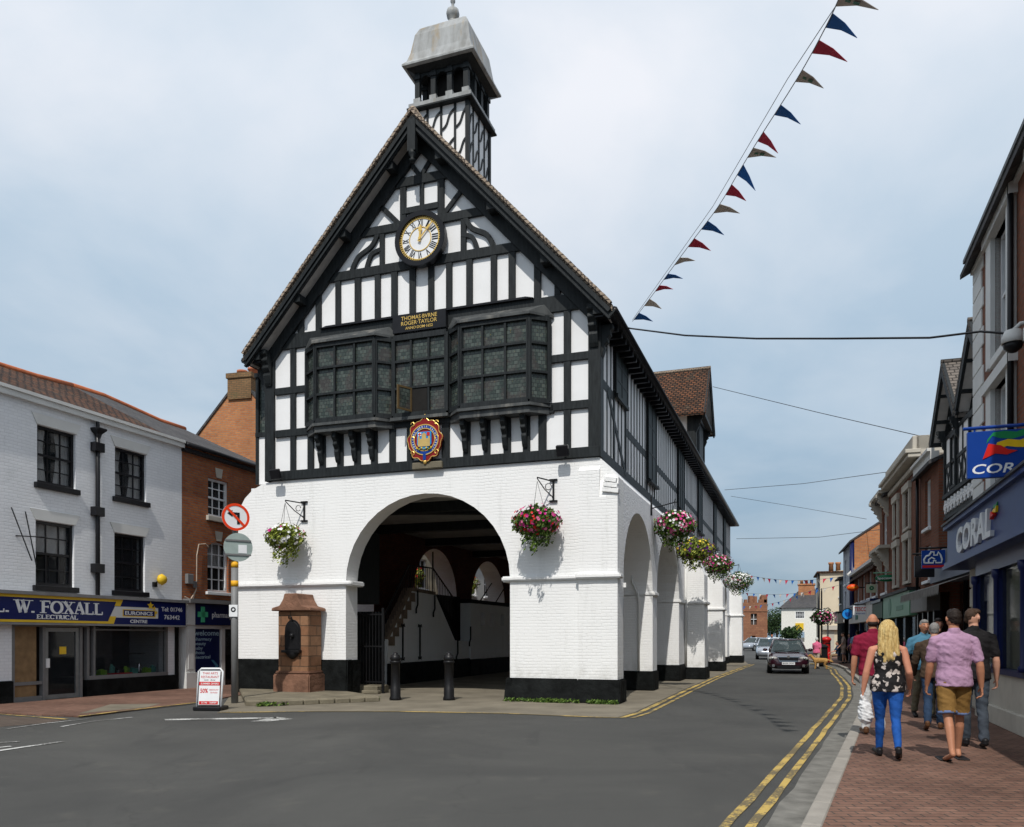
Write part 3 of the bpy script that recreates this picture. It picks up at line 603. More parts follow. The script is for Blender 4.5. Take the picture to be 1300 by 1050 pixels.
# ---- wall dormer on the street side
dc = 20.6; m = MB()
m.yz([[(dc - 1.7, 9.3), (dc + 1.7, 9.3), (dc + 1.7, 12.0), (dc, 13.95), (dc - 1.7, 12.0)]], -3.2, -.5); dw = m.build('dormer_wall', plaster, hall)
m = MB()
for y in (-1.7, -.9, .75, 1.55): m.box(-.5, -.42, dc + y, dc + y + .15, 9.6, 12.0)
m.box(-.5, -.41, dc - 1.7, dc + 1.7, 11.8, 12.02); m.box(-.51, -.4, dc - .75, dc + .75, 9.7, 11.7); m.box(-.85, -.5, dc - 1.75, dc - 1.68, 9.5, 12.1); m.box(-.3, -.06, dc - 1.9, dc + 1.9, 11.75, 11.9)
scroll_bracket(m, -.44, dc + 1.62, 11.9, .9, .15, .35, 1); scroll_bracket(m, -.44, dc - 1.62, 11.9, .9, .15, .35, 1)
for s in (-1, 1): m.beam((-.02, dc + s * 2.15, 11.62), (-.02, dc, 14.2), .3, .06, (1, 0, 0))
m.build('dormer_frame', black, dw)
m = MB()
for s in (-1, 1): m.yz([[(dc + s * 2.2, 11.78), (dc, 14.42), (dc, 14.3), (dc + s * 2.2, 11.64)]], -5.0, .04)
m.build('dormer_roof', rooftile, dw); m = MB(); m.tube([(-5, dc, 14.42), (.04, dc, 14.42)], .09, 8); m.build('ridge_tiles', rooftile_tan, dw)
m = MB()
for s in (-1, 1): m.beam((-.26, dc + s * 2.05, 11.72), (-.26, dc, 14.16), .03, .46, (1, 0, 0))
m.build('dormer_soffit', soffit, dw)
# ---- pipes, floodlights, brackets
m = MB(); m.tube([(-.62, 4.72, 3.9), (-.6, 4.70, 3.2), (-.42, 4.66, 2.85), (-.4, 4.66, 2.6), (-.4, 4.68, .6)], .035, 6); m.tube([(.06, BT[0] - .1, .5), (.06, BT[0] - .1, 4.6)], .05, 8); split(m, 'drainpipe', offwhite, hall)
for px, z in ((352, 6.08), (716, 6.1)):
    x = FX(px, .25); m = MB(); m.beam((x, -.1, z), (x, -.3, z - .04), .05, .05, (0, 0, 1)); m.beam((x - .02, -.26, z - .16), (x - .02, -.36, z + .1), .3, .12, (0, 1, 0)); m.build('floodlight', black2, hall, bevel=.02)
def wall_bracket(x, z, off, lr):
    m = MB(); m.box(x - .02 + .25 * lr, x + .02 + .25 * lr, -.05, 0, z - .3, z + .25); m.tube([(x + .25 * lr, -.03, z + .2), (x, -off, z + .22)], .018, 5); m.tube([(x + .25 * lr, -.03, z - .2), (x + .1 * lr, -off * .5, z - .02), (x, -off, z + .2)], .014, 5)
    m.tube([(x + .17 * lr + .08 * math.cos(i * .8), -off * .35, z + .05 + .08 * math.sin(i * .8)) for i in range(8)], .01, 4); m.box(x + .25 * lr - .1, x + .25 * lr + .1, -.055, -.005, z - .3, z - .26); m.box(x + .25 * lr - .1, x + .25 * lr + .1, -.055, -.005, z + .22, z + .26); m.build('basket_bracket', iron, hall)
BF = [(FX(362, .55), 5.05, .55, 1), (FX(682, .55), 5.2, .55, 1)]
for x, z, off, lr in BF: wall_bracket(x, z, off, lr)
BS = [(.62, 5.0, 5.55), (.62, 9.8, 5.3), (.75, 16.7, 5.3), (1.15, 23.2, 5.2)]
for x, y, z in BS:
    m = MB(); m.tube([(0, y - .6, z - .25), (x, y, z)], .018, 5); m.box(0, .05, y - .62, y - .57, z - .45, z + .1); m.build('basket_bracket', iron, hall)
# ---- staircase under the arches
m = MB(); X = -8.5
wl = [(4.3, 0), (4.3, 1.5), (4.9, 2.1), (6.0, 3.2), (7.95, 3.15), (9.75, 1.45), (11.2, 1.4), (11.2, 0)]
m.yz([wl], X - .3, X); m.yz([[(11.2, 0), (16.8, 0), (16.8, 2.95), (11.2, 2.95)]] + [[(y, 2.05), (y + .45, 2.05), (y + .45, 2.6), (y, 2.6)] for y in (12.3, 13.3, 14.7)], X - .4, X + .05)
sw = m.build('staircase_wall', white_brick, hall)
m = MB(); m.yz([[(4.26, 0), (11.15, 0), (11.15, .72), (4.26, .72)]], X, X + .05); m.box(X, X + .1, 11.15, 17, 0, .68); m.box(X - .9, X - .5, 4.3, 17, 0, 2.2)
m.box(X - .6, X - .45, 7.5, 11.3, 1.0, 3.2); m.box(X - .4, X + .1, 11.1, 17, 2.95, 3.1); m.build('staircase_plinth', plinth, sw)
m = MB()
for a, b_ in zip(wl[1:4], wl[2:5]): m.beam((X - .12, a[0], a[1] + .05), (X - .12, b_[0], b_[1] + .05), .5, .12, (1, 0, 0)) if False else m.beam((X - .14, a[0], a[1] + .02), (X - .14, b_[0], b_[1] + .02), .3, .12, (0, -1, 1))
for k in range(6): m.box(X, X + .03, 4.35 + k * .3, 4.75 + k * .3, 1.3 + k * .3, 1.6 + k * .3)
m.build('stone_coping', flat('worn_coping', (.20, .15, .11), .9, .3, 4, .5, .01, 20), sw)
m = MB()
rl = [(4.3, 2.3), (6.0, 4.05), (7.95, 4.1), (9.8, 3.1)]
for (a, za), (b_, zb) in zip(rl, rl[1:]):
    m.tube([(X - .1, a, za), (X - .1, b_, zb)], .03, 5); n_ = int((b_ - a) / .14)
    for i in range(n_): u = i / n_; m.tube([(X - .1, a + (b_ - a) * u, za + (zb - za) * u), (X - .1, a + (b_ - a) * u, za + (zb - za) * u - .85)], .012, 4)
m.tube([(X - .1, 7.95, 3.2), (X - .1, 7.95, 4.7)], .03, 5)
for y, z in ((5.3, 2.0), (6.6, 2.0)):
    m.tube([(X + .04, y, z), (X + .04, y, .8)], .03, 5)
    for s in (-1, 1): m.tube([(X + .04, y, z - .1), (X + .04, y + .1 * s, z + .02), (X + .04, y + .14 * s, z - .08)], .02, 4); m.tube([(X + .04, y, .9), (X + .04, y + .1 * s, .8), (X + .04, y + .12 * s, .9)], .02, 4)
for y, z in ((6.4, 3.2), (7.8, 3.1), (9.9, 1.45), (11.2, 2.0)): m.tube([(X + .05, y, z), (X + .05, y, z - .5), (X + .05, y - .12, z - .65), (X + .05, y - .12, z - .8)], .03, 5)
for y in (12.4, 14.2): m.tube([(X, y, 3.1), (X, y + 1.3, 3.9)], .025, 5)
m.build('stair_railing', iron, sw)
m = MB(); m.box(-8.9, -8.3, 1.6, 3.4, 2.6, 4.8); m.box(-10.0, -8.6, 4.0, 4.1, 0, 2.4); m.build('tall_black_box', black, hall)  # raised black box and a black panel behind the arch
m = MB(); xa, xb = -7.95, -6.95
for i in range(11): m.tube([(xa + (xb - xa) * i / 10, 1.1, .25), (xa + (xb - xa) * i / 10, 1.1, 2.3)], .014, 4)
for z in (.3, 1.3, 2.2): m.box(xa, xb, 1.08, 1.12, z, z + .04)
m.box(xb, xb + .06, 1.07, 1.13, 0, 2.4); m.box(xa - .06, xa, 1.07, 1.13, 0, 2.4); m.build('iron_gate', iron, hall)
m = MB(); m.box(-7.9, -7.0, .9, 1.6, 0, .22); m.box(-7.5, -6.9, .75, .95, 0, .1); m.build('stone_step', stone_old, hall, bevel=.02)
# ================================================================ generic facade pieces: x right, y into the building, outside is -y
def facade(m, x0, x1, z0, z1, y, holes, t=.3, mi=0):
    m.xz([[(x0, z0), (x1, z0), (x1, z1), (x0, z1)]] + [h if isinstance(h[0], tuple) else [(h[0], h[2]), (h[1], h[2]), (h[1], h[3]), (h[0], h[3])] for h in holes], y, y + t, mi)
def window(P, x0, x1, z0, z1, y=.1, cols=3, rows=4, fm=None, sill=None, cur=None, sillm=None, bar=.03, name='window', sp=.35, head=None, fr_=.07):
    """sash window set y behind the face: frame, glazing bars, pane, sill, curtain, dark room behind"""
    f = MB(); fm = fm or whitepaint
    f.xz([[(x0, z0), (x1, z0), (x1, z1), (x0, z1)], [(x0 + fr_, z0 + fr_), (x1 - fr_, z0 + fr_), (x1 - fr_, z1 - fr_), (x0 + fr_, z1 - fr_)]], y - .03, y + .06)
    zm = (z0 + z1) / 2; f.box(x0 + fr_, x1 - fr_, y - .015, y + .03, zm - .03, zm + .03)
    for i in range(1, cols): x = x0 + (x1 - x0) * i / cols; f.box(x - bar / 2, x + bar / 2, y, y + .03, z0 + fr_, z1 - fr_)
    for i in range(1, rows):
        z = z0 + (z1 - z0) * i / rows
        if abs(z - zm) > .04: f.box(x0 + fr_, x1 - fr_, y + .002, y + .028, z - bar / 2, z + bar / 2)
    f = f.build(name, fm, P)
    g = MB(); g.box(x0 + .03, x1 - .03, y + .034, y + .04, z0 + .03, z1 - .03); g.build('pane', glass, f)
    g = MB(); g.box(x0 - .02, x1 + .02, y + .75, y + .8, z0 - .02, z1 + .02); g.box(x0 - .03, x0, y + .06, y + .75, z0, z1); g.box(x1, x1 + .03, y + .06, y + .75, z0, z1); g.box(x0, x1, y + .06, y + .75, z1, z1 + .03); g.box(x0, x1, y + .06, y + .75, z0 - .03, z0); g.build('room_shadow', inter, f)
    if cur:
        g = MB(); n_ = 28
        for s in ((0, 1) if cur != 'blind' else (0,)):
            vs = []; w = (x1 - x0) * (.42 if cur != 'blind' else .98)
            for k in range(n_ + 1):
                u = k / n_; 
                for zz in (0, 1, 2, 3):
                    pinch = 1 - (.45 if cur == 'tied' else 0) * (1 - abs(zz - 1.2) / 1.8) * .6
                    xx = u * w * pinch; x = x0 + xx if s == 0 else x1 - xx
                    vs.append((x, y + .14 + .025 * math.sin(u * 26), z1 - .04 - (z1 - z0 - .08) * zz / 3 * (1 if cur != 'blind' else .5)))
            g.add(vs, [(k * 4 + q, (k + 1) * 4 + q, (k + 1) * 4 + q + 1, k * 4 + q + 1) for k in range(n_) for q in range(3)], 0, True)
        g.build('curtain', curtain, f, rn=False)
    if sill: 
        g = MB(); g.box(x0 - .09, x1 + .09, -.09, y + .0, z0 - sill, z0 - .005); g.build('sill', sillm or fm, f, bevel=.01)
    if head:
        g = MB(); g.xz([[(x0 - .02, z1 + .01), (x1 + .02, z1 + .01), (x1 + .02 + head[0], z1 + head[1]), (x0 - .02 - head[0], z1 + head[1])]], -.025, .05); g.build('lintel', head[2], f)
    return f
def pitched(P, x0, x1, ye, yr, ze, zr, mat, oh=.25, name='roof', yb=None, gut=None):
    m = MB(); sl = (zr - ze) / (yr - ye)
    m.yz([[(ye - oh, ze - oh * sl), (yr, zr), (yr, zr - .12), (ye - oh, ze - .1 - oh * sl)]], x0, x1)
    yb = yb or 2 * yr - ye; m.yz([[(yr + .001, zr), (yb + oh, ze - oh * sl), (yb + oh, ze - .1 - oh * sl), (yr + .001, zr - .12)]], x0, x1)
    m.tube([(x0, yr, zr + .01), (x1, yr, zr + .01)], .09, 8); m.build(name, mat, P)
def shell(P, x0, x1, d, h, mat, y0=.3, gable=None):
    """side and back walls"""
    m = MB()
    g = [(y0, 0), (d, 0), (d, h)] + ([(gable[0], gable[1])] if gable else []) + [(y0, h)]
    m.yz([g], x0, x0 + .25); m.yz([g], x1 - .25, x1); m.box(x0 + .25, x1 - .25, d - .25, d, 0, h); m.build('outer_wall', mat, P)
# ================================================================ left row; x runs from near to far
LR = PI / 2 - TH
def LP(x, y=0, z=0): return L0 + UY * x - UX * y + Vector((0, 0, z))
fx = thing('electrical_shop', 'white painted brick shop with black sash windows and a navy electrical shop sign', 'shop', L0, LR)
WN = [(.98, 2.10, 5.38, 6.80), (3.38, 4.50, 5.42, 6.78), (.94, 2.06, 2.86, 4.45), (3.36, 4.46, 2.86, 4.43)]
m = MB(); facade(m, -7, 5.92, 2.62, 7.4, 0, WN + [(-3, -1.9, 5.4, 6.8)]); m.box(-7, .3, 0, .3, .55, 1.95); m.box(5.3, 5.72, 0, .3, .45, 1.95)
m.build('wall', grey_white_brick, fx)
shell(fx, -7, 5.9, 7, 7.4, grey_white_brick, gable=(3.5, 9.1))
for i, w in enumerate(WN): window(fx, *w, cols=3, rows=4, fm=black2, sill=.14, cur=('tied', 'tied', 'blind', None)[i], sillm=black2, head=(.14, .27, offwhite))
m = MB(); m.box(-7, 5.92, -.12, .02, 7.28, 7.42); m.box(-7, 5.92, -.16, -.02, 7.42, 7.5); m.build('eaves_gutter', offwhite, fx)
# roof over both left buildings, sagging ridge
m = MB(); m.tx = Vector((1, 0, 0)); n_ = 14; vs = []
for i in range(n_ + 1):
    x = -7 + 17 * i / n_; sg = .07 * math.sin(i * 1.3) + .05 * math.sin(i * .7 + 1)
    vs += [(x, -.14, 7.48 + sg * .1), (x, 1.7, 8.35 + sg * .6), (x, 3.5, 9.22 + sg + (.35 if x < .6 else 0)), (x, 7.1, 7.5)]
hf = int(n_ * .76)
def strip(lo, hi): return [(i * 4 + q, (i + 1) * 4 + q, (i + 1) * 4 + q + 1, i * 4 + q + 1) for i in range(lo, hi) for q in range(3)]
m.add(vs, strip(0, hf)); m.tube([vs[i * 4 + 2] for i in range(hf + 1)], .1, 7, 1); ro = m.build('roof', [rooftile, flat('orange_ridge_tile', (.40, .12, .05), .8, .3, 4)], fx, rn=False)
m = MB(); m.box(5.0, 5.88, -.01, .0, 0, .01) if False else None
# downpipe with hopper
m = MB(); xx = 2.72
m.tube([(xx, -.09, 7.28), (xx, -.09, 7.0)], .05, 8); m.lathe([(.06, 6.82), (.1, 6.95), (.22, 7.05), (.23, 7.1)], (xx, -.1, 0), 4, 0, sm=False); m.tube([(xx, -.09, 6.9), (xx, -.09, 2.6)], .06, 10)
for z in (6.6, 4.9, 3.4): m.box(xx - .16, xx + .16, -.18, 0, z - .12, z + .12)
m.build('downpipe', black2, fx, bevel=.01)
# sign board
m = MB(); m.box(-2.2, 5.84, -.22, 0, 1.93, 2.6); m.box(-2.25, 5.9, -.3, 0, 2.6, 2.68, 1); m.box(-2.2, 5.88, -.24, .02, 1.88, 1.93, 1); sg = m.build('sign_board', [navy_sign, grey], fx)
Ym = -.222
def ps(m, pts, mi, y=Ym, t=.005): m.xz([pts], y - t, y, mi)
m = MB(); ps(m, [(-2.2, 2.53), (3.22, 2.53), (3.26, 2.6), (-2.2, 2.6)], 0); ps(m, [(-2.2, 1.94), (2.93, 1.94), (2.96, 2.0), (-2.2, 2.0)], 0)
ps(m, [(2.9, 1.94), (3.12, 1.94), (3.2, 2.14), (3.0, 2.14)], 0, Ym - .001); ps(m, [(3.15, 2.42), (3.34, 2.42), (3.44, 2.6), (3.24, 2.6)], 0, Ym - .001)
for r_, cx2, cz2 in ((.13, 4.42, 2.47), (.07, 4.56, 2.40), (.06, 4.64, 2.28)): ps(m, [(cx2 + (r_ if k % 2 == 0 else r_ * .45) * math.sin(PI * k / 5), cz2 + (r_ if k % 2 == 0 else r_ * .45) * math.cos(PI * k / 5)) for k in range(10)], 0, Ym - .014)
ps(m, [(3.42, 2.145), (4.62, 2.145), (4.62, 2.34), (3.42, 2.34)], 0, Ym - .006, .002)
m.build('yellow_trim', yellow, sg)
m = MB(); ps(m, [(2.99, 2.11), (4.72, 2.11), (4.72, 2.41), (3.16, 2.41)], 0); m.build('white_panel', offwhite, sg)
m = MB(); ps(m, [(3.45, 2.17), (4.58, 2.17), (4.58, 2.32), (3.45, 2.32)], 0, Ym - .0095, .002); m.build('name_panel', navy_sign, sg)
# serif lettering built from stems
def serif(m, txt, x0, z, h, w, y, tk=.17, e=.006):
    GL = {'L': [('s', .15, 0, .15, 1, 1), ('s', .15, .03, .62, .03, .4), ('s', .62, 0, .62, .26, .35), 'b.15', 't.15', .72], '.': [('s', .1, 0, .1, .14, 1), .28],
          'W': [('s', .06, 1, .3, 0, 1), ('s', .3, 0, .5, 1, .4), ('s', .42, 1, .66, 0, 1), ('s', .66, 0, .9, 1, .4), 't.06', 't.44', 't.9', 1.0], 'F': [('s', .15, 0, .15, 1, 1), ('s', .15, .97, .6, .97, .4), ('s', .15, .52, .48, .52, .4), ('s', .6, 1, .6, .76, .35), ('s', .48, .62, .48, .42, .35), 'b.15', 't.15', .66],
          'X': [('s', .08, 1, .66, 0, 1), ('s', .62, 1, .1, 0, .4), 'b.1', 'b.66', 't.08', 't.62', .78], 'A': [('s', .36, 1, .08, 0, .4), ('s', .36, 1, .68, 0, 1), ('s', .2, .35, .55, .35, .4), 'b.08', 'b.68', .78],
          'E': [('s', .15, 0, .15, 1, 1), ('s', .15, .97, .58, .97, .4), ('s', .15, .52, .48, .52, .4), ('s', .15, .03, .6, .03, .4), ('s', .58, 1, .58, .78, .35), ('s', .6, 0, .6, .24, .35), 'b.15', 't.15', .7], 'T': [('s', .32, 0, .32, 1, 1), ('s', .02, .97, .62, .97, .4), ('s', .02, 1, .02, .76, .35), ('s', .62, 1, .62, .76, .35), 'b.32', .68],
          'R': [('s', .15, 0, .15, 1, 1), ('c', .15, .74, .26, .24, -90, 90), ('s', .3, .5, .6, 0, .9), 'b.15', 'b.62', 't.15', .72], 'I': [('s', .15, 0, .15, 1, 1), 'b.15', 't.15', .32], 'C': [('c', .42, .5, .36, .47, 45, 315), ('s', .68, .95, .68, .7, .35), .78], 'O': [('c', .42, .5, .36, .47, 0, 360), .88], ' ': [.35]}
    tot = sum(GL[c][-1] for c in txt); k = w / tot; x = x0
    for c in txt:
        g = GL[c]
        for q in g[:-1]:
            if isinstance(q, str):
                xc = x + float(q[1:]) * k; zz = z + (0 if q[0] == 'b' else h); m.box(xc - tk * k * 1.1, xc + tk * k * 1.1, y - e, y, zz - (0 if q[0] == 'b' else h * .06), zz + (h * .06 if q[0] == 'b' else 0))
            elif q[0] == 's': m.beam((x + q[1] * k, y - e / 2 - .0005, z + q[2] * h), (x + q[3] * k, y - e / 2 - .0005, z + q[4] * h), tk * k * q[5], e)
            else:
                L = []; R = []
                for i in range(25):
                    a = math.radians(q[5] + (q[6] - q[5]) * i / 24); tt = tk * k * (.35 + .65 * abs(math.cos(a))) / 2
                    L.append((x + q[1] * k + (q[3] * k + tt) * math.cos(a), z + q[2] * h + (q[4] * h + tt) * math.sin(a))); R.append((x + q[1] * k + (q[3] * k - tt) * math.cos(a), z + q[2] * h + (q[4] * h - tt) * math.sin(a)))
                for i in range(24): m.xz([[L[i], L[i + 1], R[i + 1], R[i]]], y - e - .001, y)
        x += g[-1] * k
m = MB(); serif(m, 'L. W. FOXALL', -.34, 2.17, .30, 3.12, Ym, .2); serif(m, 'ELECTRICAL', .78, 2.03, .10, 1.2, Ym, .2)
m.text('EURONICS', 4.0, 2.195, Ym - .012, .095, 1.0, bold=.02); m.text('CENTRE', 4.0, 1.975, Ym - .001, .085, .62, bold=.02)
m.text('Tel: 01746', 5.27, 2.33, Ym - .001, .12, .84, bold=.012); m.text('763442', 5.27, 2.1, Ym - .001, .12, .62, bold=.012); m.build('sign_lettering', whitepaint, sg)
# shopfront
m = MB(); m.box(-7, .3, -.06, .3, 0, .54); m.box(2.42, 5.75, -.04, .3, .0, .46); m.box(5.62, 5.74, -.05, .02, .46, 1.9); m.build('plinth', plinth, fx)
m = MB()
for x in (.34, 1.18, 2.28, 2.5): m.box(x - .04, x + .04, .0, .12, 0, 1.93)
m.box(.3, 2.5, .0, .12, 1.84, 1.93); m.box(.36, 1.16, .02, .1, 0, .14); m.box(.36, 1.16, .02, .1, .42, .5); m.box(2.5, 5.34, -.02, .12, .46, .56); m.box(2.62, 5.3, .0, .1, 1.76, 1.8); m.box(5.26, 5.34, -.01, .1, .5, 1.9); m.box(2.66, 2.72, -.01, .1, .5, 1.9)
m.build('shopfront_frame', grey, fx)
m = MB(); m.box(.4, 1.0, .05, .06, .14, 1.84); m.build('boarded_panel', tan, fx)
m = MB(); m.xz([[(1.22, .03), (2.24, .03), (2.24, 1.82), (1.22, 1.82)], [(1.32, .14), (2.14, .14), (2.14, 1.72), (1.32, 1.72)]], .03, .09); dr = m.build('shop_door', greym, fx)
m = MB(); m.box(1.3, 2.16, .055, .065, .1, 1.76); m.build('door_glass', shopglass, dr); m = MB(); m.box(1.24, 1.34, 0, .05, .82, 1.05); m.build('door_plate', whitepaint, dr); m = MB(); m.box(1.66, 1.86, .045, .052, 1.15, 1.34); m.build('door_sticker', yellow, dr)
m = MB(); m.box(2.7, 5.3, .05, .06, .5, 1.84); dg_ = m.build('display_window', shopglass, fx)
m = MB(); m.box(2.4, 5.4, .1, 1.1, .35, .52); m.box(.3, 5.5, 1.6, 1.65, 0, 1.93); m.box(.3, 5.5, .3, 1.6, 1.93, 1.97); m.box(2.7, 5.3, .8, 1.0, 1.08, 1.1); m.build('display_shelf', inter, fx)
goods = [('kettle', .1, .15), ('toaster', .14, .1), ('blender', .08, .2), ('radio', .14, .1)]
gm = [whitepaint, chrome, red, flat('lime_plastic', (.25, .5, .03), .4), flat('pink_plastic', (.4, .12, .3), .4), flat('teal_plastic', (.1, .35, .3), .4)]
gi = 0
for k, x in enumerate((2.95, 3.25, 3.6, 3.85, 4.1, 4.35, 4.6, 4.85, 5.1)):
    nm, ww, hh = goods[k % 4]; p = MB(); z = .53
    if nm in ('kettle', 'blender'): p.lathe([(ww * .5, 0), (ww * .55, hh * .2), (ww * .35, hh * .85), (ww * .15, hh)], (0, 0, 0), 12); p.tube([(ww * .4, 0, hh * .8), (ww * .85, 0, hh * .7), (ww * .8, 0, hh * .25), (ww * .5, 0, hh * .2)], .012, 5)
    else: p.box(-ww / 2, ww / 2, -.07, .07, 0, hh); p.box(-ww * .35, ww * .35, -.02, .02, hh, hh + .015)
    
    for v in p.v: v *= 1.55
    o = p.build(nm, gm[(k * 2 + 1) % 6], None, bevel=.012); o.location = LP(x, .35, z); o.rotation_euler = (0, 0, LR)
    tag(o, ('chrome', 'lime green', 'red', 'pink', 'chrome', 'lime green', 'teal', 'white', 'red')[k] and '%s %s in the electrical shop window, %s from the door' % (('silver', 'lime green', 'teal', 'silver', 'lime green', 'teal', 'silver', 'lime green', 'teal')[k], nm, ('first', 'second', 'third', 'fourth', 'fifth', 'sixth', 'seventh', 'eighth', 'ninth')[k]), nm, 'goods in the electrical shop window')
m = MB(); m.box(-.35, .35, -.12, .1, 0, .06); o = m.build('display_tray', red, None, bevel=.01); o.location = LP(4.1, .24, .53 - .06 + .005); o.rotation_euler = (0, 0, LR); tag(o, 'flat red tray along the front of the electrical shop window', 'tray')
o.location = LP(3.75, .2, .53)
# alarm box, small poles on the wall
al = thing('alarm_box', 'yellow alarm box on the white wall above the telephone number', 'alarm', LP(4.95, 0, 3.15), LR)
m = MB(); m.lathe([(.03, 0), (.15, .0), (.17, .05), (.12, .14), (.02, .16)], (0, -.1, .1), 8, 0, rot=Matrix.Rotation(PI / 2, 3, 'X')); m.build('housing', yellow, al); m = MB(); m.box(-.22, -.1, -.08, 0, -.12, .02); m.tube([(-.14, -.04, 0), (0, -.08, .08)], .02, 5); m.build('bracket', iron, al)
m = MB(); m.tube([(.25, -.05, 4.65), (.5, -.4, 3.4)], .015, 5); m.tube([(.62, -.05, 4.6), (.62, -.4, 3.3)], .015, 5); m.tube([(.4, -.0, 4.0), (.9, -.4, 4.0)], .015, 5); m.build('wall_stay', iron, fx)
# ---- pharmacy
ph = thing('pharmacy', 'red brick building with white sash windows above a grey pharmacy shopfront', 'shop', L0, LR)
WP = [(7.08, 8.05, 5.42, 6.62), (7.05, 8.05, 3.02, 4.62)]
m = MB(); facade(m, 5.93, 9.9, 2.66, 7.4, 0, [WP[0], [(7.05, 3.02), (8.05, 3.02), (8.05, 4.45), (7.8, 4.58), (7.55, 4.62), (7.3, 4.58), (7.05, 4.45)]]); m.build('wall', red_brick, ph)
shell(ph, 5.95, 9.9, 7, 7.4, red_brick, gable=(3.5, 9.1))
window(ph, *WP[0], cols=3, rows=4, sill=.16, sillm=cream_stone); window(ph, *WP[1], cols=3, rows=4, sill=.1, cur='blind')
m = MB(); m.tx = Vector((1, 0, 0)); m.add(vs, strip(hf, n_)); m.tube([vs[i * 4 + 2] for i in range(hf, n_ + 1)], .1, 7, 1); m.build('roof', [slate, flat('orange_ridge_tile', (.40, .12, .05))], ph, rn=False)
m = MB(); m.box(5.9, 9.9, -.1, .02, 7.2, 7.32); m.tube([(5.95, -.17, 7.4), (9.9, -.17, 7.4)], .07, 8); m.build('eaves_gutter', black2, ph)
m = MB(); m.xz([[(7.46, 6.68), (7.68, 6.68), (7.74, 6.98), (7.4, 6.98)]], -.03, .02); m.xz([[(7.46, 4.66), (7.68, 4.66), (7.74, 4.96), (7.4, 4.96)]], -.03, .02); split(m, 'keystone', cream_stone, ph)
m = MB(); m.box(5.95, 9.9, -.3, .05, 2.62, 2.74); m.build('shop_cornice', grey, ph)
m = MB(); m.box(5.95, 6.34, -.14, .2, .0, 2.62); m.box(5.99, 6.3, -.17, -.14, 1.95, 2.6); m.box(6.03, 6.26, -.155, -.14, .6, 1.8); m.box(5.92, 6.37, -.18, -.14, 0, .5); m.box(7.6, 7.76, -.1, .2, .0, 1.95); m.box(6.34, 9.9, -.1, .1, 1.84, 1.95); m.box(6.34, 7.6, -.12, .2, .38, .46); m.box(9.1, 9.9, -.05, .3, 0, 2.6); m.build('shopfront_frame', offwhite, ph)
m = MB(); m.box(6.34, 7.6, -.05, .2, 0, .38); m.box(7.76, 9.1, .4, .46, 0, 1.9); m.build('stall_riser', plinth, ph)
m = MB(); m.box(6.35, 9.9, -.18, -.04, 1.96, 2.6); ps2 = m.build('sign_board', navy, ph)
m = MB(); m.box(6.4, 6.84, -.2, -.18, 2.2, 2.36); m.box(6.54, 6.7, -.2, -.18, 2.04, 2.52); m.build('green_cross', flat('mint_cross', (.08, .5, .25), .4), ps2)
m = MB(); m.text('pharmacy', 7.52, 2.2, -.182, .17, .95, bold=.012); m.build('sign_lettering', whitepaint, ps2)
m = MB(); m.box(6.36, 7.58, -.03, -.02, .47, 1.83); wp_ = m.build('window_poster', navy, ph)
m = MB(); m.text('welcome', 6.98, 1.63, -.031, .16, 1.12, bold=.012)
for t, z, w in (('pharmacy', 1.47, .78), ('beauty', 1.33, .52), ('baby', 1.19, .38), ('photo', 1.05, .45), ('electrical', .91, .72)): m.text(t, 6.42, z, -.031, .1, w, align='L', bold=.006)
m.build('poster_lettering', flat('pale_blue_print', (.35, .5, .6), .5), wp_)
m = MB(); m.xz([[(7.18, .85), (7.3, .85), (7.53, .66), (7.3, .47), (7.18, .47), (7.4, .66)]], -.034, -.031); m.build('poster_arrow', flat('mid_blue_print', (.06, .2, .32), .5), wp_)
m = MB(); m.box(7.8, 9.05, .06, .07, .05, 1.84); m.build('door_glass', shopglass, ph)
# loose cable and meter boxes on the brick
m = MB(); m.tube([(6.35, -.05, 2.75), (6.5, -.05, 3.1), (6.5, -.06, 4.1), (6.6, -.05, 4.45), (6.9, -.05, 4.5), (7.05, -.05, 4.4)], .018, 5); m.tube([(6.0, -.05, 2.8), (6.2, -.08, 2.72), (6.45, -.06, 3.0)], .018, 5); m.build('loose_cable', flat('beige_cable', (.45, .36, .28), .6), ph)
m = MB(); m.box(6.05, 6.3, -.12, 0, 3.2, 3.5); m.box(6.38, 6.5, -.08, 0, 3.1, 3.3); split(m, 'meter_box', grey, ph, .01)
m = MB(); m.lathe([(.05, 5.6), (.06, 6.3), (.15, 6.42), (.16, 6.5)], (9.3, -.12, 0), 8); m.build('rainwater_hopper', black2, ph)
# ---- brick gable behind with chimney stack
gh = thing('brick_house', 'tall orange brick gable end with a chimney stack behind the pharmacy roof', 'house', at(305, 808, 33) * 1, -.24); gh.location.z = 0
m = MB(); m.xz([[(-4.6, 0), (4.6, 0), (4.6, 6.9), (.55, 11.4), (-.55, 11.4), (-4.6, 6.9)]], 0, .3); m.box(-4.6, -4.3, .3, 8, 0, 6.8); m.box(4.3, 4.6, .3, 8, 0, 6.8); m.build('gable_wall', orange_brick, gh)
m = MB(); 
m.xz([[(-4.8, 6.78), (0, 12.12), (0, 12.0), (-4.8, 6.66)]], -.06, 8); m.xz([[(0.001, 12.12), (4.8, 6.78), (4.8, 6.66), (0.001, 12.0)]], -.06, 8); rf = m.build('roof', slate, gh)
m = MB(); m.box(-.53, .53, -.08, 1.2, 11.2, 12.2); m.box(-.58, .58, -.13, 1.26, 12.05, 12.25); ch = m.build('chimney', brick('mossy_chimney_brick', (.24, .13, .06), (.30, .17, .08), (.12, .10, .06), var=.5, stain=(.10, .09, .04)), rf)
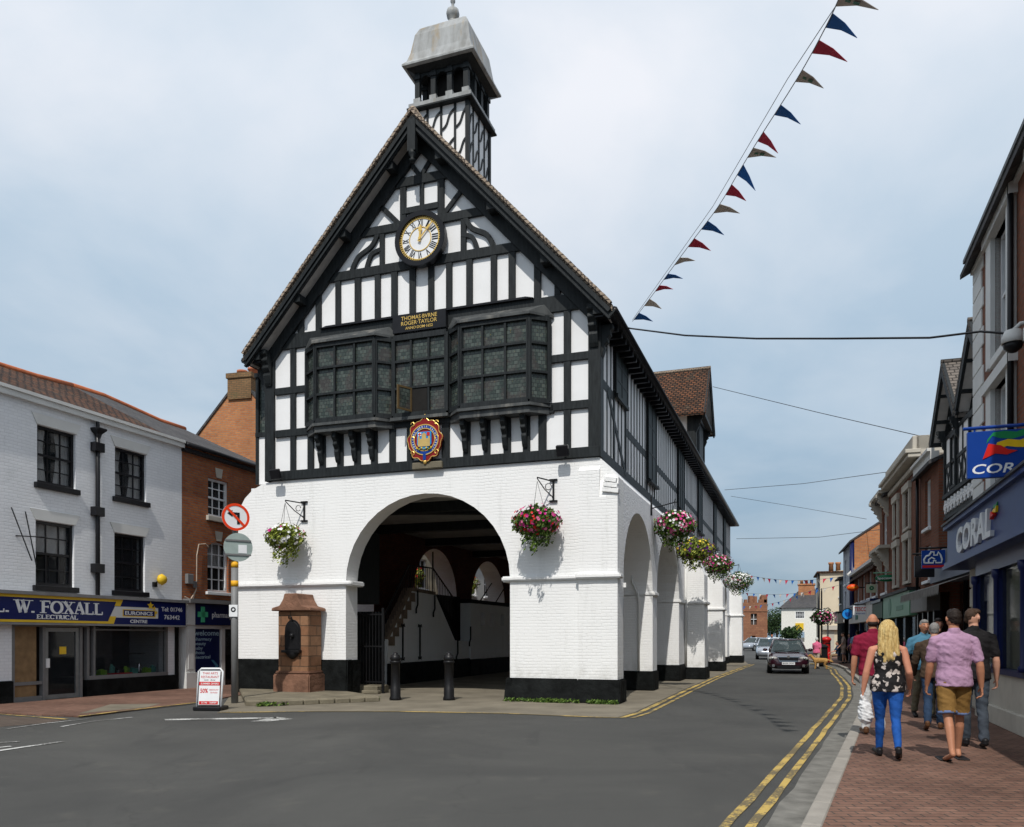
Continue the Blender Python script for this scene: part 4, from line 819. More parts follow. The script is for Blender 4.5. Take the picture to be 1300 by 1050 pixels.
m = MB(); m.lathe([(.2, 12.25), (.18, 12.42), (.22, 12.44), (.22, 12.52), (.16, 12.52)], (-.22, .5, 0), 12); m.build('chimney_pot', flat('terracotta', (.42, .15, .08), .8), rf); m = MB(); m.lathe([(.2, 12.25), (.18, 12.48), (.22, 12.5), (.22, 12.58), (.16, 12.58)], (.28, .5, 0), 12); m.build('chimney_pot', flat('terracotta', (.42, .15, .08), .8), rf)
# ---- terrace beyond, seen through the arches
for k, (x0, x1, mt, lb) in enumerate(((10.2, 17, offwhite, 'pale painted house on the far side of the hall, nearest the pharmacy'), (17.2, 26, cream, 'cream rendered house seen through the hall arches'), (26.2, 40, offwhite, 'long pale house beyond the cream one behind the hall'))):
    t = thing('terraced_house', lb, 'house', LP(x0, .4), LR, 'houses on the street behind the hall'); w = x1 - x0; h = 6.6 + .5 * k
    ws = [(1 + q * 2.3, 2 + q * 2.3, z, z + 1.5) for q in range(int((w - 1.2) / 2.3)) for z in (.9, 4.0)]
    m = MB(); facade(m, 0, w, 0, h, 0, ws); m.build('wall', mt, t); shell(t, 0, w, 6, h, mt)
    for q in ws: window(t, *q, cols=2, rows=2, sill=.1)
    pitched(t, -.1, w + .1, 0, 3, h, h + 1.6, slate, yb=6)
# ================================================================ right row: frames with x running from the far end towards the camera, y into the building
def RB(name, label, A, B, cat='shop', group=None):
    A = Vector((*A, 0)); B = Vector((*B, 0)); d = A - B; t = thing(name, label, cat, B, math.atan2(d.y, d.x), group); t_w = d.length; d.normalize()
    def X(px, off=0): n_ = Vector((-d.y, d.x, 0)); return _pl(B + n_ * off, d, px, 500)[0]
    def Z(px, py, off=0): n_ = Vector((-d.y, d.x, 0)); return _pl(B + n_ * off, d, px, py)[1]
    return t, t_w, X, Z
def lineX(Y): return 4.67 + .31 * Y                                      # building line further up the street
# ---- bookmaker's shop (nearest)
p0 = Vector((9.64, 17.0)); pn = p0 - Vector((UY.x, UY.y)) * 12.5
cs, W_, X_, Z_ = RB('bookmakers_shop', 'brown brick building with white quoins above a navy bookmaker shopfront', pn, p0)
m = MB(); facade(m, 0, W_, 3.6, 9.3, 0, [(1.95, 3.15, 6.75, 9.0), (1.95, 3.15, 4.15, 6.2), (5.1, 6.3, 6.75, 9.0), (5.1, 6.3, 4.15, 6.2)]); m.build('wall', brown_brick, cs)
shell(cs, 0, W_, 8, 9.3, brown_brick); pitched(cs, -.1, W_ + .1, 0, 4, 9.35, 11.6, slate, yb=8)
m = MB()
for k in range(14): m.box(-.012, .98 if k % 2 else .82, -.03, .02, 3.9 + k * .385, 3.9 + k * .385 + .37)
m.build('quoins', offwhite, cs, bevel=.012)
m = MB(); m.box(-.03, W_, -.13, .0, 9.3, 9.42); m.box(-.03, W_, -.07, .0, 9.14, 9.3); m.box(-.08, W_, -.2, -.02, 9.42, 9.5, 1); m.build('eaves_cornice', [offwhite, lead_dark], cs)
for z0, z1 in ((6.75, 9.0), (4.15, 6.2)):
    for x in (1.95, 5.1):
        f = window(cs, x, x + 1.2, z0, z1, y=.12, cols=2, rows=2, sill=.16, sillm=offwhite)
        m = MB(); m.box(x - .42, x, -.08, .1, z0 - .1, z1); m.box(x + 1.2, x + 1.6, -.08, .1, z0 - .1, z1); m.box(x - .5, x + 1.7, -.14, .1, z1, z1 + .2); m.build('window_surround', offwhite, f)
m = MB(); m.tube([(3.6, -.1, 9.2), (3.6, -.1, 4.0)], .05, 8); m.build('downpipe', black2, cs)
# fascia with moulded cornice
m = MB(); m.box(-.0, W_, -.5, -.02, 3.14, 3.82); m.box(-.03, W_, -.58, .0, 3.82, 3.9); m.box(-.03, W_, -.62, -.0, 3.9, 3.94, 1); m.box(-.02, W_, -.56, -.02, 3.06, 3.14); m.box(-.04, W_, -.60, -.02, 2.99, 3.06, 0); fa = m.build('fascia', [flat('deep_blue_fascia', (.012, .035, .14), .35, .1), lead_dark], cs)
m = MB()
bx0 = X_(1218, -.5); bx1 = X_(1262.5, -.5)
m.text('CORAL', (bx0 + bx1) / 2, 3.22, -.5, .44, bx1 - bx0, ext=.06, bold=.03, shear=.12); m.build('raised_lettering', flat('brushed_letters', (.6, .6, .6), .3, .05), fa)
def flagmark(m, x, z, s, y, e=.006):
    def wav(pts, mi): m.xz([[(x + a * s, z + b_ * s) for a, b_ in pts]], y - e * (mi + 1), y - e * .2, mi)
    wav([(.0, .22), (.12, .38), (.35, .40), (.6, .36), (.86, .46), (.74, .26), (.5, .2), (.25, .24), (.1, .3), (.02, .1)][:9] + [(-.02, .12)], 0)
    wav([(-.1, -.24), (.02, .12), (.28, .06), (.42, -.04), (.62, -.08), (.4, -.16), (.16, -.12)], 2)
    wav([(.14, -.06), (.2, .14), (.42, .2), (.66, .16), (.96, .26), (.86, -.02), (.6, -.0), (.4, .04)], 1)
fm3 = [flat('flag_green', (.01, .22, .07), .4), flat('flag_yellow', (.75, .48, .01), .4), flat('flag_red', (.6, .015, .01), .4)]
m = MB(); flagmark(m, bx1 - .02, 3.55, .34, -.5, .02); m.build('flag_emblem', fm3, fa)
# shopfront
m = MB(); m.box(0, .55, -.06, .3, .12, 3.0)
for k in range(7): m.box(-.01, .56, -.085, -.05, .16 + k * .41, .12 + (k + 1) * .41)
m.build('stone_pilaster', cream_stone, cs, bevel=.01)
rc = lambda x0, y0, r_, n_=6: [(x0 + r_ - r_ * math.cos(PI / 2 * i / n_), y0 + r_ - r_ * math.sin(PI / 2 * i / n_)) for i in range(n_ + 1)]
m = MB(); m.xy([[(1.72, .1)] + rc(1.72, -.28, .3) + [(W_, -.28), (W_, .1)]], .12, .98); m.xy([[(1.67, .12)] + rc(1.67, -.34, .33) + [(W_, -.34), (W_, .12)]], .12, .42); m.build('stall_riser', cream_stone, cs, bevel=.015)
m = MB(); m.xy([[(1.7, .1)] + rc(1.7, -.33, .3) + [(W_, -.33), (W_, .1)]], .98, 1.07); m.xy([[(1.7, .1)] + rc(1.7, -.33, .3) + [(W_, -.33), (W_, .1)]], 2.72, 2.99)
for x in (2.0, 3.75, 5.5, 7.2, 9): m.box(x - .06, x + .06, -.31, -.2, 1.05, 2.8); m.lathe([(.08, 1.07), (.08, 1.14), (.05, 1.18), (.05, 2.55), (.08, 2.6), (.08, 2.72)], (x, -.33, 0), 8)
m.box(1.72, 1.8, -.02, .08, 1.05, 2.75); m.box(.55, .68, -.05, .1, .12, 2.99); m.box(.68, 1.72, .0, .1, 2.3, 2.99); m.build('shopfront_frame', navy, cs)
m = MB(); m.box(2.06, W_, -.26, -.25, 1.07, 2.72); m.add([(1.76, 0, 1.07), (1.98, -.26, 1.07), (1.98, -.26, 2.72), (1.76, 0, 2.72)], [(0, 1, 2, 3)]); m.box(.7, 1.7, .5, .51, .15, 2.3); m.build('shop_glass', shopglass, cs)
m = MB(); m.box(2.06, W_, -.12, -.1, 1.07, 2.72); m.build('window_blind', flat('sage_blind', (.26, .27, .20), .8, .06), cs)
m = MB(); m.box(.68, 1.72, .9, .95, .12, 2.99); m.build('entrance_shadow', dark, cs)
# hanging sign
def hang(name, label, px0, px1, y0, y1, Y, mat, cat='sign', th=.08, rz=-TH, rod=None, group=None):
    P = at(px0, y1, Y); w = (px1 - px0) / F * Y / math.cos(TH) * .94; h = (y1 - y0) / F * Y; t = thing(name, label, cat, P, rz, group)
    m = MB(); m.box(0, w, 0, th, 0, h, 0); m.build('panel', mat, t, bevel=.006)
    if rod is not None:
        m = MB(); m.tube([(-.05, th / 2, h + .06), (w + rod, th / 2, h + .06)], .025, 6); m.tube([(.1, th / 2, h), (.1, th / 2, h + .06)], .015, 5); m.tube([(w - .1, th / 2, h), (w - .1, th / 2, h + .06)], .015, 5); m.build('bracket', mat if rod > .5 else iron, t)
    return t, w, h
t, w, h = hang('hanging_sign', 'blue hanging bookmaker sign with a green, yellow and red flag emblem', 1228, 1312, 549, 608, 12, royal, rod=.6)
m = MB(); flagmark(m, .26, .42, .62, 0, .004); m.build('flag_emblem', fm3, t)
m = MB(); m.text('CORAL', w / 2, .065, 0, .135, .84, bold=.012, shear=.2); m.build('lettering', whitepaint, t)
# cctv dome on an arm
t = thing('cctv_camera', 'white dome camera on a bracket high on the bookmaker building', 'camera', at(1286, 436, 13), -TH)
m = MB(); m.lathe([(.05, .22), (.12, .2), (.16, .1), (.17, .0), (.155, -.0)], (0, 0, 0), 16); m.tube([(0, 0, .2), (.1, 0, .3), (.75, 0, .36)], .035, 8); m.build('housing', offwhite, t); m = MB(); m.lathe([(.15, 0), (.13, -.08), (.06, -.14), (.01, -.15)], (0, 0, 0), 16); m.build('dome_lens', black2, t)
# ---- neighbour nearer the camera: only its eaves corner shows
q0 = at(1300, 112, 11.2); nb_, w2, _, _ = RB('corner_building', 'edge of a tall building whose dark eaves poke in at upper right', (q0.x + .35 - .34 * 6, q0.y - 6), (q0.x + .35, q0.y))
m = MB(); m.box(0, w2, .2, 6, 0, 8.9); m.build('wall', brown_brick, nb_); m = MB(); m.box(-.15, w2, -.35, 6, 8.9, 9.03); m.tube([(-.15, -.42, 9.05), (w2, -.42, 9.05)], .07, 8); m.build('eaves', black2, nb_); nb_.location.x += .42
# ---- half-timbered building with two gables
A = (11.74 - .31 * 5.7, 22.8 - 5.7); ht, W2, X2, Z2 = RB('timbered_shop', 'black and white jettied building with two tiled gables over the street', A, (11.74, 22.8))
m = MB(); m.xz([[(0, 3.6), (W2, 3.6), (W2, 7.0), (4.5, 8.5), (3.0, 7.0), (1.55, 8.5), (0, 7.0)]], .38, .6); m.box(1.6, W2, .05, .38, 5.2, 6.8); m.build('wall', plaster, ht)
m = MB(); m.box(0, .2, .6, 6, 0, 7); m.box(W2 - .2, W2, .6, 6, 0, 7); m.box(0, W2, 6, 6.2, 0, 7); m.build('outer_wall', plaster, ht)
m = MB()
for x in [1.6, 2.2, 3.0, 3.5, 4.1, 4.9, 5.6]: m.box(x, x + .08, .03, .06, 5.2, 6.8)
for z in (5.95, 6.68): m.box(1.58, W2, .02, .06, z, z + .09)
m.box(1.56, 1.66, .0, .38, 5.2, 6.8)
for x in (1.75, 3.15, 3.65): m.beam((x, .04, 5.25), (x + .4, .04, 5.95), .06, .03); m.beam((x + .4, .042, 5.25), (x, .042, 5.95), .06, .03)
for k in range(14): m.box(.1 + k * .42, .2 + k * .42, .34, .39, 5.0, 8.3 - abs((.15 + k * .42) % 2.95 - 1.5) * .95)
m.box(1.55, W2, .0, .38, 4.62, 4.7); m.box(1.55, W2, -.03, .38, 5.16, 5.26)
for ax in (1.55, 4.5):
    for s in (-1, 1): m.beam((ax + s * 1.62, -.02, 6.92), (ax, -.02, 8.62), .28, .07); m.beam((ax + s * 1.5, .3, 6.9), (ax, .3, 8.5), .16, .1)
    for s in (-1, 1):
        for u in (.3, .65, .97): m.beam((ax + s * 1.5 * u, -.02, 8.5 - 1.62 * u), (ax + s * 1.5 * u, .4, 8.5 - 1.62 * u), .12, .12, (0, 0, 1))
for x in (1.6, 3.1, 5.8): scroll_bracket(m, x, .02, 6.6 + .35, .5, .12, .2)
m.build('timber_frame', black, ht)
m = MB()
for ax in (1.55, 4.5):
    for s in (-1, 1): m.beam((ax + s * 1.5, .16, 6.88), (ax, .16, 8.46), .03, .34)
m.build('gable_soffit', soffit, ht)
m = MB(); m.box(1.58, W2, .02, .3, 4.7, 5.16); qp = m.build('quatrefoil_panel', black, ht)
m = MB()
for k in range(11):
    x = 1.85 + k * .36
    for a, b_ in ((0, .09), (0, -.09), (.08, 0), (-.08, 0)): m.disc((x + a, .0, 4.93 + b_ * 1.1), .075, (0, -1, 0), .05, 12, 0, .03)
m.build('quatrefoils', plaster, qp)
for x in (2.35, 4.3): window(ht, x, x + .6, 5.3, 6.65, y=.02, cols=2, rows=2, fm=black)
m = MB()
for ax in (1.55, 4.5):
    for s in (-1, 1): m.xz([[(ax + s * 1.66, 7.0), (ax, 8.78), (ax, 8.68), (ax + s * 1.66, 6.9)]], -.06, 5.5)
    m.tube([(ax, -.06, 8.78), (ax, 5.5, 8.78)], .07, 7)
m.build('roof', rooftile_grey, ht)
m = MB(); m.box(.3, W2, -.1, .5, 3.05, 3.85); m.build('fascia', greyfascia, ht)
m = MB(); m.box(0, W2, .5, .7, .12, .6); m.box(0, W2, 1.6, 1.7, 0, 3.0)
for x in (.2, 1.6, 2.9, 4.3, 5.6): m.box(x, x + .1, .45, .55, .12, 3.05)
m.build('shopfront_frame', black2, ht); m = MB(); m.box(.3, W2, .5, .51, .6, 3.0); m.build('shop_glass', shopglass, ht)
m = MB()
for k in range(26): x = .4 + k * .2; m.add([(x, -.0, 3.02), (x + .2, -.0, 3.02), (x + .2, -.85, 2.72), (x, -.85, 2.72), (x, -.86, 2.56), (x + .1, -.86, 2.5), (x + .2, -.86, 2.56)], [(0, 1, 2, 3), (3, 2, 6, 5, 4)])
m.build('awning', flat('grey_canvas', (.16, .15, .14), .85, .3), ht, rn=False)
# ---- generic street building
def street(name, label, Ya, Yb, ze, mat, wins, roofm=slate, zr=None, offA=0, fascia=None, fasm=None, shopm=None, gut=offwhite, dep=7, surround=False, rows=2, wz=None):
    t, w, X, Z = RB(name, label, (lineX(Ya) + offA, Ya), (lineX(Yb) + offA, Yb)); z0 = fascia[1] if fascia else 2.6
    m = MB(); facade(m, 0, w, z0, ze, 0, wins); m.build('wall', mat, t); shell(t, 0, w, dep, ze, mat)
    for q in wins:
        f = window(t, *q, y=.1, cols=2, rows=rows, sill=.1, sillm=cream_stone if surround else whitepaint)
        if surround: m = MB(); a = .16; m.box(q[0] - a, q[0], -.07, .08, q[2] - .1, q[3]); m.box(q[1], q[1] + a, -.07, .08, q[2] - .1, q[3]); m.box(q[0] - a - .06, q[1] + a + .06, -.1, .08, q[3], q[3] + .22); m.build('window_surround', cream_stone, f)
    if zr: pitched(t, -.05, w + .05, 0, dep / 2, ze, zr, roofm, yb=dep)
    if fascia:
        m = MB(); m.box(.05, w - .05, -.28, .05, fascia[0], fascia[1]); m.box(0, w, -.36, .0, fascia[1], fascia[1] + .1, 1); fo = m.build('fascia', [fasm, shopm], t)
        m = MB(); 
        for k in range(4): x = .05 + (w - .25) * k / 3; m.box(x, x + .15, -.1, .1, .1, fascia[0])
        m.box(.05, w, -.06, .1, .1, .6); m.build('shopfront_frame', shopm, t)
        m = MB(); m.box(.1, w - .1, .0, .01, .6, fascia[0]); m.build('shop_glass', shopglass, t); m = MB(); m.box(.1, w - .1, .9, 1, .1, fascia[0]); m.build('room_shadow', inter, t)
    return t, w, X, Z
t, w, X, Z = street('narrow_brick_shop', 'narrow brown brick shop with one white sash window per floor', 21.9, 24.45, 6.45, brown_brick, [(.75, 1.55, 4.7, 6.1), (.75, 1.55, 3.2, 4.2)], zr=8, fascia=(2.3, 2.8), fasm=grey, shopm=black2)
m = MB(); m.box(0, w, -.2, .02, 6.38, 6.6); m.box(0, w, -.28, -.1, 6.6, 6.68); m.build('eaves_gutter', offwhite, t); m = MB(); m.tube([(.08, -.1, 6.4), (.08, -.1, 2.9)], .05, 6); m.build('downpipe', black2, t)
# white corniced building
t, w, X, Z = street('corniced_brick_shop', 'tall brown brick shop with a white parapet cornice and pale green fascia', 24.55, 30.1, 7.1, brown_brick, [(.9, 1.75, 5.15, 6.35), (3.2, 4.15, 5.15, 6.35), (.9, 1.75, 3.4, 4.75), (3.2, 4.15, 3.4, 4.75)], fascia=(2.25, 3.0), fasm=palegreen, shopm=black, surround=True)
m = MB(); m.box(-.0, w, -.12, .02, 6.75, 6.9); m.box(-.1, w + .1, -.34, .02, 7.0, 7.12); m.box(-.14, w + .14, -.42, .02, 7.12, 7.24); m.box(-.0, w, -.2, .4, 7.24, 7.66); m.box(w - .3, w, -.1, 1.6, 7.0, 7.66); m.build('parapet_cornice', cream_stone, t, bevel=.015)
m = MB(); m.disc((1.75, -.285, 2.62), .3, (0, -1, 0), .01, 24, 0); m.box(3.2, 4.6, -.29, -.28, 2.45, 2.6); split(m, 'fascia_emblem', green, t)
# console building
t, w, X, Z = street('console_brick_shop', 'narrow brick building with white scrolled brackets beside its windows', 30.2, 33.1, 7.0, brown_brick, [(.9, 2.0, 5.1, 6.4), (.9, 2.0, 3.3, 4.5)], zr=8, fascia=(2.3, 2.9), fasm=flat('dark_green_fascia', (.01, .06, .03), .5), shopm=black2)
m = MB()
for z in (6.95, 4.9):
    for x in (.45, 2.35): scroll_bracket(m, x, 0, z, .8, .3, .45)
    m.box(.1, w - .1, -.4, 0, z, z + .12)
split(m, 'scrolled_console', cream_stone, t)
# low tiled building
t, w, X, Z = street('low_tiled_shop', 'low shop with a steep dark tiled roof and white fascia', 33.2, 42.3, 4.75, brown_brick, [(.8, 1.9, 3.3, 4.5), (3.3, 4.4, 3.3, 4.5), (5.8, 6.9, 3.3, 4.5), (7.8, 8.9, 3.3, 4.5)], roofm=flat('brown_tile_far', (.07, .045, .035), .9, .35, 3), zr=8.3, fascia=(2.25, 3.05), fasm=offwhite, shopm=navy, rows=1)
m = MB(); m.box(-.05, w + .05, -.3, 0, 4.68, 4.82); m.beam((-.06, -.3, 4.75), (-.06, 3.5, 8.4), .25, .08, (1, 0, 0)); m.build('eaves_gutter', offwhite, t)
m = MB(); m.box(w * .35, w * .45, -.3, -.28, 2.4, 2.9); m.build('fascia_emblem', green, t)
# pale building with brick gable end
t, w, X, Z = street('pale_gabled_building', 'pale rendered building with an orange brick gable end facing down the street', 42.5, 48.5, 6.7, flat('pale_blue_render', (.38, .42, .48), .8), [(1, 2, 4.6, 6), (3.6, 4.6, 4.6, 6), (1, 2, 2.9, 4.2), (3.6, 4.6, 2.9, 4.2)], dep=9)
m = MB(); m.yz([[(-.02, 0), (9, 0), (9, 6.7), (4.4, 9.6), (-.02, 6.7)]], w, w + .25); m.build('brick_gable', orange_brick, t); pitched(t, -.1, w + .3, 0, 4.4, 6.75, 9.7, slate, yb=9)
m = MB(); m.tube([(w + .1, -.12, 6.6), (w + .1, -.12, .2)], .12, 6); m.build('downpipe', navy, t)
# dark bank front
t, w, X, Z = street('dark_fronted_bank', 'black fronted bank under the blue round sign', 48.7, 51.3, 5.2, black, [(.9, 1.7, 3.6, 4.8)], zr=6.0, fascia=(2.4, 3.), fasm=cream_stone, shopm=black)
# ---- cream building facing down the street
c0 = at(1041, 808, 68); c0.z = 0
cb = thing('cream_building', 'three storey cream rendered building closing the bend of the street', 'building', c0, -.31)
WC = [(1.5, 2.6, 4.9, 6.1), (1.5, 2.6, 2.9, 4.3)]
m = MB(); facade(m, 0, 5.6, 0, 6.9, 0, WC + [(.6, 1.0, .3, 2.), (2.4, 3.4, .2, 2.1)]); m.xz([[(0, 6.9), (5.6, 6.9), (5.6, 9.4), (2.6, 7.5), (1.8, 7.1)]], 0, .3); m.box(0, .3, .3, 6, 0, 6.9); m.box(5.3, 5.6, .3, 6, 0, 6.9); m.box(.3, 5.3, 5.7, 6, 0, 6.9); m.build('wall', cream, cb)
for q in WC: window(cb, *q, y=.05, cols=2, rows=2, sill=.12)
m = MB(); m.box(.2, 4, -.3, 0, 2.15, 2.5); m.box(.5, 1.1, -.02, .1, .2, 2.1); m.box(2.3, 3.5, .2, .25, .1, 2.1, 1); m.build('shopfront', [cream_stone, inter], cb)
m = MB(); m.box(-.25, 1.9, -.2, 6, 6.9, 7.02); m.xz([[(1.8, 7.1), (2.6, 7.55), (5.8, 9.6), (5.8, 9.5), (2.6, 7.42), (1.8, 6.98)]], -.1, 9); m.build('roof', rooftile, cb)
m = MB(); m.lathe([(.2, 7.0), (.17, 7.6), (.22, 7.65), (.22, 7.8)], (.9, .6, 0), 10); m.lathe([(.2, 7.0), (.17, 7.6), (.22, 7.65), (.22, 7.8)], (1.45, .6, 0), 10); split(m, 'chimney_pot', orange_brick, cb)
m = MB(); m.tube([(-.1, .1, 6.8), (-.1, .1, 0)], .09, 6); m.build('downpipe', black2, cb)
# ---- white house with dark roof further off
d0 = at(992, 808, 105); d0.z = 0; wh = thing('white_house', 'white house with a dark hipped roof beyond the cream building', 'house', d0, -.36)
m = MB(); facade(m, 0, 4.8, 0, 5.3, 0, [(1.7, 2.8, 3.9, 4.8), (2.0, 2.8, .9, 2.2)]); m.box(0, .3, .3, 8, 0, 5.3); m.build('wall', flat('white_render', (.72, .70, .64), .8), wh)
window(wh, 1.7, 2.8, 3.9, 4.8, y=.05, cols=4, rows=3); m = MB(); m.box(1.7, 2.7, -.08, 0, 2.4, 3.3); m.build('poster_panel', yellow, wh)
m = MB(); m.add([(-.3, -.3, 5.25), (9, -.3, 5.25), (9, 8, 5.25), (-.3, 8, 5.25), (2.2, 3.8, 7.8), (8, 3.8, 7.8)], [(0, 1, 5, 4), (1, 2, 5), (2, 3, 4, 5), (3, 0, 4), (3, 2, 1, 0)]); m.box(4.8, 9, 0, 1, 0, 4.6); m.build('roof', slate, wh)
m = MB(); m.box(2.0, 4.0, 2.5, 4.5, 6.2, 8.5); m.box(1.9, 4.1, 2.4, 4.6, 8.3, 8.5)
for k in range(3): m.lathe([(.2, 8.5), (.18, 8.9), (.22, 9.0)], (2.4 + k * .6, 3.4, 0), 8)
m.build('chimney', orange_brick, wh)
# ---- sandstone gate tower
g0 = at(933, 808, 118); g0.z = 0; gt = thing('gate_tower', 'crenellated red sandstone gate tower at the end of the street', 'tower', g0, 0)
m = MB(); m.xz([[(0, 0), (2.0, 0), (2.0, 1.2), (2.4, 1.7), (2.9, 1.7), (3.3, 1.2), (3.3, 0), (4.7, 0), (4.7, 6.5), (0, 6.5)], [(2.3, 3.3), (3.2, 3.3), (3.2, 4.9), (2.3, 4.9)]], 0, 2); m.box(-.05, 4.76, -.08, 0, 5.2, 5.4)
for k in range(7): m.box(.0 + k * .7, .42 + k * .7, 0, .4, 6.5, 6.95 if k != 4 else 7.4)
m.box(3.9, 4.7, 0, 1.2, 6.5, 7.6); m.box(2.2, 2.9, .2, 1.2, 6.5, 7.5); m.build('wall', sand_far, gt)
m = MB(); m.box(2.3, 3.2, .3, .35, 3.3, 4.9); m.box(2.72, 2.78, .1, .2, 3.3, 4.9, 1); m.box(2.3, 3.2, .1, .2, 4.05, 4.12, 1); m.build('tower_window', [inter, whitepaint], gt)
# ---- projecting signs further up
t, w, h = hang('hanging_sign', 'square blue sign with white house outline above a red strip', 1170, 1197, 699, 722, 20.6, royal, rod=.3, th=.06)
m = MB(); m.box(.02, w - .02, -.005, 0, .02, h * .18); m.build('red_strip', red, t)
m = MB(); hp = [(.12, .3), (.1, .5), (.2, .68), (.32, .72), (.4, .9), (.52, .9), (.52, .72), (.66, .72), (.7, .9), (.8, .72), (.86, .5), (.84, .3), (.6, .3), (.6, .42), (.5, .42), (.5, .3)]; m.tube([(a * w, -.01, b_ * h) for a, b_ in hp + hp[:1]], .022, 5); m.tube([(w * .3, -.01, h * .34), (w * .3, -.01, h * .48), (w * .42, -.01, h * .6), (w * .56, -.01, h * .5)], .02, 5); m.build('house_outline', whitepaint, t)
t, w, h = hang('hanging_sign', 'plain black hanging board behind the square blue sign', 1161, 1184, 706, 733, 21.6, black2, rod=.3)
m = MB(); m.text('TO LET', w / 2, .1, 0, .06, .35); m.box(.1, .25, -.004, 0, h * .55, h * .8); m.build('lettering', grey, t) if False else m.__init__()
t = thing('hanging_sign', 'green oval optician sign on a pale arm', 'sign', at(1125.5, 734, 30), -TH); m = MB(); m.lathe([(.39, -.03), (.39, .03)], (0, 0, 0), 28, 0, 1, .33, rot=Matrix.Rotation(PI / 2, 3, 'X')); m.build('panel', green, t)
m = MB(); m.text('Specsavers', 0, -.04, -.032, .09, .62, bold=.01); m.build('lettering', whitepaint, t); m = MB(); m.tube([(-.45, 0, .2), (.6, 0, .2)], .025, 6); m.build('bracket', palegreen, t)
t, w, h = hang('hanging_sign', 'small pale square sign with a green leafy roundel', 1100, 1112, 742, 752.5, 33.5, flat('pale_sign', (.42, .45, .33), .5), rod=.2)
m = MB(); m.disc((w / 2, -.005, h * .55), .09, (0, -1, 0), .01, 16, 0, .03); m.build('roundel', green, t)
t = thing('hanging_sign', 'orange red oval post office sign', 'sign', at(1082.5, 746, 39), -TH); m = MB(); m.lathe([(.27, -.05), (.27, .05)], (0, 0, 0), 24, 0, 1, .6, rot=Matrix.Rotation(PI / 2, 3, 'X')); m.build('panel', orange_red, t); m = MB(); m.text('POST OFFICE', 0, -.03, -.052, .07, .4); m.build('lettering', yellow, t); m = MB(); m.tube([(.2, 0, .0), (.75, 0, .0)], .03, 5); m.build('bracket', iron, t)
t = thing('hanging_sign', 'round bright blue bank sign with a dark rim', 'sign', at(1076, 779.5, 41), -TH); m = MB(); m.disc((0, 0, 0), .26, (0, -1, 0), .08, 28); m.build('panel', blue_roundel, t); m = MB(); m.disc((0, 0, 0), .29, (0, -1, 0), .1, 28, 0, .25); m.tube([(.28, 0, 0), (.8, 0, 0)], .03, 5); m.build('rim', black2, t)
m = MB(); m.xz([[(-.13, .04), (-.1, .1), (-.04, .06), (0, .12), (.04, .06), (.1, .1), (.13, .04), (.1, -.08), (.0, -.14), (-.1, -.08)]], -.052, -.042); m.build('bird_emblem', flat('deep_blue', (.01, .08, .35), .4), t)
t, w, h = hang('hanging_sign', 'white rectangular supermarket sign with red lettering', 1083, 1100.5, 769, 781, 35.5, whitepaint, rod=.2)
m = MB(); m.text('TESCO', w / 2, h * .42, 0, .17, w * .82, bold=.02); m.build('lettering', red, t); m = MB(); m.text('express', w / 2, h * .12, 0, .07, w * .6, bold=.01); m.build('small_lettering', royal, t)
# ================================================================ street furniture, flowers, bunting
def leaves(m, c, r, n, size, mi=0, droop=0., shape=None, hollow=.55):
    c = Vector(c)
    for _ in range(n):
        while 1:
            d = Vector((random.uniform(-1, 1), random.uniform(-1, 1), random.uniform(-1, 1)))
            if hollow < d.length < 1: break
        lump = 1 + .25 * noise.noise(d * 2.1 + c)
        p = c + Vector((d.x * r[0], d.y * r[1], d.z * r[2])) * lump - Vector((0, 0, droop * (d.x * d.x + d.y * d.y) * r[2]))
        s = size * random.uniform(.6, 1.3); a = Vector((random.gauss(0, 1), random.gauss(0, 1), random.gauss(0, 1))).normalized(); b = a.orthogonal().normalized(); q = a.cross(b)
        b = b * s; q = q * s * .5
        m.add([p - b, p - q * .9 + a * s * .1, p + b, p + q], [(0, 1, 2, 3)], mi)
def flowers(m, c, r, n, size, cols, bias=None):
    c = Vector(c)
    for _ in range(n):
        d = Vector((random.gauss(0, 1), random.gauss(0, 1), random.gauss(0, .9))).normalized(); p = c + Vector((d.x * r[0], d.y * r[1], d.z * r[2])) * random.uniform(.88, 1.08)
        k = cols[int((noise.noise(d * 1.7 + c * .3) * .5 + .5 + random.uniform(-.22, .22)) * len(cols)) % len(cols)]; s = size * random.uniform(.7, 1.2)
        u = d.orthogonal().normalized(); v = d.cross(u); n5 = 5
        m.add([p + d * s * .1] + [p + (u * math.cos(2 * PI * i / n5) + v * math.sin(2 * PI * i / n5)) * s + d * s * .35 for i in range(n5)], [(0, 1 + i, 1 + (i + 1) % n5) for i in range(n5)], k)
PC = [petal[k] for k in ('magenta', 'pink', 'white', 'red', 'purple', 'yellow')]
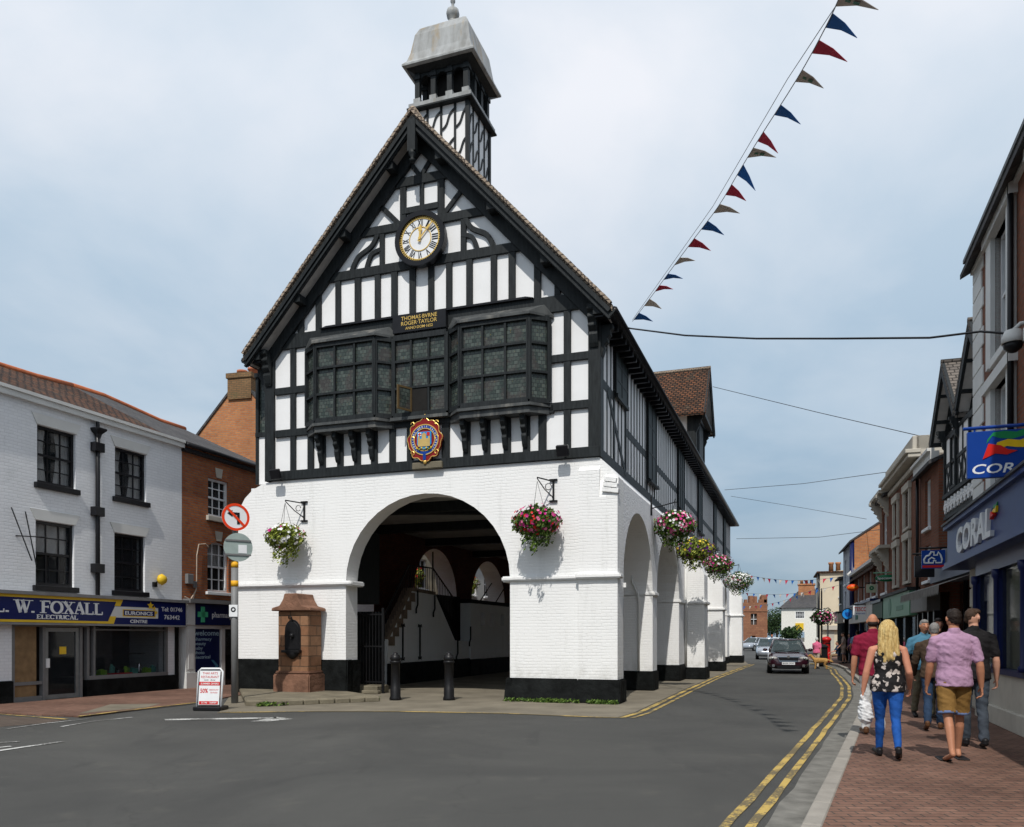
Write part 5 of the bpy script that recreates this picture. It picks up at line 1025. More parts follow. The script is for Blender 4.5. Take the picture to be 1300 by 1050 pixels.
def basket(label, P, r, cols, lf, hang_z, n=1500, dens=230):
    t = thing('hanging_basket', label, 'flower basket', P, 0, 'hanging baskets on the hall')
    m = MB(); m.lathe([(.02, -.2), (.16, -.17), (.25, -.05), (.27, .03), (.2, .03)], (0, 0, 0), 14); m.build('bowl', soil, t)
    m = MB(); leaves(m, (0, 0, .05), (r, r * .8, r * .62), n, .06, 0, .15); leaves(m, (0, 0, -.15), (r * .6, r * .5, r * .75), n // 4, .05, 0)
    for k in range(7): a = k * .9; leaves(m, (r * .6 * math.cos(a), r * .5 * math.sin(a), -.28 - .12 * (k % 3)), (.09, .09, .25), 45, .045, 0)
    m.build('foliage', lf, t, rn=False)
    m = MB(); flowers(m, (0, 0, .05), (r * 1.0, r * .82, r * .64), dens, .042, cols); m.build('flowers', PC, t, rn=False)
    m = MB()
    for a in (0, 2.1, 4.2): m.tube([(.25 * math.cos(a), .25 * math.sin(a), .03), (0, 0, hang_z)], .006, 4)
    m.build('chain', iron, t)
basket('loose basket of pink and white flowers left of the big arch', hw(BF[0][0], -.55, 4.25), .52, [1, 2, 2, 0], leafy, .95, 1300, 170)
basket('full basket of magenta flowers right of the big arch', hw(BF[1][0], -.55, 4.33), .58, [0, 0, 1, 3, 0], leaf, 1.0, 1700, 220)
basket('basket of magenta and white flowers, nearest on the street side of the hall', hw(.62, 5, 4.85), .62, [0, 1, 2, 0], leaf, .8, 1600, 280)
basket('yellowish green basket with purple trailing flowers, second along the street side', hw(.62, 9.8, 4.6), .66, [4, 5, 4, 1], leafy, .8, 1600, 200)
basket('basket of pink and white flowers, third along the street side', hw(.75, 16.7, 4.65), .66, [2, 1, 0, 2], leaf, .8, 1100, 260)
basket('basket of mostly white flowers, farthest along the street side', hw(1.15, 23.2, 4.35), .72, [2, 2, 2, 1], leaf, .9, 1000, 330)
basket('basket of yellow and red flowers seen through the first rear arch', hw(-11.6, 12.2, 4.2), .6, [5, 0, 3, 5], leafy, .9, 700, 150)
basket('basket of yellow and white flowers seen through the second rear arch', hw(-11.6, 18.5, 4.2), .6, [5, 2, 3, 2], leafy, .9, 700, 150)
# weeds at the foot of the walls
m = MB()
for _ in range(150):
    x = random.choice([random.uniform(-2.8, -.9), random.uniform(-1.9, -1.3), random.uniform(-.7, .05)]); p = hw(x, -.3 - random.random() * .12, .05); leaves(m, p, (.07, .06, .05), 9, .04, 0, hollow=0.)
for _ in range(120):
    u = random.random(); p = G(330 + 150 * u, 897 - 8 * u) + Vector((0, .1 - random.random() * .3, .05)); leaves(m, p, (.08, .05, .05), 8, .04, 0, hollow=0.)
tag(m.build('weeds', leaf, None, rn=False), kind='stuff', label='small green weeds growing at the foot of the hall walls and old kerb')
# fountain
fo = thing('drinking_fountain', 'red sandstone drinking fountain with a black iron spout niche', 'fountain', hw(0, 0), -TH)
fx0, fx1 = FX(353, .72), FX(391, .72); m = MB(); yb = -.05; fr0 = -.72
m.box(fx0 - .1, fx1 + .1, fr0 - .1, yb, 0, .6); m.box(fx0 - .06, fx1 + .06, fr0 - .06, yb - .01, .6, .68); m.build('base', flat('brown_sandstone', (.19, .10, .065), .9, .5, 2.5, .7, .03, 12), fo, bevel=.03, seg=2)
m = MB(); m.box(fx0, fx1, fr0, yb - .02, .66, 2.28); m.build('pillar', sand, fo, bevel=.02)
cxf = (fx0 + fx1) / 2; wf = (fx1 - fx0) / 2; m = MB()
m.xz([[(fx0 - .14, 2.28), (fx1 + .14, 2.28), (fx1 + .12, 2.36), (cxf + wf * .75, 2.42), (cxf + wf * .5, 2.6), (cxf + wf * .42, 2.74), (cxf - wf * .42, 2.74), (cxf - wf * .5, 2.6), (cxf - wf * .75, 2.42), (fx0 - .12, 2.36)]], fr0 - .12, yb); m.build('cap', flat('brown_sandstone', (.26, .12, .075)), fo, bevel=.02)
m = MB(); m.xz([arch(cxf, .2, 1.75, .24, 10, 1.25)], fr0 - .03, fr0); m.xz([arch(cxf, .25, 1.75, .3, 10, 1.2), ], fr0 - .015, fr0); m.box(cxf - .28, cxf + .28, fr0 - .14, fr0, 1.17, 1.24); m.lathe([(.05, 1.0), (.14, 1.06), (.22, 1.17)], (cxf, fr0 - .02, 0), 12, 0, 1, .6)
m.tube([(cxf, fr0 - .02, 2.0), (cxf - .02, fr0 - .05, 2.12), (cxf - .1, fr0 - .05, 2.15), (cxf - .09, fr0 - .05, 2.07)], .022, 6); m.ball((cxf, fr0 - .05, 1.62), .07); m.tube([(cxf, fr0 - .05, 1.58), (cxf, fr0 - .12, 1.54)], .02, 6); m.build('spout_niche', iron, fo, bevel=.008)
# bollards
bo = thing('bollard', 'black iron bollard in front of the arch, left one of the two', 'bollard', G(502, 889), 0, 'bollards under the arch')
m = MB(); m.lathe([(.15, 0), (.15, .06), (.13, .1), (.13, .3), (.115, .32), (.11, .92), (.14, .94), (.14, .98), (.11, 1.0)], (0, 0, 0), 20); m.build('post', iron, bo)
m = MB(); m.lathe([(.12, .99), (.14, 1.04), (.12, 1.12), (.06, 1.15), (.06, 1.17), (.03, 1.2)], (0, 0, 0), 16); m.build('cap', iron, bo)
cp(bo, 'black iron bollard in front of the arch, right one of the two', G(570, 889))
# road sign pole
sp_ = thing('sign_post', 'tall grey traffic sign post with a no left turn sign and a second round sign', 'sign post', at(298, 808, 19.5) * 1, 0); sp_.location.z = 0
zs = lambda py: CH + (HZ - py) * 19.5 / F
m = MB(); m.tube([(0, 0, 0), (0, 0, zs(716))], .082, 14); m.tube([(0, 0, zs(716)), (0, 0, zs(645))], .05, 12); m.build('post', grey, sp_)
for py in (717, 741): m = MB(); m.tube([(0, 0, zs(py) - .07), (0, 0, zs(py) + .07)], .086, 14); m.build('yellow_band', flat('amber_band', (.75, .38, .02), .5), sp_)
nn = Vector((.55, -.83, 0)); q = nn.to_track_quat('-Y', 'Z').to_matrix(); zc = zs(657); R_ = .325
def sgn(m, fn):
    k = len(m.v); fn(m)
    for v in m.v[k:]: v[:] = q @ v + Vector((0, 0, zc)) + nn * .08
m = MB(); sgn(m, lambda m: m.disc((0, 0, 0), R_, (0, -1, 0), .02, 32)); s1 = m.build('prohibition_sign', whitepaint, sp_)
m = MB(); sgn(m, lambda m: m.disc((0, -.014, 0), R_, (0, -1, 0), .01, 40, 0, R_ * .82)); sgn(m, lambda m: m.beam((-.2, -.022, .2), (.2, -.022, -.2), .055, .008)); m.build('red_ring', flat('sign_red', (.72, .05, .01), .4), s1)
m = MB(); sgn(m, lambda m: (m.box(.03, .09, -.018, -.01, -.17, .1), m.box(-.1, .09, -.019, -.01, .05, .11), m.xz([[(-.2, .08), (-.08, .16), (-.08, .0)]], -.019, -.01))); m.build('turn_arrow', black2, s1)
zc = zs(695); m = MB(); sgn(m, lambda m: m.disc((.06, -.0, 0), .34, (0, -1, 0), .02, 32)); s2 = m.build('round_plate', flat('pale_sign_back', (.30, .36, .34), .5), sp_)
m = MB(); sgn(m, lambda m: (m.box(-.25, .36, -.03, -.01, .14, .18), m.box(-.25, .36, -.03, -.01, -.2, -.16), m.box(.06, .26, -.016, -.01, -.14, .06, 1))); m.build('clips', [grey, whitepaint], s2)
m = MB(); m.box(-.1, .1, -.1, -.085, zs(783), zs(768)); pl_ = m.build('small_plate', whitepaint, sp_); m = MB(); m.disc((0, -.103, zs(774)), .06, (0, -1, 0), .004, 16, 0, .03); m.build('plate_symbol', black2, pl_)
# pavement board
ab = thing('pavement_board', 'white framed pavement board advertising a restaurant in red lettering', 'sign', G(265, 902), -.08)
m = MB(); fw, fh = .27, .9; m.tube([(-fw, -.0, .03), (-fw, .1, fh - .06), (-fw + .06, .105, fh), (fw - .06, .105, fh), (fw, .1, fh - .06), (fw, .0, .03)], .022, 8); m.build('frame', whitepaint, ab)
m = MB(); m.box(-.3, .32, -.14, .3, 0, .09); m.build('base', black2, ab, bevel=.02)
M_ = Matrix.Rotation(-.11, 4, 'X')
def tl(m):
    for v in m.v: v[:] = M_ @ v
    return m
m = MB(); m.box(-.235, .225, -.012, .0, .12, .86); tl(m); bp = m.build('poster_panel', whitepaint, ab)
m = MB(); m.box(-.235, .225, -.015, -.0125, .54, .62); m.box(-.22, .2, -.015, -.0125, .13, .2); m.text('THAI ARTS', 0, .78, -.013, .05, .34, ext=.002); m.text('RESTAURANT', 0, .7, -.013, .05, .4, ext=.002); m.text('50%', -.12, .38, -.013, .09, .17, ext=.002, bold=.02); m.text('DISCOUNT', .1, .43, -.013, .03, .2, ext=.002); m.text('ON FOOD', .1, .37, -.013, .03, .16, ext=.002); tl(m); m.build('red_print', red, bp)
m = MB(); m.text('SUMMER OFFERS', 0, .56, -.016, .038, .4, ext=.002, bold=.01); m.text('01746 · 768989', 0, .15, -.016, .035, .34, ext=.002, bold=.01); tl(m); m.build('white_print', whitepaint, bp)
m = MB(); m.text('lunch · dinner', 0, .645, -.013, .03, .25, ext=.002); tl(m); m.build('black_print', black2, bp)
# ---- bunting
FC = [flat('blue_pennant', (.012, .12, .42), .7), flat('cream_pennant', (.55, .50, .45), .8), flat('red_pennant', (.52, .03, .07), .7)]  # base colours raised to stand in for light through the cloth
def bunting(label, pts, n, L, W=.26, first=0, drift=(.9, -.1, -.35), start=.3, logo=True, group=None, thick=.007, gap=None):
    t = thing('bunting', label, 'bunting', (0, 0, 0), 0, group); base = pts[0].copy(); t.location = base; P = [p - base for p in pts]
    def ev(u):
        u = u * (len(P) - 1); i = min(int(u), len(P) - 2); f = u - i; p0, p1, p2, p3 = P[max(i - 1, 0)], P[i], P[i + 1], P[min(i + 2, len(P) - 1)]
        return .5 * (2 * p1 + (p2 - p0) * f + (2 * p0 - 5 * p1 + 4 * p2 - p3) * f * f + (3 * p1 - p0 - 3 * p2 + p3) * f ** 3)
    m = MB(); m.tube([ev(i / 40) for i in range(41)], thick, 5); m.build('cord', greym if not logo else whitepaint if False else grey, t)
    for k in range(n):
        u = (k + start) / n; a = ev(u); d = (ev(min(u + .01, 1)) - ev(max(u - .01, 0))).normalized(); b = a + d * W
        w_ = (Vector(drift) + Vector((random.uniform(-.25, .25), random.uniform(-.5, .5), random.uniform(-.45, .25)))).normalized() if logo else Vector((random.uniform(-.4, .4), 0, -1)).normalized()
        tip = (a + b) / 2 + w_ * L * random.uniform(.85, 1.05); m = MB(); mid1 = (a + tip) / 2 + Vector((0, 0, .03)); mid2 = (b + tip) / 2 + Vector((0, 0, .03)); nrm = (b - a).cross(tip - a).normalized() * .003
        vs_ = [a, b, mid2, tip, mid1]; m.add([v + nrm for v in vs_] + [v - nrm for v in vs_], [(0, 1, 2, 4), (4, 2, 3), (5, 9, 7, 6), (9, 8, 7), (0, 5, 6, 1), (1, 6, 7, 2), (2, 7, 8, 3), (3, 8, 9, 4), (4, 9, 5, 0)])
        ci = (k + first) % 3; fl_ = m.build('pennant', FC[ci], t)
        if ci == 1 and logo and k > n * .45:
            m = MB(); c_ = (a + b) / 2 * .66 + tip * .34; e1 = (b - a).normalized(); e2 = ((tip - (a + b) / 2)).normalized(); nn_ = e1.cross(e2).normalized() * .006
            if nn_.y > 0: nn_ = -nn_
            for o1, o2, s_ in ((-.0, -.05, .03), (.0, .045, .035)):
                q_ = c_ + e1 * o1 + e2 * o2 + nn_; m.add([q_ - e1 * s_ - e2 * s_, q_ + e1 * s_ - e2 * s_, q_ + e1 * s_ + e2 * s_, q_ - e1 * s_ + e2 * s_], [(0, 1, 2, 3)])
            m.build('pennant_print', green, fl_)
    return t
pl = [(803, 408, 21), (828, 375, 19.7), (850, 345, 18.3), (882, 302, 16.8), (912, 262, 15.5), (940, 215, 14.2), (965, 174, 13), (1012, 100, 11), (1048, 35, 9.6), (1072, -18, 8.6), (1110, -110, 7.5)]
bunting('long string of red, cream and blue pennants running from the hall eaves overhead', [at(*p) for p in pl], 19, .44, .36, first=0, start=.2)
m = MB(); m.tube([at(803, 406, 21), at(905, 262, 15.6), at(1000, 100, 11.2), at(1066, 0, 9), at(1105, -110, 7.5)], .005, 4); tag(m.build('support_line', grey), 'thin guy line running beside the long pennant string', 'wire')
for k, (a, b, n_, sg_) in enumerate((((938, 728, 60), (1096, 727, 50), 20, 3), ((938, 752, 70), (1085, 738, 58), 16, 6), ((936, 770, 80), (1040, 745, 70), 14, 5))):
    A_, B_ = at(*a), at(*b); pts_ = [A_.lerp(B_, i / 6) - Vector((0, 0, .5 * math.sin(PI * i / 6))) for i in range(7)]
    bunting('string of small pennants across the far street, %s of the three' % ('highest', 'middle', 'lowest')[k], pts_, n_, .34, .3, first=k, logo=False, group='pennant strings across the far street', thick=.012)
def wire(label, pts, r=.012):
    m = MB(); P = [at(*p) for p in pts]; Q = []
    for i in range(len(P) - 1):
        for k in range(8): Q.append(P[i].lerp(P[i + 1], k / 8))
    Q.append(P[-1]); m.tube(Q, r, 5); tag(m.build('overhead_wire', black2), label, 'wire')
wire('thick black cable from the hall eaves to the dome camera', [(765, 408, 20.5), (800, 417, 20), (870, 426, 18), (960, 430, 16.3), (1060, 430, 15.2), (1180, 429, 14.1), (1245, 421, 13.4), (1284, 424, 13.0)], .02)
wire('thin wire from behind the dormer down to the corniced shop', [(905, 491, 40), (1040, 524, 33), (1170, 554, 27)], .014)
wire('thin wire crossing the sky just above the far rooftops', [(920, 622, 50), (1020, 614, 44), (1135, 598, 34)], .014)
wire('lowest thin wire above the far street', [(935, 684, 55), (1040, 682, 50), (1120, 672, 40)], .014)
wire('slanting thin wire from the hall end to the tiled shop', [(928, 630, 55), (1020, 645, 50), (1100, 659, 42)], .012)
# ---- lamp posts, bins, boxes in the far street
lp_ = thing('lamp_post', 'dark lamp post carrying a round flower basket in the far street', 'lamp post', at(1043, 808, 44) * 1, 0); lp_.location.z = 0
m = MB(); m.lathe([(.12, 0), (.1, .5), (.05, .6), (.04, 4.0), (.02, 4.2)], (0, 0, 0), 10); m.tube([(0, 0, 3.0), (-.35, 0, 3.15), (-.5, 0, 3.0)], .03, 5); m.tube([(0, 0, 3.0), (.35, 0, 3.15), (.5, 0, 3.0)], .03, 5); m.build('post', iron, lp_)
m = MB(); leaves(m, (0, 0, 2.65), (.55, .5, .42), 700, .09); m.build('foliage', leafd, lp_, rn=False); m = MB(); flowers(m, (.15, 0, 2.6), (.6, .5, .42), 160, .06, [0, 1, 2, 0]); m.build('flowers', PC, lp_, rn=False)
l2 = thing('lamp_post', 'plain slim dark post just right of the flower basket post', 'lamp post', at(1051, 808, 47) * 1, 0); l2.location.z = 0; m = MB(); m.lathe([(.1, 0), (.08, .5), (.05, .6), (.04, 2.7)], (0, 0, 0), 8); m.build('post', iron, l2); m = MB(); m.lathe([(.1, 2.7), (.14, 2.85), (.04, 2.95)], (0, 0, 0), 8); m.build('lamp_head', black2, l2)
rb_ = thing('post_box', 'red pillar box beside the bin in the far street', 'post box', at(1049, 808, 46) * 1, 0); rb_.location.z = .1; m = MB(); m.lathe([(.26, 0), (.26, .15), (.23, .17), (.23, 1.25), (.27, 1.28), (.27, 1.36), (.18, 1.46), (.02, 1.5)], (0, 0, 0), 18); m.build('body', red, rb_); m = MB(); m.box(-.13, .13, -.25, -.2, 1.1, 1.15); m.build('slot', black2, rb_)
bn = thing('litter_bin', 'black litter bin in front of the red pillar box', 'bin', at(1043.5, 808, 43) * 1, -.1); bn.location.z = .1; m = MB(); m.box(-.24, .24, -.22, .22, 0, .9); m.build('body', black2, bn, bevel=.03); m = MB(); m.lathe([(.36, .9), (.38, .96), (.2, 1.08)], (0, 0, 0), 4, 0, sm=False); m.build('lid', iron, bn)
# ---- trees between tower and white house
def tree(label, P, h, r, seed):
    random.seed(seed); t = thing('tree', label, 'tree', P, 0, 'trees at the end of the street'); m = MB(); m.tube([(0, 0, 0), (.1, 0, h * .4), (0, .1, h * .75)], [.22, .15, .06], 7)
    for k in range(5): a = k * 1.3; m.tube([(.05, 0, h * (.35 + .07 * k)), (r * .5 * math.cos(a), r * .5 * math.sin(a), h * (.5 + .07 * k))], [.08, .03], 5)
    m.build('trunk', flat('bark', (.08, .06, .045), .9), t); m = MB()
    for k in range(9): a = k * 2.4; rr = r * .55; leaves(m, (rr * math.cos(a) * (k / 9 + .2), rr * math.sin(a) * (k / 9 + .2), h * (.45 + .055 * k)), (r * .5, r * .5, r * .42), 220, .17, 0, hollow=.3)
    m.build('crown', leafd, t, rn=False)
for (px, Y, h, r, lb) in ((986, 140, 6.6, 2.6, 'tallest dark tree between the gate tower and the white house'), (979, 150, 5.4, 2.0, 'smaller dark tree just right of the gate tower'), (1003, 98, 2.6, 1.5, 'low round shrub in front of the white house')): p = at(px, 808, Y); p.z = 0; tree(lb, p, h, r, int(px))
random.seed(11)
# ================================================================ vehicles (front at y=0, rear +y)
def car(label, P, rz, paint, L=4.2, W=1.72, H=1.5, plate='BX08 OVW', detail=True, group=None, pc=whitepaint):
    t = thing('parked_car' if not detail else 'hatchback_car', label, 'car', P, rz, group); hw_ = W / 2
    def ring(y, w, zb, zt, n=20):
        o = []
        for i in range(n):
            a = 2 * PI * i / n; c_, s_ = math.cos(a), math.sin(a); o.append((w * math.copysign(abs(c_) ** .45, c_), y, (zb + zt) / 2 + (zt - zb) / 2 * math.copysign(abs(s_) ** .55, s_)))
        return o
    k = H / 1.5; secs = [(0, .60 * hw_, .36, .52), (.05, .80 * hw_, .27, .62), (.18, .92 * hw_, .22, .70), (.45, .98 * hw_, .2, .80 * k), (.9, hw_, .2, .90 * k), (1.25, hw_, .2, .97 * k), (2.2, hw_, .2, 1.0 * k), (L - .5, hw_, .22, 1.0 * k), (L - .12, .95 * hw_, .25, .98 * k), (L, .8 * hw_, .4, .85 * k)]
    m = MB(); vs_ = []; n_ = 20
    for q_ in secs: vs_ += ring(*q_)
    m.add(vs_, [(i * n_ + j, i * n_ + (j + 1) % n_, (i + 1) * n_ + (j + 1) % n_, (i + 1) * n_ + j) for i in range(len(secs) - 1) for j in range(n_)] + [tuple(range(n_)), tuple(range((len(secs) - 1) * n_, len(secs) * n_))], 0, True); m.build('body', paint, t)
    yb0, yb1, yt0, yt1, wb, wt, zb, zt = 1.0, L - .25, 1.75, L - .75, hw_ * .90, hw_ * .68, .93 * k, H - .05
    g = MB(); cs_ = [(-wb, yb0, zb), (wb, yb0, zb), (wb, yb1, zb), (-wb, yb1, zb), (-wt, yt0, zt), (wt, yt0, zt), (wt, yt1, zt), (-wt, yt1, zt)]
    g.add(cs_, [(0, 1, 5, 4), (1, 2, 6, 5), (2, 3, 7, 6), (3, 0, 4, 7)]); g.build('windows', carglass, t)
    m = MB(); rr = [(-wt, yt0, zt), (0, yt0 - .06, zt + .02), (wt, yt0, zt), (wt + .01, (yt0 + yt1) / 2, zt + .03), (wt, yt1, zt), (0, yt1 + .04, zt), (-wt, yt1, zt), (-wt - .01, (yt0 + yt1) / 2, zt + .03)]
    m.add(rr + [(0, (yt0 + yt1) / 2, H)] + [(a, b_, c_ - .05) for a, b_, c_ in rr], [(i, (i + 1) % 8, 8) for i in range(8)] + [(i, (i + 1) % 8, 9 + (i + 1) % 8, 9 + i) for i in range(8)], 0, True)
    for a, b_ in ((0, 4), (1, 5), (2, 6), (3, 7)): m.tube([cs_[a], cs_[b_]], .04, 6)
    for s_ in (-1, 1): m.tube([(s_ * wb, (yb0 + yb1) / 2, zb), (s_ * wt, (yt0 + yt1) / 2, zt)], .035, 6)
    m.build('roof', paint, t)
    for s_ in (-1, 1):
        for y in (.82, L - .8):
            m = MB(); m.disc((s_ * (hw_ - .09), y, .31), .31, (1, 0, 0), .2, 24); wl_ = m.build('wheel', rubber, t, bevel=.02)
            m = MB(); m.disc((s_ * (hw_ + .012), y, .31), .19, (1, 0, 0), .02, 16); m.build('rim', greym, wl_)
        m = MB(); m.ball((s_ * (hw_ + .1), yb0 + .35, zb + .08), (.1, .06, .075)); m.build('wing_mirror', paint, t)
    if detail:
        for s_ in (-1, 1):
            m = MB(); m.ball((s_ * hw_ * .74, .2, .66), (.19, .12, .085), 14); hl = m.build('headlight', flat('headlight_glass', (.35, .35, .33), .08, .3, 30), t)
            m = MB(); m.ball((s_ * hw_ * .76, .1, .66), (.06, .05, .05), 10); m.build('lamp_reflector', chrome, hl)
            m = MB(); m.disc((s_ * hw_ * .72, .05, .36), .06, (0, -1, 0), .08, 12); m.build('fog_light', chrome, t)
        m = MB(); m.xz([[(-.42, .72), (.42, .72), (.34, .57), (-.34, .57)]], -.01, .1); gr = m.build('grille', black2, t)
        m = MB(); m.tube([(-.45, -.0, .73), (-.36, -.02, .55), (.36, -.02, .55), (.45, -.0, .73), (-.45, -.0, .73)], .018, 5); m.disc((0, -.02, .73), .06, (0, -1, 0), .03, 14); m.build('chrome_trim', chrome, gr)
        m = MB(); m.box(-.26, .26, -.03, .0, .40, .51); np_ = m.build('number_plate', whitepaint, t); m = MB(); m.text(plate, 0, .425, -.031, .06, .46, ext=.002, bold=.01); m.build('plate_characters', black2, np_)
        m = MB(); m.xz([[(-.5, .36), (.5, .36), (.42, .25), (-.42, .25)]], -.005, .2); m.build('air_intake', black2, t)
        m = MB(); m.box(-.2, .2, yt0 + .3, yt0 + .4, 1.0, 1.02); m.ball((.36, 2.0, 1.0), (.25, .1, .28)); m.ball((-.36, 2.0, 1.0), (.25, .1, .28)); split(m, 'seat', inter, t)
        m = MB(); m.tube([(-.6, yb0 + .02, zb + .02), (-.1, yb0 + .1, zb + .08)], .01, 4); m.tube([(.0, yb0 + .0, zb + .02), (.5, yb0 + .1, zb + .08)], .01, 4); m.build('wipers', black2, t)
    return t
maroon = flat('maroon_car_paint', (.022, .005, .010), .18, .05, Coat_Weight=1.); silver = flat('silver_car_paint', (.35, .38, .42), .25, .05, Metallic=.5, Coat_Weight=1.); whitec = flat('white_car_paint', (.7, .72, .72), .25, .05); redc = flat('red_car_paint', (.4, .01, .01), .25, .05); bluec = flat('blue_car_paint', (.03, .08, .25), .25, .05)
car('dark maroon hatchback driving towards the viewer down the middle of the street', at(1001, 808, 34.6) - Vector((0, 0, CH)), -.30, maroon, 4.0, 1.69, 1.5)
def cr(label, px, Y, rz, p): 
    q_ = at(px, 808, Y); q_.z = 0; return car(label, q_, rz, p, detail=False, group='cars further off')
cr('silver car following behind the maroon hatchback', 976, 56, -.3, silver)
cr('pale silver car parked in front of the gate tower on the left', 944, 90, -.9, silver); cr('small white car parked before the gate tower arch', 963, 92, -1.0, whitec)
cr('red car glimpsed through the first side arch of the hall', 762, 33, -.3, redc).location = hw(-15.2, 11.5); cr('blue car glimpsed through the second side arch of the hall', 800, 33, -.3, bluec).location = hw(-14.8, 22)
# ================================================================ people
DG = bpy.context.evaluated_depsgraph_get
_ico = None
def sph(c, r, n=12):
    r = r if isinstance(r, (tuple, list)) else (r, r, r); P = []
    for i in range(n // 2 + 1):
        a = PI * i / (n // 2)
        for j in range(n): b = 2 * PI * j / n; P.append(Vector(c) + Vector((r[0] * math.sin(a) * math.cos(b), r[1] * math.sin(a) * math.sin(b), r[2] * math.cos(a))))
    return P
class Blob:
    """closed convex pieces fused into one continuous skin by a voxel remesh"""
    def __init__(s): s.bm = bmesh.new()
    def hull(s, pts):
        vs = [s.bm.verts.new(p) for p in pts]; r = bmesh.ops.convex_hull(s.bm, input=vs); 
        bmesh.ops.delete(s.bm, geom=[g for g in set(r['geom_interior'] + r['geom_unused']) if isinstance(g, bmesh.types.BMVert) and g.is_valid], context='VERTS'); return s
    def limb(s, p, r, q, r2): return s.hull(sph(p, r) + sph(q, r2))
    def ell(s, c, r): return s.hull(sph(c, r))
    def build(s, name, mat, parent, vox=.008, smooth=3, mats=None, disp=0., dsc=8.):
        me = bpy.data.meshes.new('t'); s.bm.to_mesh(me); s.bm.free(); ob = bpy.data.objects.new('t', me); C.objects.link(ob)
        md = ob.modifiers.new('r', 'REMESH'); md.mode = 'VOXEL'; md.voxel_size = vox; md.use_smooth_shade = True
        if smooth: sm = ob.modifiers.new('s', 'SMOOTH'); sm.iterations = smooth; sm.factor = .5
        m2 = bpy.data.meshes.new_from_object(ob.evaluated_get(DG())); bpy.data.objects.remove(ob); bpy.data.meshes.remove(me); m2.name = name
        if disp:
            m2.update(); nn_ = [v.normal.copy() for v in m2.vertices]
            for v, n_ in zip(m2.vertices, nn_):
                p = v.co; w = noise.noise(Vector((p.x * dsc, p.y * dsc, p.z * dsc * 1.9 + p.x * dsc))) + .5 * abs(noise.noise(p * dsc * 2.3)); v.co = p + n_ * w * disp
        m2.materials.clear(); 
        for m_ in (mats or [mat]): m2.materials.append(m_)
        for p in m2.polygons: p.use_smooth = True
        o = bpy.data.objects.new(name, m2); C.objects.link(o); o.parent = parent; return o
def skinm(name, c): return flat(name, c, .5, .1, 9, .2, .002, 90)
skin1 = skinm('tanned_skin', (.42, .19, .11)); skin2 = skinm('fair_skin', (.55, .29, .20)); skin3 = skinm('ruddy_skin', (.50, .22, .14))
def cloth(name, c, var=.12, st=.5):
    if name in MT: return MT[name]
    n = N(bpy.data.materials.new(name)); f = n.noise(5, 5, .6, None, 1.2); w = n.noise(55, 2)
    col = n.ramp(f, [(.25, tuple(x * (1 - var) for x in c)), (.75, tuple(min(1, x * (1 + var)) for x in c))])
    MT[name] = n.out(col, .85, n.bump(n.mix(.15, f, w), st, .03)); return MT[name]
def floral():
    n = N(bpy.data.materials.new('black_floral_cloth')); v = n.a('ShaderNodeTexVoronoi', feature='F1'); v.inputs['Scale'].default_value = 11; wv = n.a('ShaderNodeVectorMath', operation='ADD')
    nt = n.a('ShaderNodeTexNoise'); nt.inputs['Scale'].default_value = 14; uv = n.uv(True); n.l(uv, nt.inputs[0]); sc = n.a('ShaderNodeVectorMath', operation='SCALE'); sc.inputs['Scale'].default_value = .13; n.l(nt.outputs['Color'], sc.inputs[0]); n.l(uv, wv.inputs[0]); n.l(sc.outputs[0], wv.inputs[1]); n.l(wv.outputs[0], v.inputs[0])
    msk = n.ramp(v.outputs['Distance'], [(.40, 1.), (.46, 0.)]); gate = n.ramp(n.noise(4.5, 2), [(.42, 0.), (.45, 1.)])
    f = n.a('ShaderNodeMath', operation='MULTIPLY'); n.l(msk, f.inputs[0]); n.l(gate, f.inputs[1]); return n.out(n.mix(f.outputs[0], (.012, .011, .012), (.52, .46, .42)), .8, n.bump(n.noise(6, 4), .4, .02))
floral = floral()
def blonde():
    n = N(bpy.data.materials.new('blonde_hair')); mp = n.a('ShaderNodeMapping'); mp.inputs['Scale'].default_value = (40, 40, 3); n.l(n.uv(True), mp.inputs[0]); f = n.noise(1.6, 5, .6, mp.outputs[0], .6)
    return n.out(n.ramp(f, [(.3, (.30, .17, .05)), (.5, (.60, .42, .16)), (.75, (.80, .64, .32))]), .45, n.bump(f, 1., .02))
hair_b = blonde(); hair_d = flat('dark_hair', (.02, .013, .01), .55, .4, 60, .8, .01, 120); hair_g = flat('grey_hair', (.22, .21, .20), .6, .3, 60, .8, .01, 120); hair_br = flat('brown_hair', (.05, .028, .017), .55, .4, 60, .8, .01, 120)
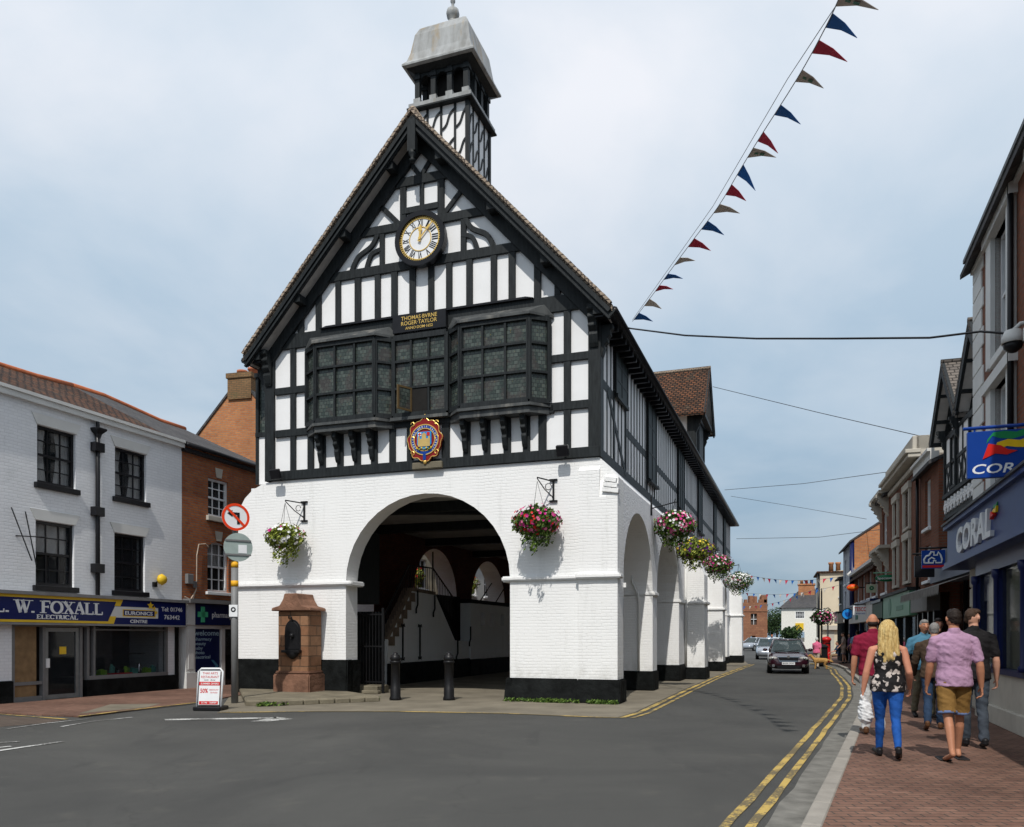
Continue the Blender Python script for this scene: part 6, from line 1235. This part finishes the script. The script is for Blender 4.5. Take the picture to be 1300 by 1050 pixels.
def person(label, P, hd, H=1.75, sk=skin2, legs=((.30, .12), (-.22, .35)), arms=((-.2, .25, .16), (.2, .3, .16)), wide=1., top=None, tkind='short', bot=None, bkind='long', shoe=None, hair=hair_d, hkind='short', fem=False, vox=.008, turn=0., face=False, extra=None, cat='person', seat=None, hem=0., lean=0., group=None, fing=True):
    """faces +y in its own frame; legs: (swing, knee bend) left then right; arms: (swing, elbow, spread)"""
    t = thing('person', label, cat, P, hd, group); k = H / 1.75; V = Vector; b = Blob(); wd = wide
    pel = V((0, 0, .95)); sh = .175 if fem else .20; sh *= wd; shz = 1.385
    # feet placement
    J = {}; low = 9
    for i, s in ((0, -1), (1, 1)):
        a, kb = legs[i]; hip = V((s * .09 * wd, 0, .92)); kn = hip + .43 * V((-s * .03, math.sin(a), -math.cos(a))); an = kn + .41 * V((-s * .005, math.sin(a - kb), -math.cos(a - kb)))
        pitch = max(0, (kb - a) * .7) if kb > a else -max(0, a - kb) * .5
        toe = an + V((s * .03, .17 * math.cos(pitch), -.055 - .17 * math.sin(pitch))); heel = an + V((0, -.05, -.05 + .05 * math.sin(pitch))); J[i] = (hip, kn, an, heel, toe); low = min(low, toe.z - .03, heel.z - .035)
    dz = V((0, 0, -low)) if seat is None else V((0, 0, seat - .95 + .1))
    ch = V((0, lean * .25, 0))
    def T(p): return (p + dz) * k
    # body
    hip_w = (.172 if fem else .158) * wd
    def torso(B, e, z0=.86, ztop=1.46):
        prof = [(.86, hip_w, .115), (.98, hip_w * .97, .11), (1.10, (.128 if fem else .15) * wd, .098), (1.25, (.145 if fem else .17) * wd, .11), (1.34, (.148 if fem else .178) * wd, .108), (1.42, (.11 if fem else .13) * wd, .085), (1.46, .07 * wd, .065)]
        prof = [(z, rx + e + (.014 if e and z < 1.05 else 0), ry * (1 + (wd - 1) * .9) + e + (.016 if e and z < 1.05 else 0)) for z, rx, ry in prof if z0 - .001 <= z <= ztop + .001]
        for (z, rx, ry), (z2, rx2, ry2) in zip(prof, prof[1:]):
            pts = []
            for zz, a_, c_ in ((z, rx, ry), (z2, rx2, ry2)):
                o_ = ch * ((zz - .9) / .5); pts += [T(V((a_ * math.cos(q), c_ * math.sin(q) , zz)) + o_) for q in [2 * PI * j / 20 for j in range(20)]]
            B.hull(pts)
    torso(b, 0); b.ell(T(pel), (hip_w * k, .115 * k, .11 * k))
    for s in (-1, 1): b.limb(T(V((s * .03, 0, 1.46)) + ch), .045 * k, T(V((s * sh * .93, 0, shz)) + ch), .052 * k)
    nk = T(V((0, .0, 1.47)) + ch); hc = T(V((0, .025, 1.645)) + ch * 1.2); b.limb(nk, .062 * k, T(V((0, .01, 1.56)) + ch), .056 * k)
    R = Matrix.Rotation(turn, 3, 'Z'); hp = lambda x, y, z: hc + R @ V((x, y, z)) * k
    b.hull([hc + R @ (p - hc) for p in sph(hc, (.076 * k, .095 * k, .112 * k))]); b.hull(sph(hp(0, .035, -.07), .045 * k) + sph(hp(0, .06, .0), .05 * k) + sph(hp(0, -.02, -.02), .06 * k))
    b.hull(sph(hp(0, .094, .012), .012 * k, 8) + sph(hp(0, .112, -.025), .016 * k, 8)); b.hull(sph(hp(0, .09, -.062), .02 * k, 8))
    for s in (-1, 1): b.hull(sph(hp(s * .079, -.005, .0), (.012 * k, .02 * k, .032 * k), 8))
    A = {}
    for i, s in ((0, -1), (1, 1)):
        a, eb, sp = arms[i]; S0 = V((s * sh, 0, shz)) + ch; E = S0 + .29 * V((s * math.sin(sp), math.sin(a) * math.cos(sp), -math.cos(a) * math.cos(sp))); a2 = a + eb; Wr = E + .25 * V((s * math.sin(sp * .55), math.sin(a2), -math.cos(a2)))
        A[i] = (S0, E, Wr); b.limb(T(S0), .053 * k * wd ** .7, T(E), .041 * k * wd ** .7); fo2 = E.lerp(Wr, .3); b.limb(T(E), .042 * k * wd ** .7, T(fo2), .043 * k * wd ** .7); b.limb(T(fo2), .043 * k * wd ** .7, T(Wr), .027 * k)
        d = (Wr - E).normalized(); side = V((s, 0, 0)); side = (side - d * d.dot(side)).normalized(); fw = d.cross(side) * s
        if fw.y < 0: fw = -fw
        # palm faces the thigh; fingers spread along fw
        pc = Wr + d * .05; b.hull([T(q_) for f_ in (-.034, .036) for e_ in (0, .085) for q_ in [Wr + d * (.005 + e_) + fw * f_ * (.75 if e_ == 0 else 1) + side * o for o in (-.012, .012)]])
        if fing:
            for fi, (fo_, ln) in enumerate(((.034, .07), (.012, .08), (-.011, .075), (-.033, .058))):
                p0 = Wr + d * .088 + fw * fo_; c1 = .35 + fi * .1; d1 = (d * math.cos(c1) - side * math.sin(c1)).normalized(); p1 = p0 + d1 * ln * .5; d2 = (d * math.cos(c1 * 2.6) - side * math.sin(c1 * 2.6)).normalized(); p2 = p1 + d2 * ln * .5
                b.limb(T(p0), .0095 * k, T(p1), .009 * k); b.limb(T(p1), .009 * k, T(p2), .0078 * k)
            t0 = Wr + d * .025 + fw * .03; t1 = t0 + (d * .6 + fw * .8 - side * .3).normalized() * .035; t2 = t1 + (d * .95 + fw * .2 - side * .4).normalized() * .032; b.limb(T(t0), .012 * k, T(t1), .011 * k); b.limb(T(t1), .011 * k, T(t2), .009 * k)
        else: b.limb(T(Wr + d * .08), (.02 * k), T(Wr + d * .14 - side * .02), .016 * k)
    for i in (0, 1):
        hip, kn, an, heel, toe = J[i]; b.limb(T(hip), (.092 if fem else .085) * k * wd ** .6, T(kn), .052 * k); cf = kn.lerp(an, .3) + V((0, -.018, 0)); b.limb(T(kn), .05 * k, T(cf), .052 * k); b.limb(T(cf), .052 * k, T(an), .034 * k); b.limb(T(an), .034 * k, T(heel), .03 * k); b.hull(sph(T(heel), .03 * k) + sph(T(toe), (.036 * k, .04 * k, .022 * k)))
    body = b.build('body', sk, t, vox, 2)
    # clothes
    if top:
        c_ = Blob(); torso(c_, .02, .86, 1.46)
        for i, s in ((0, -1), (1, 1)):
            S0, E, Wr = A[i]; c_.limb(T(V((s * .03, 0, 1.465)) + ch), .052 * k, T(V((s * sh * (.93 if tkind != 'sleeveless' else .7), 0, shz + (0 if tkind != 'sleeveless' else .02))) + ch), (.06 if tkind != 'sleeveless' else .05) * k)
            if tkind in ('short', 'long'):
                c_.limb(T(S0), .059 * k * wd ** .7, T(S0.lerp(E, .72 if tkind == 'short' else 1)), .061 * k * wd ** .7)
                if tkind == 'long': c_.limb(T(E), .056 * k, T(Wr), .043 * k)
        if tkind != 'sleeveless': c_.limb(T(V((0, -.005, 1.46)) + ch), .068 * k, T(V((0, .0, 1.495)) + ch), .067 * k)
        c_.build('shirt', top, t, vox * 1.1, 2, disp=.011 * k, dsc=10)
    if bot:
        c_ = Blob(); c_.hull([T(V(((hip_w + .012) * math.cos(q), (.12 + .02 * (wd - 1)) * math.sin(q) + 0, z))) for z in (.84, 1.0) for q in [2 * PI * j / 18 for j in range(18)]])
        for i in (0, 1):
            hip, kn, an, heel, toe = J[i]; rt = (.108 if fem else .097) * k * wd ** .6
            if bkind == 'shorts':
                e_ = hip.lerp(kn, .88); d = (kn - hip).normalized(); u = V((1, 0, 0)); w_ = d.cross(u); c_.hull(sph(T(hip), rt) + [T(e_ + (u * math.cos(q) + w_ * math.sin(q)) * .10 * wd ** .5) for q in [2 * PI * j / 14 for j in range(14)]])
            else:
                tight = bkind == 'tight'; c_.limb(T(hip), rt if not tight else rt * 1.0, T(kn), (.058 if tight else .068) * k); cf = kn.lerp(an, .3) + V((0, -.018, 0)); c_.limb(T(kn), (.056 if tight else .066) * k, T(cf), (.058 if tight else .064) * k); c_.limb(T(cf), (.058 if tight else .064) * k, T(kn.lerp(an, .97)), (.042 if tight else .06) * k)
        for s in (-1, 1): c_.ell(T(V((s * .075, -.055, .90))), (.085 * k * wd, .075 * k, .09 * k))
        tr = c_.build('trousers' if bkind != 'shorts' else 'shorts', bot, t, vox * 1.1, 4, disp=.009 * k if bkind != 'tight' else .005, dsc=9)
        if bkind == 'shorts':
            m = MB()
            for i in (0, 1):
                hip, kn = J[i][:2]; e_ = hip.lerp(kn, .83); e2 = hip.lerp(kn, .9); m.tube([T(e_), T(e2)], .104 * k * wd ** .5, 16)
            m.build('turn_up', cloth('blue_turn_up', (.12, .17, .32)), tr, bevel=.004)
    for i in (0, 1):
        hip, kn, an, heel, toe = J[i]; c_ = Blob()
        if shoe: c_.hull(sph(T(heel), .04 * k) + sph(T(toe + V((0, .02, 0))), (.043 * k, .045 * k, .028 * k))); c_.limb(T(heel + V((0, 0, .03))), .04 * k, T(an), .042 * k)
        else: c_.bm.free(); continue
        c_.build('shoe', shoe, t, max(vox, .009), 2)
    # hair and face
    if hair and hkind != 'bald':
        c_ = Blob()
        if hkind == 'long':
            c_.ell(hp(0, -.02, .025), (.098 * k, .112 * k, .115 * k))
            for x, y0, z0, x1, y1, z1, r0, r1 in ((0, -.06, 0, 0, -.125, -.34, .085, .055), (-.06, -.05, 0, -.085, -.10, -.30, .06, .045), (.06, -.05, 0, .09, -.10, -.31, .06, .045), (-.04, -.07, -.1, -.045, -.13, -.40, .05, .03), (.05, -.07, -.1, .04, -.13, -.38, .05, .03), (-.09, -.05, -.2, -.12, -.09, -.36, .035, .015), (.1, -.05, -.2, .135, -.08, -.33, .035, .012), (0, -.1, -.2, 0, -.135, -.43, .03, .015)): c_.limb(hp(x, y0, z0), r0 * k, hp(x1, y1, z1), r1 * k)
            hb = c_.build('hair', hair, t, .007, 3, disp=.004, dsc=20); m = MB(); rs = random.Random(5)
            for q_ in range(420):
                an_ = rs.uniform(-PI * 1.02, .02) if q_ % 6 else rs.uniform(-PI, 0); rr = rs.uniform(.9, 1.04); x = .088 * math.cos(an_); y = .10 * math.sin(an_) - .012; ln = rs.uniform(.26, .46); fl = rs.uniform(.9, 1.55); ph_ = rs.uniform(0, 6.3); am = rs.uniform(.003, .012)
                pts = [(x * .25 * rr, y * .25 * rr, .135), (x * .8 * rr, y * .85 * rr, .10)] + [((x * rr) * (1 + (fl - 1) * u_) + am * math.sin(ph_ + 7 * u_), (y * rr) * (1 + .35 * u_) + am * math.cos(ph_ + 6 * u_) - .02 * u_, .05 - ln * u_) for u_ in (0, .25, .5, .75, 1)]
                m.tube([hp(*p) for p in pts], [.004 * k] * 6 + [.0015 * k], 4, 0, False)
            m.build('hair_strands', hair, hb)
        else:
            top_ = .028 if hkind != 'fringe' else .0
            c_.hull([hc + R @ (p - hc) for p in sph(hp(0, -.02, top_), (.081 * k, .092 * k, .100 * k))]); c_.hull([hc + R @ (p - hc) for p in sph(hp(0, -.045, -.02), (.066 * k, .058 * k, .055 * k))]); c_.hull([hc + R @ (p - hc) for p in sph(hp(0, .03, .075), (.06 * k, .06 * k, .045 * k))])
            c_.build('hair', hair, t, max(vox, .008), 2, disp=.005, dsc=40)
    if hkind == 'bald' and hair:
        c_ = Blob(); c_.hull([hc + R @ (p - hc) for p in sph(hp(0, -.03, -.03), (.079 * k, .07 * k, .055 * k))]); c_.build('hair', hair, t, max(vox, .008), 2)
    if face:
        m = MB()
        for s in (-1, 1): m.ball(hp(s * .031, .083, .012), (.012 * k, .008 * k, .007 * k))
        m.build('eyes', whitepaint, t); m = MB()
        for s in (-1, 1): m.ball(hp(s * .031, .091, .012), .005 * k); m.ball(hp(s * .031, .09, .035), (.018 * k, .006 * k, .004 * k))
        m.build('eyebrows', hair_d, t); m = MB(); m.ball(hp(0, .1, -.055), (.024 * k, .008 * k, .006 * k)); m.build('lips', flat('lips', (.3, .08, .07)), t)
    return t, T, A, J, hp
def PG(px, Y, z=.12): p = at(px, 808, Y); p.z = z; return p
# heading: rotation about z from facing +y; street direction is about -TH
denim = cloth('bright_blue_denim', (.012, .075, .30), .2); lilac = cloth('lilac_check_cotton', (.38, .23, .34), .10); ochre_ = cloth('ochre_cotton', (.20, .11, .03), .2); blackc = cloth('black_cotton', (.012, .011, .012), .3); gjean = cloth('dark_grey_denim', (.045, .055, .07), .25); mar = cloth('maroon_cotton', (.19, .008, .03), .15); bluet = cloth('teal_blue_cotton', (.06, .17, .25), .15); olive = cloth('olive_cotton', (.12, .11, .075), .2); brownj = cloth('brown_jacket', (.055, .035, .022), .3); navyj = cloth('navy_denim', (.02, .04, .08), .3); skyb = cloth('pale_blue_shirt', (.26, .40, .58), .1); pinkc = cloth('pink_cotton', (.65, .14, .26), .1); whitec_ = cloth('white_cotton', (.65, .65, .64), .08)
leather = flat('brown_leather', (.10, .045, .02), .5, .2); blackl = flat('black_leather', (.012, .011, .012), .45, .2)
t, T, A, J, hp = person('woman with long blonde hair in a sleeveless black floral top and bright blue jeans', PG(1127, 9.95), -.30, 1.66, skin3, ((.24, .06), (-.2, .38)), ((-.12, .22, .26), (-.25, .85, .20)), 1.04, floral, 'sleeveless', denim, 'tight', blackl, hair_b, 'long', True, .007, hem=1)
m = MB(); W_ = T(A[0][2]); leaves(m, (0, 0, 0), (.01, .01, .01), 1, .001) if False else None
b = Blob(); b.limb(W_ + Vector((-.01, .0, -.06)), .02, W_ + Vector((.02, .02, -.22)), .075); b.limb(W_ + Vector((.02, .02, -.2)), .075, W_ + Vector((.03, .02, -.32)), .09); bag = b.build('carrier_bag', flat('thin_white_plastic', (.6, .6, .6), .4, .1), None, .01, 2, disp=.02, dsc=20)
bag.location = t.location; bag.rotation_euler = t.rotation_euler; tag(bag, 'crumpled white carrier bag held by the blonde woman', 'bag')
person('man in a lilac short sleeved shirt and ochre shorts seen from behind', PG(1211, 9.75), -.28, 1.79, skin1, ((-.2, .28), (.24, .05)), ((.14, .22, .12), (-.16, .34, .18)), 1.05, lilac, 'short', ochre_, 'shorts', None, hair_d, 'short', False, .007, turn=.15)
m = MB()
t2, *_ = person('young man in a black top and dark grey jeans beside the lilac shirt', PG(1236, 10.9), -.28, 1.82, skin2, ((.12, .08), (-.14, .14)), ((.15, .3, .14), (-.05, .3, .16)), 1.04, blackc, 'short', gjean, 'long', blackl, hair_br, 'short', False, .009, turn=-.75, face=True)
person('balding man in a maroon t-shirt walking just ahead of the blonde woman', PG(1108, 12.2), -.30, 1.80, skin1, ((.2, .1), (-.2, .2)), ((-.1, .2, .14), (.2, .3, .14)), 1.05, mar, 'short', whitec_, 'long', leather, hair_d, 'bald', False, .010)
person('grey haired man in a blue t-shirt and olive trousers facing the viewer', PG(1173, 14.8), PI - .15, 1.76, skin1, ((.2, .08), (-.2, .2)), ((.1, .3, .16), (-.1, .3, .2)), 1.12, bluet, 'short', olive, 'long', blackl, hair_g, 'short', False, .010, face=True)
person('stooping man in a dark brown jacket and navy jeans walking away', PG(1186, 12.9), -.5, 1.68, skin2, ((-.2, .3), (.25, .1)), ((.2, .4, .2), (-.1, .4, .2)), 1.14, brownj, 'long', navyj, 'long', leather, hair_g, 'short', False, .010, lean=.3)
person('dark haired man mostly hidden behind the stooping man in brown', PG(1191, 15.8), PI - .2, 1.80, skin3, ((.1, .1), (-.1, .1)), ((.1, .2, .14), (0, .2, .14)), 1., brownj, 'long', gjean, 'long', blackl, hair_d, 'short', False, .012, face=True)
person('man in a pale blue shirt and dark jeans further along the pavement', PG(1088.5, 39.5), -.3, 1.74, skin3, ((.15, .1), (-.2, .2)), ((.1, .2, .2), (-.1, .2, .2)), 1.15, skyb, 'short', navyj, 'long', blackl, hair_br, 'short', False, .02, fing=False)
person('woman in a patterned beige dress standing by the dark bank front', PG(1071, 44, .12), 1.2, 1.66, skin2, ((.1, .1), (-.1, .1)), ((.3, .5, .1), (-.1, .4, .1)), 1., cloth('beige_print', (.42, .32, .27), .4), 'short', cloth('beige_print', (.42, .32, .27), .4), 'shorts', blackl, hair_br, 'short', True, .02, fing=False)
person('person in black standing beside the woman in beige', PG(1079.5, 44.5, .12), 1.6, 1.62, skin2, ((.1, .1), (-.1, .1)), ((.3, .5, .1), (-.1, .4, .1)), 1.1, cloth('purple_cotton', (.12, .06, .16)), 'short', blackc, 'long', blackl, hair_d, 'short', True, .02, fing=False)
person('person crouched at the foot of the shopfront beyond the bin', PG(1063.5, 45, .12), 1.4, 1.55, skin2, ((1.5, 1.5), (1.4, 1.5)), ((.7, .6, .1), (.6, .6, .1)), 1., navyj, 'short', cloth('tan_cotton', (.3, .2, .12)), 'long', blackl, hair_d, 'short', False, .02, fing=False, seat=.45)
person('elderly white haired woman in a pink top and pale trousers walking a dog', PG(1037, 40.5, 0), -.6, 1.52, skin2, ((.1, .1), (-.1, .15)), ((.3, .6, .1), (-.2, .4, .1)), 1.08, pinkc, 'short', cloth('stone_cotton', (.45, .38, .3)), 'long', blackl, flat('white_hair', (.6, .6, .58), .7), 'short', True, .018, fing=False)
person('person in an orange red top seen just over the roof of the silver car', PG(980, 64, 0), 2.8, 1.72, skin1, ((.1, .1), (-.1, .1)), ((.1, .2, .1), (-.1, .2, .1)), 1.1, cloth('blue_top_far', (.05, .15, .35)), 'short', navyj, 'long', blackl, flat('ginger_hair', (.45, .10, .02), .7), 'short', False, .025, fing=False)
# sandals for the man in shorts
for o in list(C.objects):
    if o.get('label', '').startswith('man in a lilac'):
        m = MB(); m.box(-.17, -.04, -.12, .2, .0, .02); m.box(.05, .18, .0, .3, 0, .02); split(m, 'sandal', blackl, o, .01)
# dog
dg = thing('dog', 'golden long haired dog standing beside the woman in pink', 'dog', PG(1041.5, 39.8, 0), PI / 2 - .5)
b = Blob(); b.hull(sph((0, .22, .42), (.11, .12, .14)) + sph((0, -.25, .43), (.09, .11, .11))); b.limb((0, .28, .48), .08, (0, .42, .62), .06); b.ell((0, .46, .66), (.065, .09, .065)); b.limb((0, .5, .65), .04, (0, .6, .62), .025)
for s in (-1, 1):
    b.limb((s * .06, .22, .36), .05, (s * .06, .22, .18), .03); b.limb((s * .06, .22, .18), .03, (s * .06, .24, .03), .03); b.limb((s * .06, -.27, .38), .075, (s * .06, -.2, .24), .045); b.limb((s * .06, -.2, .24), .04, (s * .06, -.31, .14), .028); b.limb((s * .06, -.31, .14), .028, (s * .06, -.28, .03), .03); b.limb((s * .055, .43, .7), .025, (s * .08, .42, .6), .02)
b.limb((0, -.33, .46), .035, (0, -.55, .38), .04); b.build('body', flat('golden_fur', (.45, .25, .08), .9, .3, 20, 1., .02, 60), dg, .015, 2, disp=.012, dsc=30)
# ================================================================ ground
def sheet(name, pts, z, mat, th=.03):
    m = MB(); m.xy([pts], z - th, z); return tag(m.build(name, mat), kind='structure')
m = MB(); m.add([(-500, -80, -.03), (500, -80, -.03), (500, 1200, -.03), (-500, 1200, -.03)], [(0, 1, 2, 3)]); tag(m.build('ground', soil), kind='structure')
m = MB(); m.add([(-90, -30, 0), (110, -30, 0), (110, 190, 0), (-90, 190, 0)], [(0, 1, 2, 3)]); tag(m.build('road', asph), kind='structure')
def v2(p): return (p.x, p.y)
def ribbon(m, pts, w, z, h=.004, off=0., wob=.0):
    pts = [Vector(p) for p in pts]; Q = []
    for i in range(len(pts) - 1):
        n_ = max(1, int((pts[i + 1] - pts[i]).length / .8))
        for k in range(n_): Q.append(pts[i].lerp(pts[i + 1], k / n_))
    Q.append(pts[-1]); vs = []
    for i, p in enumerate(Q):
        a = (Q[min(i + 1, len(Q) - 1)] - Q[max(i - 1, 0)]).normalized(); n_ = Vector((-a.y, a.x)); c = p + n_ * (off + wob * noise.noise(Vector((p.x, p.y, 0)) * 1.5))
        ww = w * (1 + .25 * noise.noise(Vector((p.x * 3, p.y * 3, 5)))); vs += [(c + n_ * ww / 2).to_3d() + Vector((0, 0, z)), (c - n_ * ww / 2).to_3d() + Vector((0, 0, z))]
    m.add(vs, [(2 * i, 2 * i + 1, 2 * i + 3, 2 * i + 2) for i in range(len(Q) - 1)])
KR = [(-1.0, -.5), (.65, 3), (4.35, 10.8), (6.8, 16), (9.2, 21.1), (11.2, 26), (12.9, 30.7), (14.4, 35), (15.9, 39), (17.3, 43.5), (18.3, 49), (19.6, 56), (21.5, 66)]
far = [(60, 66), (60, -8), (-1.5, -8)]
def offs(P, d):
    o = []
    for i, p in enumerate(P):
        a = (Vector(P[min(i + 1, len(P) - 1)]) - Vector(P[max(i - 1, 0)])).normalized(); o.append((p[0] - a.y * d, p[1] + a.x * d))
    return o
sheet('pavement', offs(KR, -.16) + far, .12, pave_red, .14)
m = MB(); a = KR; b = offs(KR, -.157)
for i in range(len(KR) - 1):
    L_ = (Vector(KR[i + 1]) - Vector(KR[i])).length; n_ = max(1, int(L_ / .9))
    for k in range(n_):
        u0, u1 = k / n_ + .012 / n_, (k + 1) / n_ - .012 / n_; f = lambda P, u: tuple(Vector(P[i]).lerp(Vector(P[i + 1]), u))
        m.xy([[f(a, u0), f(a, u1), f(b, u1), f(b, u0)]], -.02, .117 + .003 * random.random())
tag(m.build('kerb', kerbm, bevel=.012), kind='structure')
# gutter strip, double yellow lines
m = MB(); ribbon(m, KR, .32, .004, off=.16); tag(m.build('gutter_strip', flat('gutter_setts', (.15, .145, .13), .9, .4, 4, .5, .01, 20)), kind='structure')
m = MB(); ribbon(m, KR[:11], .085, .009, off=.42, wob=.02); ribbon(m, KR[:11], .085, .009, off=.62, wob=.02)
HE = [G(277, 905), G(400, 903.5), G(500, 903.5), G(640, 906), G(760, 911), G(790, 911.5), G(812, 905), G(869, 877.7), G(907, 860.4), G(953, 843.5)]; HE = [v2(p) for p in HE]
ribbon(m, HE, .12, .009, wob=.015); ribbon(m, offs(HE[5:], -.2), .085, .009, wob=.015)
LE = [v2(G(-60, 901)), v2(G(0, 907)), v2(G(85, 913.5))]; LE2 = [v2(G(100, 911.5)), v2(G(160, 904)), v2(G(250, 893.5))]
ribbon(m, LE, .09, .009); ribbon(m, LE2, .09, .036); tag(m.build('yellow_lines', yline), kind='structure')
# footway round the hall
hp = [tuple(p) for p in offs(HE, .12)]; far_ = hw(2.2, 34); 
sheet('hall_footway', hp + [v2(hw(.6, 36)), v2(hw(-12.6, 36)), v2(hw(-12.6, 2)), v2(G(285, 893))], .004, paveg, .02)
sheet('left_pavement', [v2(LP(-6, -.1)), v2(LP(40, -.1)), v2(LP(40, -2.0)), v2(LP(9.5, -1.9)), v2(G(262, 891)), v2(G(160, 903.5)), v2(G(100, 911)), v2(G(0, 906.5)), v2(G(-120, 897))], .03, pave_red, .05)
m = MB(); m.xy([[v2(G(100, 908)), v2(G(140, 896)), v2(G(205, 895)), v2(G(185, 900))]], .02, .034); tag(m.build('paving_patch', paveg), kind='structure')
sheet('dark_paving', [v2(G(-120, 899)), v2(G(0, 909)), v2(G(80, 914.5)), v2(G(60, 918)), v2(G(0, 923)), v2(G(-160, 938))], .004, brick('grey_block_paving', (.10, .075, .06), (.13, .10, .08), (.05, .045, .04), bw=.2, rh=.1, ms=.008, var=.4, st=.3, d=.004), .02)
# raised stone edging left of the arch
e0, e1, e2 = G(312, 896.5), G(345, 896), G(482, 890); m = MB(); P0 = [v2(e0), v2(e1), v2(e2), v2(hw(-7.4, -.02)), v2(hw(-10.9, -.02))]
m.xy([P0], -.02, .13); 
tag(m.build('stone_platform', stone_old, bevel=.03), kind='structure'); m = MB()
for k in range(7):
    u = k / 7; a_ = e1.lerp(e2, u); b_ = e1.lerp(e2, u + .136); m.beam((a_.x, a_.y - .1, .055), (b_.x, b_.y - .1, .055), .2, .14, (0, 0, 1))
tag(m.build('old_kerb_stones', stone_old, bevel=.025), kind='structure')
# white road markings
m = MB()
def mk(pts): m.add([tuple(G(*p)) [:2] + (.009,) for p in pts], [tuple(range(len(pts)))])
mk([(208, 913.2), (350, 911.2), (353, 912.6), (210, 915)]); mk([(318, 916.5), (352, 910.8), (372, 913.2), (340, 916.6)])
ribbon(m, [v2(G(8, 926)), v2(G(60, 918.5)), v2(G(112, 913.2))], .07, .009); ribbon(m, [v2(G(78, 923)), v2(G(120, 916)), v2(G(168, 911))], .07, .009)
ribbon(m, [v2(G(-10, 955)), v2(G(30, 949)), v2(G(80, 942))], .1, .009); ribbon(m, [v2(G(-10, 944)), v2(G(25, 942))], .1, .009); ribbon(m, [v2(G(-5, 950)), v2(G(14, 948))], .08, .009)
tag(m.build('white_road_markings', wline), kind='structure')
# ================================================================ camera, sky, sun
cam = bpy.data.cameras.new('camera'); co = bpy.data.objects.new('camera', cam); C.objects.link(co); S.camera = co
co.location = (0, 0, CH); co.rotation_euler = (PI / 2, 0, 0); cam.lens = F / 1300 * 36; cam.sensor_width = 36; cam.shift_y = (HZ - 525) / 1300; cam.clip_end = 3000
sd = (-.085 * UX + .60 * UY + Vector((0, 0, -.80))).normalized()       # travel of the light
sun = bpy.data.lights.new('sun', 'SUN'); sun.energy = 3.3; sun.angle = math.radians(.6); sun.color = (1, .96, .90)
so = bpy.data.objects.new('sun', sun); C.objects.link(so); so.rotation_euler = sd.to_track_quat('-Z', 'Y').to_euler()
w = bpy.data.worlds.new('World'); S.world = w; w.use_nodes = True; t = w.node_tree; n = t.nodes; bg = n['Background']; bg.inputs[1].default_value = .1
sk = n.new('ShaderNodeTexSky'); sk.sky_type = 'NISHITA'; sk.sun_disc = False; sk.sun_elevation = math.asin(-sd.z); sk.sun_rotation = math.atan2(-sd.x, -sd.y)
tc = n.new('ShaderNodeTexCoord'); sp = n.new('ShaderNodeSeparateXYZ'); t.links.new(tc.outputs['Generated'], sp.inputs[0])
def mth(op, a, b=None):
    q = n.new('ShaderNodeMath'); q.operation = op
    for i, v in enumerate((a, b)):
        if v is None: continue
        if isinstance(v, (int, float)): q.inputs[i].default_value = v
        else: t.links.new(v, q.inputs[i])
    return q.outputs[0]
zz = mth('ADD', mth('MAXIMUM', sp.outputs[2], 0.), .22); cv = n.new('ShaderNodeCombineXYZ')
t.links.new(mth('DIVIDE', sp.outputs[0], zz), cv.inputs[0]); t.links.new(mth('DIVIDE', sp.outputs[1], zz), cv.inputs[1])
nz = n.new('ShaderNodeTexNoise'); nz.inputs['Scale'].default_value = 1.15; nz.inputs['Detail'].default_value = 7; nz.inputs['Roughness'].default_value = .52; nz.inputs['Distortion'].default_value = .3; t.links.new(cv.outputs[0], nz.inputs[0])
r1 = n.new('ShaderNodeValToRGB'); e = r1.color_ramp.elements; e[0].position = .38; e[0].color = (6.3, 7.4, 8.5, 1); e[1].position = .60; e[1].color = (9.1, 9.3, 9.8, 1); t.links.new(nz.outputs[0], r1.inputs[0])
r2 = n.new('ShaderNodeValToRGB'); e = r2.color_ramp.elements; e[0].position = .0; e[0].color = (.31, .40, .47, 1); e[1].position = .55; e[1].color = (1, 1, 1, 1); e = e.new(.25); e.color = (.60, .69, .75, 1); t.links.new(sp.outputs[2], r2.inputs[0])
mx = n.new('ShaderNodeMix'); mx.data_type = 'RGBA'; mx.blend_type = 'MULTIPLY'; mx.inputs[0].default_value = 1; t.links.new(r1.outputs[0], mx.inputs[6]); t.links.new(r2.outputs[0], mx.inputs[7])
m2 = n.new('ShaderNodeMix'); m2.data_type = 'RGBA'; m2.inputs[0].default_value = .88; t.links.new(sk.outputs[0], m2.inputs[6]); t.links.new(mx.outputs[2], m2.inputs[7]); t.links.new(m2.outputs[2], bg.inputs[0])
S.view_settings.view_transform = 'Standard'; S.view_settings.look = 'None'; S.view_settings.exposure = .1; S.view_settings.gamma = 1
S.render.engine = 'CYCLES'
